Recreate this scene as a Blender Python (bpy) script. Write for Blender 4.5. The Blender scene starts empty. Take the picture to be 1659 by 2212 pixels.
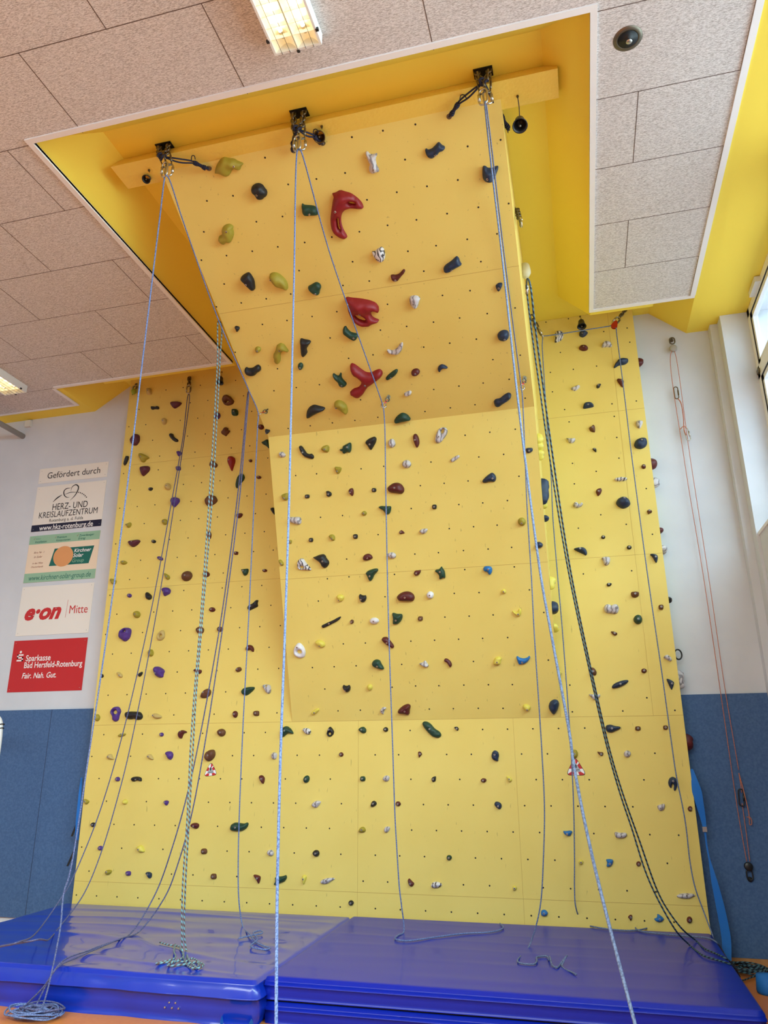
import bpy, math, random
from mathutils import Vector, Matrix, noise
from mathutils.geometry import delaunay_2d_cdt

scene = bpy.context.scene
COL = scene.collection
# ------------------------------------------------------------------ camera
cam_data = bpy.data.cameras.new('camera')
cam_data.sensor_fit = 'HORIZONTAL'
cam_data.sensor_width = 36.0
cam_data.lens = 1602.266 / 1659.0 * 36.0
cam = bpy.data.objects.new('camera', cam_data)
COL.objects.link(cam)
cam.matrix_world = Matrix(((0.9676598, 0.0834040, 0.2380720, 0.0),
                           (0.2522094, -0.3011994, -0.9196028, -7.26),
                           (-0.0049914, 0.9499067, -0.3124939, 1.6488),
                           (0, 0, 0, 1)))
scene.camera = cam
# ------------------------------------------------------------------ look
scene.view_settings.view_transform = 'Standard'
scene.view_settings.look = 'None'
scene.view_settings.gamma = 1.0
scene.view_settings.use_curve_mapping = False
scene.view_settings.exposure = 0.19
# ------------------------------------------------------------------ sky
world = bpy.data.worlds.new('sky'); scene.world = world
world.use_nodes = True
bg = world.node_tree.nodes['Background']
bg.inputs[0].default_value = (0.42, 0.58, 0.95, 1); bg.inputs[1].default_value = 0.75
# ------------------------------------------------------------------ daylight entering through the high windows on the right
X_R, X_G, Y_R = 1.690, 1.915, -0.106          # inner wall face, glass plane, first reveal
Z_SILL, Z_LOW, Z_HIGH = 3.577, 5.860, 6.158    # window sill, low soffit, high ceiling
WIN_W = 2.1; WIN_N = 6; WIN_E = 150
for i in range(WIN_N):
    la = bpy.data.lights.new('window_daylight', 'AREA')
    la.shape = 'RECTANGLE'; la.size = WIN_W - 0.1; la.size_y = Z_LOW - Z_SILL - 0.1
    la.energy = WIN_E * (0.4, 0.85, 1.6, 2.0, 2.2, 2.2)[i]; la.color = (0.72, 0.95, 1.0); la.spread = math.radians(140)
    lo = bpy.data.objects.new('window_daylight', la); COL.objects.link(lo)
    lo.location = (X_G + 0.9, Y_R - WIN_W * (i + 0.5), (Z_SILL + Z_LOW) / 2 + 0.35)
    lo.rotation_euler = (math.radians(56), 0, math.radians(90))      # sky light falls in from above
# added light outside, imitating ground bounce that rises through the windows to the ceiling
lg = bpy.data.lights.new('ground_bounce_fill', 'AREA'); lg.shape = 'RECTANGLE'; lg.size = 13; lg.size_y = 3.2
lg.energy = 400; lg.color = (0.98, 1.0, 0.92)
lo = bpy.data.objects.new('ground_bounce_fill', lg); COL.objects.link(lo)
lo.location = (6.3, -5.5, 1.9); lo.rotation_euler = (math.radians(112), 0, math.radians(90))
# added fill light overhead behind the camera, brightening the lower wall and floor
lb = bpy.data.lights.new('hall_fill', 'AREA'); lb.shape = 'RECTANGLE'; lb.size = 7; lb.size_y = 3.5
lb.energy = 470; lb.color = (0.90, 1.0, 0.93); lb.spread = math.radians(125)
lo = bpy.data.objects.new('hall_fill', lb); COL.objects.link(lo)
lo.location = (-3.0, -8.8, 5.6); lo.rotation_euler = (math.radians(28), 0, 0)

# ------------------------------------------------------------------ materials
def lin(r, g, b):
    f = lambda c: (c / 255 / 12.92) if c / 255 <= 0.04045 else ((c / 255 + 0.055) / 1.055) ** 2.4
    return (f(r), f(g), f(b), 1)
def mat(name, rgb, rough=0.6, metal=0.0, spec=0.5, var=None, bump=None, emit=None, coat=0.0, scuff=None):
    m = bpy.data.materials.new(name); m.use_nodes = True
    nt = m.node_tree; b = nt.nodes['Principled BSDF']
    c = lin(*rgb)
    b.inputs['Base Color'].default_value = c
    b.inputs['Roughness'].default_value = rough
    b.inputs['Metallic'].default_value = metal
    b.inputs['Specular IOR Level'].default_value = spec
    b.inputs['Coat Weight'].default_value = coat
    tc = nt.nodes.new('ShaderNodeTexCoord')
    src = None
    if var:                                    # (scale, amount, second colour)
        n = nt.nodes.new('ShaderNodeTexNoise'); n.inputs['Scale'].default_value = var[0]; n.inputs['Detail'].default_value = 4
        nt.links.new(tc.outputs['Object'], n.inputs['Vector'])
        r = nt.nodes.new('ShaderNodeValToRGB'); r.color_ramp.elements[0].position = 0.35; r.color_ramp.elements[1].position = 0.68
        r.color_ramp.elements[0].color = lin(*var[2]); r.color_ramp.elements[1].color = c
        if var[1] < 1:
            r.color_ramp.elements[0].color = tuple(c[k] * (1 - var[1]) + lin(*var[2])[k] * var[1] for k in range(4))
        nt.links.new(n.outputs['Fac'], r.inputs['Fac']); src = r.outputs['Color']
    if scuff:                                  # thin dark rubber marks: (colour, amount)
        mp = nt.nodes.new('ShaderNodeMapping'); mp.inputs['Scale'].default_value = (16, 16, 3.0); mp.inputs['Rotation'].default_value = (0, 0.35, 0)
        nt.links.new(tc.outputs['Object'], mp.inputs['Vector'])
        n2 = nt.nodes.new('ShaderNodeTexNoise'); n2.inputs['Scale'].default_value = 2.6; n2.inputs['Detail'].default_value = 2
        nt.links.new(mp.outputs[0], n2.inputs['Vector'])
        r2 = nt.nodes.new('ShaderNodeValToRGB'); r2.color_ramp.elements[0].position = 0.70; r2.color_ramp.elements[1].position = 0.76
        r2.color_ramp.elements[0].color = (0, 0, 0, 1); r2.color_ramp.elements[1].color = (scuff[1],) * 3 + (1,)
        nt.links.new(n2.outputs['Fac'], r2.inputs['Fac'])
        mx = nt.nodes.new('ShaderNodeMix'); mx.data_type = 'RGBA'
        nt.links.new(r2.outputs['Color'], mx.inputs['Factor'])
        if src: nt.links.new(src, mx.inputs['A'])
        else: mx.inputs['A'].default_value = c
        mx.inputs['B'].default_value = lin(*scuff[0]); src = mx.outputs['Result']
    if src: nt.links.new(src, b.inputs['Base Color'])
    if bump:                                   # (scale, strength, distance)
        n3 = nt.nodes.new('ShaderNodeTexNoise'); n3.inputs['Scale'].default_value = bump[0]; n3.inputs['Detail'].default_value = 5
        nt.links.new(tc.outputs['Object'], n3.inputs['Vector'])
        bp = nt.nodes.new('ShaderNodeBump'); bp.inputs['Strength'].default_value = bump[1]; bp.inputs['Distance'].default_value = bump[2]
        nt.links.new(n3.outputs['Fac'], bp.inputs['Height']); nt.links.new(bp.outputs[0], b.inputs['Normal'])
    if emit:
        b.inputs['Emission Color'].default_value = lin(*emit[0]); b.inputs['Emission Strength'].default_value = emit[1]
    return m
def marble(name, light, dark, scale=22, rough=0.45):
    m = mat(name, light, rough); nt = m.node_tree; b = nt.nodes['Principled BSDF']
    tc = nt.nodes.new('ShaderNodeTexCoord'); w = nt.nodes.new('ShaderNodeTexWave'); w.inputs['Scale'].default_value = scale
    w.inputs['Distortion'].default_value = 9; w.inputs['Detail'].default_value = 2; w.inputs['Detail Scale'].default_value = 1.5
    nt.links.new(tc.outputs['Object'], w.inputs['Vector'])
    r = nt.nodes.new('ShaderNodeValToRGB'); r.color_ramp.elements[0].position = 0.12; r.color_ramp.elements[1].position = 0.34
    r.color_ramp.elements[0].color = lin(*dark); r.color_ramp.elements[1].color = lin(*light)
    nt.links.new(w.outputs['Fac'], r.inputs['Fac']); nt.links.new(r.outputs['Color'], b.inputs['Base Color'])
    return m
def rope_mat(name, a, b_, stripes=0.0):
    m = mat(name, a, 0.75, spec=0.3); nt = m.node_tree; b = nt.nodes['Principled BSDF']
    uv = nt.nodes.new('ShaderNodeUVMap')
    sep = nt.nodes.new('ShaderNodeSeparateXYZ'); nt.links.new(uv.outputs[0], sep.inputs[0])
    r = nt.nodes.new('ShaderNodeValToRGB')
    if stripes:
        k = nt.nodes.new('ShaderNodeMath'); k.operation = 'MULTIPLY_ADD'; k.inputs[1].default_value = stripes
        nt.links.new(sep.outputs['Y'], k.inputs[0]); nt.links.new(sep.outputs['X'], k.inputs[2])
        f = nt.nodes.new('ShaderNodeMath'); f.operation = 'FRACT'; nt.links.new(k.outputs[0], f.inputs[0])
        nt.links.new(f.outputs[0], r.inputs['Fac'])
        r.color_ramp.interpolation = 'CONSTANT'; r.color_ramp.elements[1].position = 0.5
    else:
        n = nt.nodes.new('ShaderNodeTexNoise'); n.inputs['Scale'].default_value = 1.0; n.inputs['Detail'].default_value = 1
        mp = nt.nodes.new('ShaderNodeMapping'); mp.inputs['Scale'].default_value = (4, 120, 1)
        nt.links.new(uv.outputs[0], mp.inputs['Vector']); nt.links.new(mp.outputs[0], n.inputs['Vector'])
        nt.links.new(n.outputs['Fac'], r.inputs['Fac']); r.color_ramp.elements[0].position = 0.42; r.color_ramp.elements[1].position = 0.55
    r.color_ramp.elements[0].color = lin(*a); r.color_ramp.elements[1].color = lin(*b_)
    nt.links.new(r.outputs['Color'], b.inputs['Base Color'])
    return m
def acoustic(name):
    m = mat(name, (222, 217, 213), 0.95, spec=0.1); nt = m.node_tree; b = nt.nodes['Principled BSDF']
    tc = nt.nodes.new('ShaderNodeTexCoord')
    def fibre(rot, s):
        mp = nt.nodes.new('ShaderNodeMapping'); mp.inputs['Scale'].default_value = (s, s * 5.0, 1); mp.inputs['Rotation'].default_value = (0, 0, rot)
        nt.links.new(tc.outputs['Object'], mp.inputs['Vector'])
        n = nt.nodes.new('ShaderNodeTexNoise'); n.inputs['Scale'].default_value = 40; n.inputs['Detail'].default_value = 2; n.inputs['Distortion'].default_value = 0.6
        nt.links.new(mp.outputs[0], n.inputs['Vector']); return n
    a, c = fibre(0.6, 1.5), fibre(-0.9, 1.4)
    mx = nt.nodes.new('ShaderNodeMath'); mx.operation = 'MAXIMUM'
    nt.links.new(a.outputs['Fac'], mx.inputs[0]); nt.links.new(c.outputs['Fac'], mx.inputs[1])
    r = nt.nodes.new('ShaderNodeValToRGB'); r.color_ramp.elements[0].position = 0.44; r.color_ramp.elements[1].position = 0.62
    r.color_ramp.elements[0].color = lin(176, 169, 165); r.color_ramp.elements[1].color = lin(232, 228, 226)
    nt.links.new(mx.outputs[0], r.inputs['Fac']); nt.links.new(r.outputs['Color'], b.inputs['Base Color'])
    bp = nt.nodes.new('ShaderNodeBump'); bp.inputs['Strength'].default_value = 0.5; bp.inputs['Distance'].default_value = 0.006
    nt.links.new(mx.outputs[0], bp.inputs['Height']); nt.links.new(bp.outputs[0], b.inputs['Normal'])
    return m
M = dict(
    panel=mat('climbing_panel_yellow', (234, 209, 114), 0.62, spec=0.35, var=(1.7, 0.4, (226, 196, 98)), scuff=((140, 116, 62), 0.4), bump=(260, 0.12, 0.002)),
    joint=mat('panel_joint_brown', (196, 158, 78), 0.8),  # brownish strip colour of the seams between wall boards
    nut=mat('tee_nut_dark', (28, 20, 14), 0.7),
    yceil=mat('ceiling_paint_yellow', (244, 218, 84), 0.75, spec=0.3, bump=(120, 0.08, 0.002)),
    beam=mat('beam_paint_yellow', (240, 204, 88), 0.55, bump=(38, 0.45, 0.01)),
    white=mat('wall_plaster_white', (214, 217, 224), 0.85, spec=0.2, var=(3.0, 0.5, (202, 206, 214)), bump=(70, 0.12, 0.003)),
    wtrim=mat('white_metal_trim', (238, 236, 236), 0.5),
    pad=mat('felt_padding_blue_grey', (84, 112, 154), 0.98, spec=0.1, var=(55, 0.55, (64, 90, 130)), bump=(150, 0.3, 0.003)),
    padseam=mat('padding_seam', (44, 58, 84), 0.9),
    floor=mat('sports_floor_orange', (218, 136, 68), 0.42, spec=0.4, var=(30, 0.5, (208, 120, 54))),
    wood=mat('pine_skirting', (190, 140, 88), 0.5, var=(12, 0.6, (160, 108, 60))),
    acoustic=acoustic('wood_wool_acoustic_board'),
    seam=mat('board_joint_dark', (104, 88, 80), 0.9),
    vinyl=mat('blue_vinyl', (10, 50, 178), 0.3, spec=0.5, coat=0.5),
    vinyl2=mat('dark_blue_vinyl', (8, 36, 168), 0.36, spec=0.35, coat=0.1),
    gapm=mat('mat_gap_black', (8, 8, 10), 0.9),
    steel=mat('zinc_steel', (196, 192, 184), 0.32, metal=1.0),
    dsteel=mat('dull_steel', (120, 112, 98), 0.45, metal=1.0),
    blackm=mat('black_plate', (14, 14, 16), 0.5),
    blackb=mat('black_iron', (30, 30, 32), 0.4),
    cord=mat('navy_cord', (20, 22, 52), 0.7),
    redp=mat('red_anodised', (186, 52, 26), 0.35, metal=0.3),
    green=mat('lime_green_resin', (150, 170, 50), 0.5),
    bronze=mat('dull_bronze', (110, 92, 62), 0.4, metal=0.9),
    cream=mat('cream_plastic', (214, 204, 168), 0.5),
    grey=mat('grey_paint', (170, 165, 158), 0.5),
    plast=mat('white_plastic', (222, 220, 214), 0.5),
    frame=mat('window_frame_white', (240, 240, 238), 0.35),
    gasket=mat('rubber_gasket', (18, 20, 24), 0.6),
    lampw=mat('lamp_housing_white', (236, 236, 232), 0.4),
    reflector=mat('lamp_reflector', (250, 244, 214), 0.25, metal=0.0, emit=((255, 232, 176), 0.22)),
    tube=mat('fluorescent_tube', (255, 255, 250), 0.4, emit=((255, 250, 232), 2.6)),
    strap=mat('sky_blue_webbing', (22, 110, 196), 0.7),
    signw=mat('sign_white', (236, 230, 222), 0.4), signc=mat('sign_cream', (240, 218, 192), 0.4),
    signg=mat('sign_pale_green', (150, 190, 160), 0.4), signt=mat('sign_teal', (12, 104, 92), 0.4),
    signo=mat('sign_orange', (226, 158, 100), 0.4), signr=mat('sign_red', (196, 26, 30), 0.4),
    signn=mat('sign_navy', (14, 18, 52), 0.4), ink=mat('ink_black', (22, 20, 30), 0.5),
    inkw=mat('ink_white', (244, 240, 240), 0.5), inkr=mat('ink_red', (200, 36, 40), 0.5), inkb=mat('ink_brown', (150, 84, 66), 0.5),
    graym=mat('sticker_grey', (168, 176, 180), 0.5),
    bolt=mat('bolt_steel', (186, 180, 176), 0.35, metal=0.8), boltd=mat('bolt_socket_dark', (16, 14, 14), 0.6),
    r_blue=rope_mat('rope_lavender_blue', (84, 100, 146), (120, 140, 188)),
    r_dark=rope_mat('rope_slate', (74, 76, 108), (104, 108, 150)),
    r_grey=rope_mat('rope_blue_grey', (86, 98, 128), (116, 132, 164)),
    r_teal=rope_mat('rope_teal_striped', (126, 176, 186), (108, 84, 82), 26.0),
    r_green=rope_mat('rope_green_blue_striped', (32, 40, 52), (74, 108, 122), 26.0),
    r_orange=rope_mat('cord_salmon', (204, 128, 100), (176, 108, 84)),
)
def glass(name):
    m = bpy.data.materials.new(name); m.use_nodes = True; nt = m.node_tree
    for n in list(nt.nodes): nt.nodes.remove(n)
    o = nt.nodes.new('ShaderNodeOutputMaterial'); mx = nt.nodes.new('ShaderNodeMixShader'); t = nt.nodes.new('ShaderNodeBsdfTransparent'); g = nt.nodes.new('ShaderNodeBsdfGlossy')
    t.inputs[0].default_value = (0.92, 0.95, 0.97, 1); g.inputs['Roughness'].default_value = 0.02; mx.inputs[0].default_value = 0.08
    nt.links.new(t.outputs[0], mx.inputs[1]); nt.links.new(g.outputs[0], mx.inputs[2]); nt.links.new(mx.outputs[0], o.inputs[0]); return m
M['glass'] = glass('window_glass')
HC = {'k': mat('hold_black', (24, 24, 28), 0.5, bump=(90, 0.25, 0.003)),
      'y': mat('hold_olive', (160, 144, 42), 0.6, bump=(90, 0.25, 0.003)),
      'g': mat('hold_dark_green', (22, 66, 48), 0.5, var=(25, 0.5, (16, 44, 36)), bump=(90, 0.25, 0.003)),
      'w': marble('hold_marbled', (200, 194, 196), (136, 130, 134), 7),
      'z': marble('hold_zebra', (214, 210, 212), (60, 56, 62), 9),
      'n': mat('hold_navy', (28, 52, 84), 0.5, var=(18, 0.8, (18, 32, 54)), bump=(90, 0.25, 0.003)),
      'R': mat('hold_red', (138, 14, 24), 0.5, bump=(60, 0.15, 0.003)),
      'r': mat('hold_maroon', (86, 22, 24), 0.5, bump=(90, 0.2, 0.003)),
      'p': mat('hold_purple', (84, 48, 138), 0.5, var=(14, 0.5, (58, 34, 100)), bump=(90, 0.25, 0.003)),
      'b': mat('hold_brown', (98, 58, 34), 0.6, bump=(90, 0.2, 0.003)),
      't': mat('hold_tan', (196, 170, 104), 0.6, bump=(90, 0.25, 0.003)),
      'm': mat('hold_plum', (84, 30, 48), 0.5, bump=(90, 0.2, 0.003)),
      'Y': mat('hold_yellow', (222, 204, 84), 0.5, bump=(90, 0.2, 0.003)),
      'B': mat('hold_blue', (20, 108, 178), 0.45, bump=(90, 0.2, 0.003)),
      'W': mat('hold_white', (232, 228, 232), 0.4, var=(30, 0.4, (200, 198, 206)))}

# ------------------------------------------------------------------ mesh helpers
class MB:
    def __init__(s): s.v = []; s.f = []; s.mi = []; s.uv = []
    def add(s, vs, fs, mi=0, uvs=None):
        o = len(s.v); s.v += [tuple(v) for v in vs]
        for k, f in enumerate(fs):
            s.f.append([i + o for i in f]); s.mi.append(mi); s.uv.append(uvs[k] if uvs else None)
        return s
    def box(s, a, b, mi=0):
        x0, y0, z0 = a; x1, y1, z1 = b
        return s.add([(x0, y0, z0), (x1, y0, z0), (x1, y1, z0), (x0, y1, z0), (x0, y0, z1), (x1, y0, z1), (x1, y1, z1), (x0, y1, z1)],
                     [(0, 3, 2, 1), (4, 5, 6, 7), (0, 1, 5, 4), (1, 2, 6, 5), (2, 3, 7, 6), (3, 0, 4, 7)], mi)
    def prism_x(s, prof, x0, x1, mi=0):           # closed (y,z) profile swept along x
        n = len(prof)
        vs = [(x0, y, z) for y, z in prof] + [(x1, y, z) for y, z in prof]
        return s.add(vs, [tuple(range(n))[::-1], tuple(range(n, 2 * n))] + [(i, (i + 1) % n, n + (i + 1) % n, n + i) for i in range(n)], mi)
    def prism_y(s, prof, y0, y1, mi=0):           # closed (x,z) profile swept along y
        n = len(prof)
        vs = [(x, y0, z) for x, z in prof] + [(x, y1, z) for x, z in prof]
        return s.add(vs, [tuple(range(n)), tuple(range(n, 2 * n))[::-1]] + [((i + 1) % n, i, n + i, n + (i + 1) % n) for i in range(n)], mi)
    def quad_on(s, p, u, v, du, dv, mi=0):        # small rectangle centred on p
        return s.add([p - u * du - v * dv, p + u * du - v * dv, p + u * du + v * dv, p - u * du + v * dv], [(0, 1, 2, 3)], mi)
    def disc_on(s, p, u, v, r, n=8, mi=0, e=1.0):
        return s.add([p + u * (r * math.cos(6.2832 * k / n)) + v * (r * e * math.sin(6.2832 * k / n)) for k in range(n)], [tuple(range(n))], mi)
    def sweep(s, pts, r, n=8, mi=0, closed=False, rr=None):
        pts = [Vector(p) for p in pts]; m = len(pts); L = 0.0
        t0 = (pts[1] - pts[0]).normalized()
        nrm = t0.orthogonal().normalized(); vs = []; lens = []
        for i, p in enumerate(pts):
            if closed: t = (pts[(i + 1) % m] - pts[i - 1]).normalized()
            else: t = (pts[min(i + 1, m - 1)] - pts[max(i - 1, 0)]).normalized()
            nrm = (nrm - t * nrm.dot(t)); nrm = nrm.normalized() if nrm.length > 1e-6 else t.orthogonal().normalized()
            b = t.cross(nrm); ri = rr[i] if rr else r
            vs += [p + nrm * (ri * math.cos(6.28318 * k / n)) + b * (ri * math.sin(6.28318 * k / n)) for k in range(n)]
            if i: L += (p - pts[i - 1]).length
            lens.append(L)
        fs = []; uvs = []
        for i in range(m if closed else m - 1):
            j = (i + 1) % m
            for k in range(n):
                k2 = (k + 1) % n
                fs.append((i * n + k, i * n + k2, j * n + k2, j * n + k)); l2 = lens[j] if j else lens[i]
                uvs.append([(k / n, lens[i]), ((k + 1) / n, lens[i]), ((k + 1) / n, l2), (k / n, l2)])
        if not closed:
            fs += [tuple(range(n))[::-1], tuple(range((m - 1) * n, m * n))]; uvs += [[(0, 0)] * n, [(0, 0)] * n]
        return s.add(vs, fs, mi, uvs)
    def lathe(s, base, axis, prof, n=16, mi=0):   # prof: (radius, height along axis)
        axis = Vector(axis).normalized(); u = axis.orthogonal().normalized(); w = axis.cross(u); base = Vector(base)
        vs = []
        for r, hgt in prof:
            vs += [base + axis * hgt + u * (r * math.cos(6.28318 * k / n)) + w * (r * math.sin(6.28318 * k / n)) for k in range(n)]
        fs = [(i * n + k, i * n + (k + 1) % n, (i + 1) * n + (k + 1) % n, (i + 1) * n + k) for i in range(len(prof) - 1) for k in range(n)]
        return s.add(vs, fs + [tuple(range(n))[::-1], tuple(range((len(prof) - 1) * n, len(prof) * n))], mi)
    def build(s, name, mats, parent=None, smooth=False, world=None):
        me = bpy.data.meshes.new(name); me.from_pydata(s.v, [], s.f)
        if not isinstance(mats, (list, tuple)): mats = [mats]
        for m in mats: me.materials.append(m)
        me.polygons.foreach_set('material_index', s.mi)
        if any(u for u in s.uv):
            ul = me.uv_layers.new(name='UVMap'); k = 0
            for pi, p in enumerate(me.polygons):
                for c in range(p.loop_total):
                    ul.data[k].uv = s.uv[pi][c] if s.uv[pi] else (0, 0); k += 1
        me.polygons.foreach_set('use_smooth', [smooth] * len(me.polygons))
        me.update()
        o = bpy.data.objects.new(name, me); COL.objects.link(o)
        if parent: o.parent = parent
        if world: o.matrix_local = world
        return o
def tag(o, label=None, cat=None, group=None, kind=None):
    for k, v in (('label', label), ('category', cat), ('group', group), ('kind', kind)):
        if v: o[k] = v
    return o
def thing(name, label, cat, loc=(0, 0, 0), group=None):
    o = bpy.data.objects.new(name, None); o.empty_display_size = 0.1; COL.objects.link(o); o.location = loc
    return tag(o, label, cat, group)
def rebase(mb, loc): mb.v = [(x - loc[0], y - loc[1], z - loc[2]) for x, y, z in mb.v]; return mb
def struct(name, mb, mats, smooth=False): return tag(mb.build(name, mats, None, smooth), kind='structure')
def spline(P, step=0.03):
    P = [Vector(p) for p in P]; out = [P[0]]
    for i in range(len(P) - 1):
        p0 = P[i - 1] if i else P[0] * 2 - P[1]; p1, p2 = P[i], P[i + 1]; p3 = P[i + 2] if i + 2 < len(P) else P[-1] * 2 - P[-2]
        d = [max((b - a).length, 1e-5) ** 0.5 for a, b in ((p0, p1), (p1, p2), (p2, p3))]
        m1 = ((p1 - p0) / d[0] - (p2 - p0) / (d[0] + d[1]) + (p2 - p1) / d[1]) * d[1]
        m2 = ((p2 - p1) / d[1] - (p3 - p1) / (d[1] + d[2]) + (p3 - p2) / d[2]) * d[1]
        n = max(2, int((p2 - p1).length / step))
        for k in range(1, n + 1):
            t = k / n; out.append(p1 * (2 * t**3 - 3 * t**2 + 1) + m1 * (t**3 - 2 * t**2 + t) + p2 * (-2 * t**3 + 3 * t**2) + m2 * (t**3 - t**2))
    return out
EX, EY, EZ = Vector((1, 0, 0)), Vector((0, 1, 0)), Vector((0, 0, 1))

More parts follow.
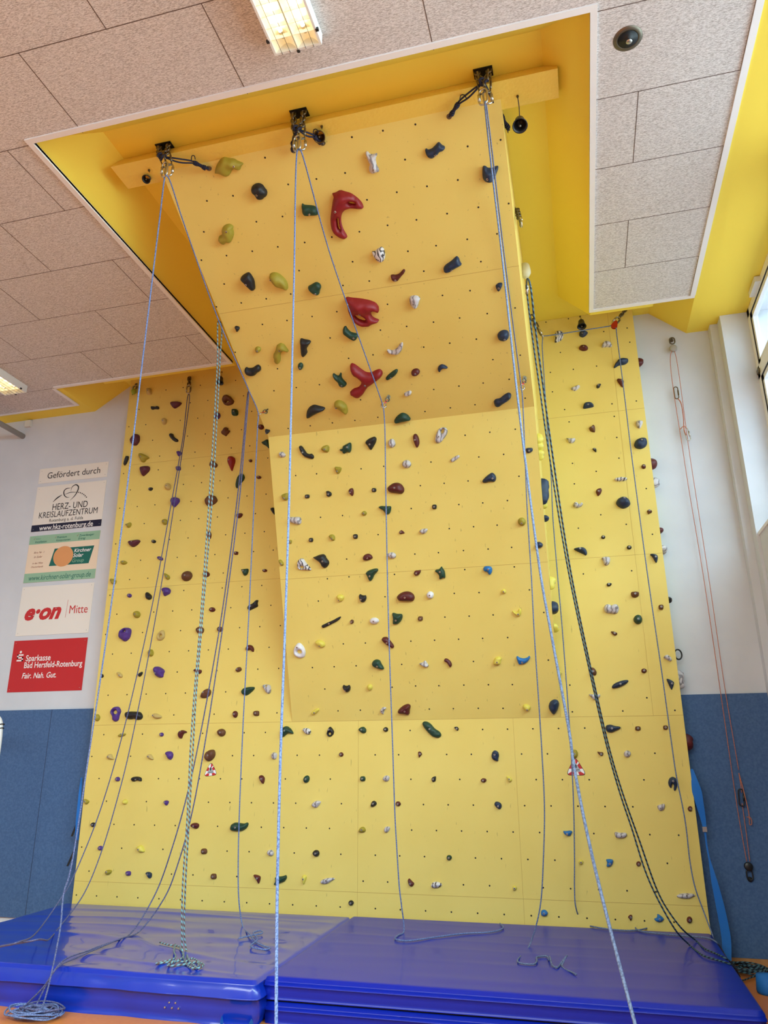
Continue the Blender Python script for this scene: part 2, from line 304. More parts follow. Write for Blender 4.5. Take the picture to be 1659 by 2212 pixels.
# ---- measured positions (metres, on each climbing surface) ----
HOLDS = [
('U', 'y', -2.285,2.532,[-138,-25,-118,14,-76,53,-39,75,-13,78,12,62,53,52,74,32,96,17,110,8,112,0,86,-15,72,-36,55,-36,30,-18,6,-26,-11,-44,-40,-64,-64,-61,-91,-38,-118,-27],[],[47,8], 'big olive wing-shaped jug hold, above and left of the black lobed round block'),
('U', 'k', -2.116,2.311,[-63,30,-47,53,-14,66,20,63,42,46,51,16,59,5,58,-18,43,-41,19,-50,5,-59,-20,-58,-42,-42,-46,-18,-65,5],[],[-14,-6], 'black lobed round block hold, below and right of the big olive wing-shaped jug'),
('U', 'g', -1.769,2.112,[-50,40,-38,54,-29,39,-3,32,49,19,75,-9,66,-54,40,-57,-48,-46,-61,-18],[],[1,-29], 'dark green horned square block hold, left of the big bright red two-armed jug'),
('U', 'y', -2.509,2.033,[-25,43,-8,68,28,84,64,82,85,58,72,40,68,-1,40,-39,11,-66,-11,-64,-23,-57,-48,-73,-72,-58,-85,-27,-68,2,-31,9],[],[31,42], 'big olive two-legged knob hold, above and left of the big black slanted wedge'),
('U', 'w', -1.188,2.364,[-38,64,-32,78,-16,75,-8,56,19,48,47,54,48,39,28,16,25,-26,36,-58,35,-80,11,-81,-22,-86,-41,-65,-36,-33,-22,-17,-34,16],[],[-1,-50], 'big marbled grey bone shape hold, above and right of the big bright red two-armed jug'),
('U', 'n', -0.712,2.358,[-74,11,-63,23,-50,9,-21,12,7,30,32,48,43,41,56,21,73,12,74,-6,55,-20,30,-21,7,-43,-34,-58,-62,-42,-73,-16],[],[-3,-30], 'navy curved fin hold on the overhang, left of the navy two-horned block'),
('U', 'R', -1.504,2.037,[-52,159,-19,159,19,173,60,151,96,135,139,91,166,48,170,4,138,5,74,23,29,20,-4,3,-25,-26,-37,-71,-35,-126,-18,-181,-20,-198,-43,-209,-86,-186,-121,-145,-130,-89,-115,-24,-86,44,-58,105,-41,134],[[55,70,88,75,122,49,82,54],[-61,-37,-48,-26,-59,-81,-58,-136,-72,-109]],[-46,37], 'big bright red two-armed jug hold, right of the dark green horned square block'),
('U', 'w', -1.298,1.657,[-57,37,-38,30,-6,46,29,61,46,44,47,1,40,-33,23,-58,-4,-68,-29,-53,-53,-6],[],[-13,-31], 'white zebra striped lump hold on the overhang, above and left of the maroon thumb-shaped knob'),
('U', 'n', -0.338,2.127,[-53,42,-42,56,-24,48,-14,34,17,27,42,36,64,35,63,14,45,-19,29,-49,7,-72,-21,-71,-50,-56,-62,-26],[],[-24,-30], 'navy two-horned block hold on the overhang, right of the navy curved fin'),
('U', 'k', -2.46,1.612,[-72,42,-35,70,22,87,38,69,51,10,35,-57,25,-74,0,-80,-18,-63,-47,-4],[],[-18,1], 'big black slanted wedge hold on the overhang, left of the big olive scooped teardrop'),
('U', 'y', -2.201,1.575,[-74,47,-55,78,-18,85,22,68,58,17,69,-30,60,-75,42,-89,1,-61,-39,-43,-65,4],[],[-55,38], 'big olive scooped teardrop hold on the overhang, right of the big black slanted wedge'),
('U', 'g', -1.909,1.458,[-60,29,-23,41,24,59,52,40,58,9,33,-25,21,-54,-7,-59,-38,-37,-58,-2],[],[-1,-29], 'dark green rounded block hold on the overhang, right of the big olive scooped teardrop'),
('U', 'k', -2.728,1.207,[-19,18,-1,29,30,14,24,-6,-4,-31,-17,-25,-12,0],[], None, 'black small tooth hold on the overhang, above the big black thick crescent'),
('U', 'y', -2.608,0.975,[25,-10,13,-23,-1,-30,-16,-28,-26,-20,-29,-5,-26,10,-15,23,1,30,16,28,27,19,31,5],[],[0,0], 'olive round pebble hold on the overhang, above the big black thick crescent'),
('U', 'y', -2.408,0.907,[-79,-11,-42,27,-11,83,32,100,59,85,72,48,83,8,68,1,37,19,10,10,-9,-22,-19,-65,-42,-97,-69,-105,-90,-81],[],[12,45], 'big olive duck-shaped jug hold on the overhang, left of the big black T-shaped block'),
('U', 'k', -2.165,0.933,[-26,73,-8,91,15,77,66,59,74,40,33,4,10,-19,10,-58,-23,-88,-46,-97,-59,-73,-45,-10],[], None, 'big black T-shaped block hold on the overhang, right of the big olive duck-shaped jug'),
('U', 'g', -2.264,0.747,[22,-11,12,-26,-2,-35,-16,-34,-24,-24,-28,-7,-24,11,-12,26,3,34,16,34,26,24,28,8],[],[0,0], 'dark green round pebble hold on the overhang, below the big black T-shaped block'),
('U', 'k', -2.731,0.776,[-75,24,-48,40,-36,25,9,20,51,43,77,46,90,17,78,-17,41,-30,6,-57,-37,-60,-73,-41,-84,-11],[], None, 'big black thick crescent hold, below and left of the big olive duck-shaped jug'),
('U', 'r', -1.188,1.455,[-61,12,-44,16,-14,7,20,16,59,48,71,37,63,16,7,-29,-7,-46,-37,-48,-58,-30],[],[-26,-28], 'maroon thumb-shaped knob hold on the overhang, below and right of the white zebra striped lump'),
('U', 'n', -0.725,1.469,[-82,-15,-60,10,-8,33,31,62,45,67,59,46,61,18,74,-9,52,-20,8,-34,-30,-57,-65,-57,-83,-44],[],[-18,-32], 'big navy shark fin hold on the overhang, above and left of the navy rounded triangle'),
('U', 'w', -1.095,1.204,[-39,44,-13,57,29,52,56,24,36,-7,16,-54,-12,-64,-29,-43,-44,-9],[],[-8,-4], 'marbled grey capped knob hold on the overhang, below and right of the maroon thumb-shaped knob'),
('U', 'R', -1.548,1.189,[-127,144,-110,153,-73,138,-3,120,72,92,123,60,139,18,134,-16,124,-33,92,-9,60,-16,57,-47,76,-76,117,-101,103,-119,56,-128,7,-145,-38,-141,-78,-119,-111,-81,-129,-17,-134,47,-119,76,-108,90,-129,110],[[-90,-20,-61,-19,-15,-48,7,-80,-17,-88,-65,-64]],[-28,0], 'big bright red fish-head jug hold, above and right of the big dark green hooked bar'),
('U', 'g', -1.721,1.001,[-58,40,-35,73,-15,76,-11,49,10,12,31,1,69,-13,68,-34,44,-68,15,-76,-14,-51,-44,-16,-61,7],[],[29,-36], 'big dark green hooked bar hold, below and left of the big bright red fish-head jug'),
('U', 'w', -1.352,0.784,[-81,9,-61,6,-31,-12,20,10,51,48,77,62,74,27,52,-20,10,-57,-38,-47,-73,-27],[], None, 'big marbled grey crescent hold on the overhang, above the dark green slanted bar'),
('U', 'R', -1.713,0.519,[-99,149,-72,189,-41,171,1,116,38,74,83,61,136,82,173,88,191,65,188,25,145,-14,80,-50,30,-75,-7,-111,-42,-153,-96,-186,-131,-178,-175,-124,-123,-82,-72,-75,-42,-52,-26,-18,-46,26,-92,70],[],[10,-35], 'big bright red three-armed jug hold, right of the big dark green antler shape'),
('U', 'g', -1.937,0.559,[-56,55,-39,69,-24,51,-2,29,25,66,36,55,23,16,37,-22,55,-53,45,-79,2,-93,-25,-73,-26,-31,-52,9],[],[7,-59], 'big dark green antler shape hold, left of the big bright red three-armed jug'),
('U', 'g', -1.44,0.533,[-73,-35,-44,-3,12,33,51,52,66,38,44,1,-2,-32,-55,-54],[],[-16,-24], 'dark green slanted bar hold on the overhang, left of the maroon round pebble'),
('U', 'r', -1.222,0.526,[42,3,35,-15,17,-30,-4,-36,-25,-33,-40,-21,-41,-3,-33,16,-17,30,5,36,24,33,37,20],[],[0,0], 'maroon round pebble hold on the overhang, above the marbled grey peanut'),
('U', 'n', -0.975,0.531,[-44,-1,-23,31,5,40,33,23,52,-2,42,-11,14,-1,-12,-14,-27,-38,-41,-28],[], None, 'navy little crescent hold on the overhang, right of the maroon round pebble'),
('U', 'n', -0.383,1.22,[-26,16,-2,34,28,31,32,14,16,-17,-4,-42,-17,-34,-27,-2],[],[-1,-1], 'navy rounded triangle hold on the overhang, above the navy round pebble'),
('U', 'n', -0.398,0.774,[-56,8,-29,40,8,50,42,37,50,-1,37,-39,-5,-57,-46,-39],[],[7,-21], 'navy round pebble hold on the overhang, below the navy rounded triangle'),
('U', 'w', -1.337,0.311,[-37,7,-2,21,32,28,38,7,23,-16,-16,-31,-37,-16],[], None, 'marbled grey peanut hold on the overhang, below the maroon round pebble'),
('U', 'n', -0.489,0.118,[-75,-5,-56,16,-18,15,25,50,65,70,90,55,88,18,56,-14,7,-40,-36,-71,-69,-62,-77,-32],[], None, 'big navy dog-bone block hold on the overhang, below the navy round pebble'),
('U', 'g', -1.449,0.043,[-86,-19,-47,29,1,59,26,60,61,34,82,-18,72,-31,14,-33,-46,-43,-78,-38],[], None, 'big dark green half-moon hold on the overhang, below the marbled grey peanut'),
('L', 'r', -1.336,2.68,[-30,41,-9,68,15,56,30,14,30,-38,3,-76,-11,-58,-28,-8],[],[-6,2], 'maroon upright bean hold on the middle bulge, left of the marbled grey shoe-shaped pocket'),
('L', 'w', -1.09,2.707,[-70,-49,-49,13,-20,58,13,71,49,66,66,36,55,1,19,-43,-16,-75,-48,-78],[[-3,24,10,50,34,50,29,24,9,8]],[-21,-20], 'marbled grey shoe-shaped pocket hold on the middle bulge, right of the maroon upright bean'),
('L', 'w', -0.98,2.468,[-44,-7,-18,14,36,34,50,19,37,1,-22,-33,-38,-28],[], None, 'marbled grey stick hold, below and right of the marbled grey shoe-shaped pocket'),
('L', 'w', -1.449,2.463,[44,-12,31,-30,10,-39,-12,-38,-33,-27,-43,-9,-41,12,-31,30,-11,39,12,38,31,27,43,9],[],[0,0], 'marbled grey round pebble hold on the middle bulge, below the maroon upright bean'),
('L', 'n', -0.674,2.248,[-69,-14,-41,15,0,43,33,58,58,33,67,-3,48,-36,2,-28,-38,-36,-61,-32],[],[33,-2], 'navy bird-beak wedge hold on the middle bulge, below and right of the marbled grey stick'),
('L', 'r', -1.574,2.238,[-87,14,-56,39,-21,56,21,57,60,37,82,-6,77,-38,52,-58,3,-46,-54,-36,-78,-20],[],[-4,6], 'big maroon fat bean hold, above and right of the dark green broad hook'),
('L', 'k', -1.215,2.03,[20,-10,17,-18,8,-22,-9,-21,-18,-17,-22,-9,-20,10,-15,18,-9,22,10,21,17,17,20,9],[],[0,0], 'small black cube stud hold, above and right of the marbled grey pebble'),
('U', 'k', -2.284,0.242,[-92,-41,-68,15,-25,58,23,75,67,54,123,27,112,4,37,-20,-21,-41,-63,-65,-93,-66],[], None, 'big black rounded arrowhead hold on the overhang, left of the big olive cashew shape'),
('U', 'y', -2.002,0.253,[-65,41,-42,72,-2,80,33,56,56,14,55,-34,42,-76,20,-88,-5,-55,-29,-17,-64,7],[],[-41,20], 'big olive cashew shape hold on the overhang, right of the big black rounded arrowhead'),
('U', 'k', -2.825,0.076,[-28,3,-13,27,7,19,29,10,27,-5,0,-27,-22,-26],[],[-11,-8], 'black heart shape hold on the overhang, above the dark green winged block'),
('W', 'r', -3.345,5.28,[36,-11,30,-25,14,-32,-6,-31,-23,-21,-36,-6,-39,11,-29,25,-13,32,6,31,25,21,35,6],[],[0,0], 'maroon round pebble hold on the left wall, above and left of the black heart shape'),
('W', 'g', -3.269,5.059,[-66,28,-35,32,21,57,43,28,47,-56,26,-59,9,-31,-44,1],[], None, 'dark green winged block hold, above and left of the marbled grey cube'),
('L', 'w', -2.71,2.681,[-35,12,-15,33,16,28,41,-5,29,-24,-7,-29,-28,-14],[],[-4,3], 'marbled grey cube hold, below and right of the dark green winged block'),
('L', 'k', -2.45,2.672,[-76,65,-62,83,-40,74,-17,34,2,-2,27,-13,54,-9,74,-34,71,-59,53,-67,10,-53,-32,-32,-63,13],[],[-33,8], 'big black boomerang hold on the middle bulge, left of the olive rounded wedge'),
('L', 'y', -2.249,2.692,[-48,5,-23,31,21,39,39,21,36,-12,23,-36,-12,-31,-37,-17],[],[-1,-7], 'olive rounded wedge hold on the middle bulge, right of the big black boomerang'),
('L', 'g', -2.046,2.669,[-62,3,-27,8,-25,32,15,49,55,63,66,43,59,-14,42,-41,12,-29,-19,-47,-35,-33,-30,-21,-51,-15],[],[29,13], 'dark green maple leaf shape hold on the middle bulge, right of the olive rounded wedge'),
('L', 'k', -1.782,2.702,[-60,4,-43,31,-3,51,40,61,60,40,48,1,24,-33,-5,-71,-21,-61,-39,-23],[],[-7,-16], 'black shield shape hold on the middle bulge, right of the dark green maple leaf shape'),
('L', 'w', -1.577,2.678,[35,-13,25,-32,7,-43,-11,-43,-27,-31,-36,-10,-33,12,-23,32,-8,43,11,43,26,31,33,11],[],[0,0], 'marbled grey round pebble hold on the middle bulge, right of the black shield shape'),
('L', 'y', -2.141,2.473,[-29,37,5,29,42,21,27,-19,3,-41,-18,-31,-30,4],[],[-3,-12], 'olive flat-topped knob hold on the middle bulge, below the dark green maple leaf shape'),
('W', 'r', -3.342,4.656,[30,-7,22,-16,10,-20,-5,-19,-20,-13,-27,-4,-29,7,-24,16,-11,20,5,19,18,13,29,4],[],[0,0], 'maroon wide oval hold on the left wall, right of the big dark green long droplet'),
('L', 'y', -2.71,2.259,[-47,21,1,38,40,30,31,-20,3,-41,-28,-27],[],[-4,-15], 'olive square wedge hold on the middle bulge, above and right of the black half-hidden wedge'),
('L', 'k', -2.483,2.242,[24,-9,18,-17,10,-20,-11,-19,-21,-15,-24,-8,-22,9,-19,17,-10,20,10,19,20,15,25,8],[],[0,0], 'small black cube stud hold on the middle bulge, right of the olive square wedge'),
('L', 'k', -2.259,2.248,[-25,27,-1,32,32,10,31,-19,2,-33,-23,-18,-17,2],[],[5,-4], 'black comma shape hold on the middle bulge, left of the maroon claw shape'),
('L', 'r', -2.022,2.245,[-33,9,-13,37,17,38,24,8,18,-28,5,-43,-18,-21],[],[-8,-3], 'maroon claw shape hold on the middle bulge, below and right of the olive flat-topped knob'),
('L', 'k', -1.794,2.243,[23,-10,18,-17,9,-21,-10,-19,-20,-15,-23,-8,-21,9,-18,17,-10,21,10,19,19,15,23,8],[],[0,0], 'small black cube stud hold on the middle bulge, left of the big maroon fat bean'),
('W', 'k', -3.15,4.242,[-37,22,-13,37,19,32,31,-57,0,-35],[], None, 'black half-hidden wedge hold on the left wall, below and left of the olive square wedge'),
('L', 'w', -2.626,2.013,[-58,44,-15,36,26,37,60,26,60,-29,32,-46,-3,-36,-37,-21,-63,-10],[], None, 'marbled grey block hold on the middle bulge, below and right of the black half-hidden wedge'),
('L', 'k', -2.481,1.808,[22,-9,18,-18,9,-21,-10,-20,-20,-16,-24,-9,-21,9,-17,17,-10,21,10,20,19,16,22,9],[],[0,0], 'small black cube stud hold, above and left of the big black winged lump'),
('L', 'y', -2.7,1.806,[15,-8,12,-16,6,-19,-7,-18,-13,-15,-17,-8,-16,8,-12,16,-6,19,8,18,14,15,16,8],[],[0,0], 'small olive cube stud hold on the middle bulge, below the marbled grey block'),
('L', 'y', -2.816,1.603,[-28,28,-5,35,16,12,29,-14,16,-30,-6,-29,-22,-2],[],[5,-11], 'olive toe shape hold, left of the white zebra striped triangle with a finger hole'),
('L', 'w', -2.58,1.558,[-70,-4,-61,46,-31,76,4,71,31,23,74,-34,77,-51,42,-51,-11,-39,-55,-38],[[-42,-10,-20,0,1,-12,-10,-28,-36,-27]], None, 'white zebra striped triangle with a finger hole hold, left of the big black winged lump'),
('L', 'k', -2.381,1.596,[-98,39,-76,42,-30,59,18,64,39,46,45,21,69,-10,68,-39,41,-70,14,-79,-10,-59,-24,-20,-57,7],[],[15,-6], 'big black winged lump hold, right of the white zebra striped triangle with a finger hole'),
('W', 'b', -3.917,4.424,[-79,9,-49,57,8,75,57,52,85,-1,58,-34,12,-55,-29,-64,-62,-38],[], None, 'brown large pebble hold on the left wall, above and left of the maroon bean'),
('W', 'r', -3.552,4.218,[-38,13,-13,27,33,26,39,6,21,-22,-9,-32,-33,-18],[],[-17,8], 'maroon bean hold on the left wall, below and right of the brown large pebble'),
('W', 'r', -3.909,4.016,[25,-11,22,-33,12,-45,-2,-46,-14,-34,-23,-13,-27,11,-22,33,-11,45,2,46,15,34,24,13],[],[0,0], 'maroon tall oval hold on the left wall, below the brown large pebble'),
('W', 'r', -3.911,3.568,[42,-9,33,-24,15,-32,-5,-32,-26,-23,-39,-8,-39,9,-32,24,-16,33,6,32,24,23,37,8],[],[0,0], 'maroon round pebble hold on the left wall, left of the dark green three-cornered block'),
('W', 'r', -3.567,3.784,[25,-9,22,-17,15,-20,-9,-19,-19,-15,-24,-8,-27,9,-23,17,-14,20,8,19,20,15,25,8],[],[0,0], 'small maroon cube stud hold, above and left of the dark green three-cornered block'),
('W', 'g', -3.451,3.567,[-47,30,-5,30,42,33,46,0,28,-41,-6,-48,-23,-14,-36,10],[],[-7,5], 'dark green three-cornered block hold, below and right of the small maroon cube stud'),
('W', 'r', -3.216,3.564,[29,-5,23,-13,10,-17,-5,-17,-19,-12,-28,-4,-27,5,-21,13,-10,17,5,17,18,12,26,4],[],[0,0], 'maroon wide oval hold on the left wall, right of the dark green three-cornered block'),
('W', 'k', -3.332,3.188,[-64,-18,-52,5,-4,20,32,57,60,56,49,22,60,-15,18,-31,-39,-55,-59,-40],[],[-18,-11], 'black fish-tail block hold on the left wall, below the dark green three-cornered block'),
('W', 'r', -3.811,3.168,[38,-7,29,-19,13,-26,-6,-26,-24,-19,-34,-7,-36,7,-30,19,-14,26,5,26,22,19,35,7],[],[0,0], 'maroon wide oval hold on the left wall, left of the black fish-tail block'),
('W', 'k', -4.712,4.647,[-36,1,-10,19,26,16,26,-10,-6,-25],[],[-10,0], 'black seed shape hold on the left wall, right of the black small seed shape'),
('W', 'p', -4.379,4.455,[-60,19,-39,56,10,60,55,39,65,2,35,-36,0,-69,-23,-51,-42,-19],[], None, 'purple large egg hold on the left wall, left of the brown large pebble'),
('W', 'y', -4.958,4.223,[-49,12,-16,20,26,35,40,5,27,-25,-5,-36,-24,-10],[],[-7,-5], 'olive hooked pebble hold on the left wall, above the big plum wide wedge'),
('W', 'y', -4.485,4.222,[35,-10,28,-26,15,-36,-4,-35,-21,-26,-32,-9,-36,10,-30,27,-15,36,3,35,21,25,34,9],[],[0,0], 'olive round pebble hold on the left wall, below and left of the purple large egg'),
('W', 'm', -4.859,4.002,[-86,15,-58,28,7,33,62,32,83,12,47,-30,-5,-56,-51,-33],[],[-14,6], 'big plum wide wedge hold on the left wall, below the olive hooked pebble'),
('W', 'k', -4.606,3.998,[29,-6,23,-16,11,-21,-3,-20,-18,-14,-26,-5,-27,6,-23,16,-11,21,3,20,16,14,26,5],[],[0,0], 'black wide oval hold on the left wall, above the purple peanut'),
('W', 'p', -4.503,3.79,[-42,19,-13,29,31,9,40,-21,14,-29,-31,-6],[],[6,-4], 'purple peanut hold on the left wall, above the olive teardrop'),
('W', 'y', -4.968,3.774,[-45,9,-26,27,19,19,52,-6,19,-26,-20,-23],[],[-1,6], 'olive almond shape hold on the left wall, above and right of the olive leaf shape'),
('W', 'y', -4.397,3.574,[-40,42,-15,35,30,8,43,-21,19,-44,-9,-28,-28,7],[],[8,-5], 'olive teardrop hold on the left wall, above the purple heart-shaped block'),
('W', 'b', -4.145,3.561,[55,30,65,2,56,-27,32,-50,0,-58,-33,-52,-59,-33,-65,-3,-55,28,-32,50,2,60,33,52],[],[0,0], 'brown round pebble hold on the left wall, right of the olive teardrop'),
('W', 'y', -5.077,3.559,[-51,33,-17,36,34,18,39,-21,15,-44,-20,-22],[],[-16,5], 'olive leaf shape hold on the left wall, below and left of the olive almond shape'),
('W', 'p', -4.849,3.382,[29,-6,23,-17,11,-23,-3,-23,-17,-17,-26,-6,-27,6,-22,17,-12,23,3,23,16,17,25,6],[],[0,0], 'purple round stud hold on the left wall, left of the black lopsided pebble'),
('W', 'k', -4.605,3.364,[-42,25,-23,48,5,32,40,2,43,-32,8,-49,-31,-28],[], None, 'black lopsided pebble hold on the left wall, left of the purple heart-shaped block'),
('W', 'p', -4.391,3.401,[-55,24,-36,49,16,48,58,17,54,-25,14,-42,-16,-55,-35,-16],[],[-13,-10], 'purple heart-shaped block hold on the left wall, below the olive teardrop'),
('W', 'y', -4.73,3.161,[45,-11,35,-29,18,-40,-4,-40,-26,-30,-40,-11,-42,10,-36,29,-19,40,4,40,24,30,40,11],[],[0,0], 'olive round pebble hold on the left wall, below and left of the black lopsided pebble'),
('W', 't', -4.869,5.943,[39,-22,34,-39,22,-46,-9,-43,-25,-34,-33,-18,-36,21,-34,39,-23,47,9,43,23,34,33,18],[],[0,0], 'tan rounded cube hold on the left wall, above the black small bone'),
('W', 'k', -4.764,5.707,[-58,27,-17,22,13,12,41,20,61,-11,45,-26,-2,-14,-30,-20,-54,-11],[],[27,7], 'black small bone hold on the left wall, below the tan rounded cube'),
('W', 'm', -4.485,5.717,[-76,18,-48,42,21,36,88,15,60,-22,-5,-57,-41,-32],[], None, 'big plum flat wedge hold on the left wall, right of the black small bone'),
('W', 't', -4.62,5.508,[34,-13,29,-33,16,-44,-3,-43,-19,-31,-32,-10,-37,13,-30,33,-15,44,3,43,21,31,32,10],[],[0,0], 'tan round pebble hold on the left wall, below and right of the black small bone'),
('W', 'm', -4.994,5.305,[-61,3,-29,55,3,81,57,62,66,-22,32,-73,-14,-70,-53,-36],[], None, 'plum large six-sided block hold, above and left of the big olive fish shape'),
('W', 'y', -4.853,5.058,[-68,27,-52,66,-11,54,37,29,89,-11,43,-28,19,-63,-22,-53,-37,-19],[],[-13,2], 'big olive fish shape hold on the left wall, above the plum shield shape'),
('W', 'k', -5.087,5.045,[-31,-41,-21,17,2,64,32,58,31,12,4,-50,-18,-59],[],[-9,5], 'black upright bar hold on the left wall, left of the big olive fish shape'),
('W', 'k', -4.469,5.275,[-67,34,-47,65,-13,55,3,10,62,-30,64,-57,26,-58,-28,-19],[], None, 'black banana shape hold on the left wall, above the purple small tooth'),
('W', 'm', -4.821,4.892,[-62,17,-46,48,-2,56,68,48,71,-8,26,-51,-11,-77,-43,-33],[], None, 'plum shield shape hold on the left wall, below the big olive fish shape'),
('W', 'k', -4.717,4.649,[-31,2,-11,21,32,14,21,-13,-11,-24],[], None, 'black small seed shape hold on the left wall, left of the black seed shape'),
('W', 't', -4.487,4.654,[40,-13,35,-33,18,-44,-4,-43,-23,-31,-39,-10,-42,13,-33,33,-17,44,4,43,25,31,37,10],[],[0,0], 'tan round pebble hold on the left wall, above and left of the purple large egg'),
('W', 'p', -4.383,5.064,[-35,26,0,33,37,12,27,-29,-5,-39,-25,-2],[], None, 'purple small tooth hold on the left wall, below the black banana shape'),
('W', 'p', -4.371,4.871,[31,-13,29,-23,19,-27,-9,-25,-22,-20,-30,-10,-34,13,-28,23,-17,27,9,25,24,20,29,10],[],[0,0], 'purple rounded cube hold on the left wall, below the purple small tooth'),
('W', 'b', -3.792,5.682,[-78,18,-51,69,-7,75,39,41,57,11,86,-21,67,-62,3,-72,-48,-47,-67,-12],[[-23,-17,3,-4,22,-12,11,-31,-16,-35]], None, 'big brown heart-shaped ring hold, above and left of the dark green rounded cube'),
('W', 'g', -3.689,5.509,[44,-22,38,-38,23,-45,-13,-41,-32,-32,-40,-16,-41,21,-37,38,-24,45,13,41,29,33,39,16],[],[0,0], 'dark green rounded cube hold, below and right of the big brown heart-shaped ring'),
('W', 'p', -3.917,5.496,[41,-14,32,-35,16,-46,-5,-45,-25,-32,-36,-10,-41,14,-34,35,-16,46,5,45,25,32,39,10],[],[0,0], 'purple round pebble hold on the left wall, left of the dark green rounded cube'),
('W', 'b', -3.789,5.275,[-62,-3,-39,21,-19,51,13,54,30,34,21,8,53,10,49,-11,24,-35,4,-63,-24,-40,-52,-26],[], None, 'brown butterfly shape hold on the left wall, below and right of the purple round pebble'),
('W', 'b', -3.923,4.87,[-51,2,-23,57,16,37,61,-5,43,-41,-6,-29,-39,-20],[], None, 'brown crown shape hold on the left wall, left of the big bright red upside-down teardrop'),
('W', 'R', -3.694,4.874,[-51,36,-35,71,1,80,40,57,51,9,31,-61,14,-118,-10,-67,-41,-7],[],[-14,21], 'big bright red upside-down teardrop hold on the left wall, right of the brown crown shape'),
('W', 'r', -3.455,4.871,[21,-6,17,-14,8,-19,-3,-18,-13,-13,-21,-4,-23,6,-17,14,-8,18,3,18,14,12,20,4],[],[0,0], 'small maroon round stud hold, right of the big bright red upside-down teardrop'),
('W', 'g', -3.573,4.634,[-50,-41,-39,30,-1,87,41,85,61,40,46,1,7,-36,-22,-84,-42,-82],[], None, 'big dark green long droplet hold, below and right of the big bright red upside-down teardrop'),
('W', 'p', -4.853,2.943,[-77,1,-66,47,-22,77,30,78,69,59,76,22,65,-42,27,-73,1,-79,-33,-57,-71,-32],[[-27,40,-8,48,13,43,4,34,-17,33]], None, 'purple large rock with a slot hold, left of the tan teardrop pocket'),
('W', 't', -4.403,2.912,[-52,-22,-36,23,-4,59,27,60,46,15,45,-26,8,-56,-34,-53],[[-18,0,1,12,17,0,3,-15,-14,-14]], None, 'tan teardrop pocket hold, right of the purple large rock with a slot'),
('W', 'y', -4.511,2.729,[34,-9,29,-28,15,-39,-2,-40,-19,-30,-32,-12,-33,9,-27,28,-15,39,3,40,19,30,29,12],[],[0,0], 'olive round pebble hold on the left wall, below and left of the tan teardrop pocket'),
('W', 'k', -5.084,2.501,[-19,18,7,19,19,-11,-8,-26],[], None, 'small black half-hidden nub hold on the left wall, left of the tan peg'),
('W', 't', -4.868,2.505,[-43,26,-12,32,38,1,36,-31,0,-30,-19,2],[],[11,-9], 'tan peg hold on the left wall, right of the small black half-hidden nub'),
('W', 'k', -4.612,2.504,[-32,-4,-9,18,20,28,25,8,10,-18,-14,-31],[],[-15,-3], 'black spark shape hold on the left wall, left of the purple notched lump'),
('W', 'p', -4.39,2.521,[-69,31,-54,59,-14,60,39,36,70,9,55,-26,56,-60,9,-62,-34,-41,-58,-5],[],[-22,-13], 'purple notched lump hold on the left wall, right of the black spark shape'),
('W', 'b', -3.938,2.949,[46,-10,37,-29,19,-39,-7,-40,-28,-29,-42,-11,-48,10,-39,29,-18,39,6,40,30,29,45,11],[],[0,0], 'brown round pebble hold on the left wall, right of the tan teardrop pocket'),
('W', 'b', -3.703,2.95,[35,-7,27,-21,13,-28,-5,-28,-22,-21,-32,-8,-33,7,-28,21,-13,28,5,28,20,21,33,8],[],[0,0], 'brown round pebble hold on the left wall, above and left of the maroon bent bean'),
('W', 'r', -3.93,2.514,[-55,9,-32,30,8,20,48,10,41,-24,12,-32,-23,-14],[], None, 'maroon waisted peanut hold on the left wall, above the brown slanted egg'),
('W', 'b', -3.816,2.278,[-63,-35,-48,12,-12,45,31,55,59,26,51,-16,15,-43,-34,-44],[],[-14,13], 'brown slanted egg hold on the left wall, below the maroon waisted peanut'),
('W', 'p', -4.868,2.092,[-64,9,-52,53,-19,78,32,77,67,29,49,-14,45,-66,6,-83,-32,-61,-32,-22],[[-30,22,-9,41,19,34,26,8,1,-3,-20,2]], None, 'big purple ring hold on the left wall, left of the big black wide block'),
('W', 'k', -4.652,2.068,[-100,17,-91,43,-46,48,35,45,86,39,119,-4,104,-38,55,-44,13,-27,-16,-36,-67,-31,-92,-9],[], None, 'big black wide block hold on the left wall, right of the big purple ring'),
('W', 't', -4.371,2.061,[-59,10,-33,31,7,26,64,-1,56,-22,3,-30,-39,-12],[],[-33,7], 'tan snail shape hold on the left wall, right of the big black wide block'),
('W', 'y', -5.087,2.058,[32,-8,26,-25,14,-35,-2,-36,-17,-28,-27,-11,-31,8,-27,25,-15,35,1,36,17,28,29,11],[],[0,0], 'olive round pebble hold on the left wall, left of the big purple ring'),
('W', 'y', -4.768,1.873,[-43,2,-15,17,51,18,43,-3,0,-19,-36,-15],[],[-4,10], 'olive flat bar hold on the low front wall, below the big purple ring'),
('W', 'p', -4.296,1.874,[25,-4,19,-14,10,-20,-3,-21,-15,-16,-22,-6,-24,4,-20,14,-10,20,3,21,14,16,23,6],[],[0,0], 'small purple round stud hold on the low front wall, below the tan snail shape'),
('W', 'r', -4.056,1.876,[-52,-4,-41,29,-3,43,53,24,48,11,19,7,7,-22,0,-46,-30,-42],[],[-11,25], 'maroon crescent hold on the low front wall, above and right of the purple folded heart'),
('W', 'r', -3.342,2.726,[-50,0,-38,34,-5,46,29,31,48,-4,44,-33,23,-29,8,-11,-21,-15,-39,-18],[],[-13,11], 'maroon bent bean hold on the left wall, above and right of the brown stub'),
('W', 'b', -3.461,2.515,[-34,2,-15,23,18,30,39,4,26,-17,-7,-27,-27,-16],[],[-7,4], 'brown stub hold on the left wall, above and left of the dark green teardrop'),
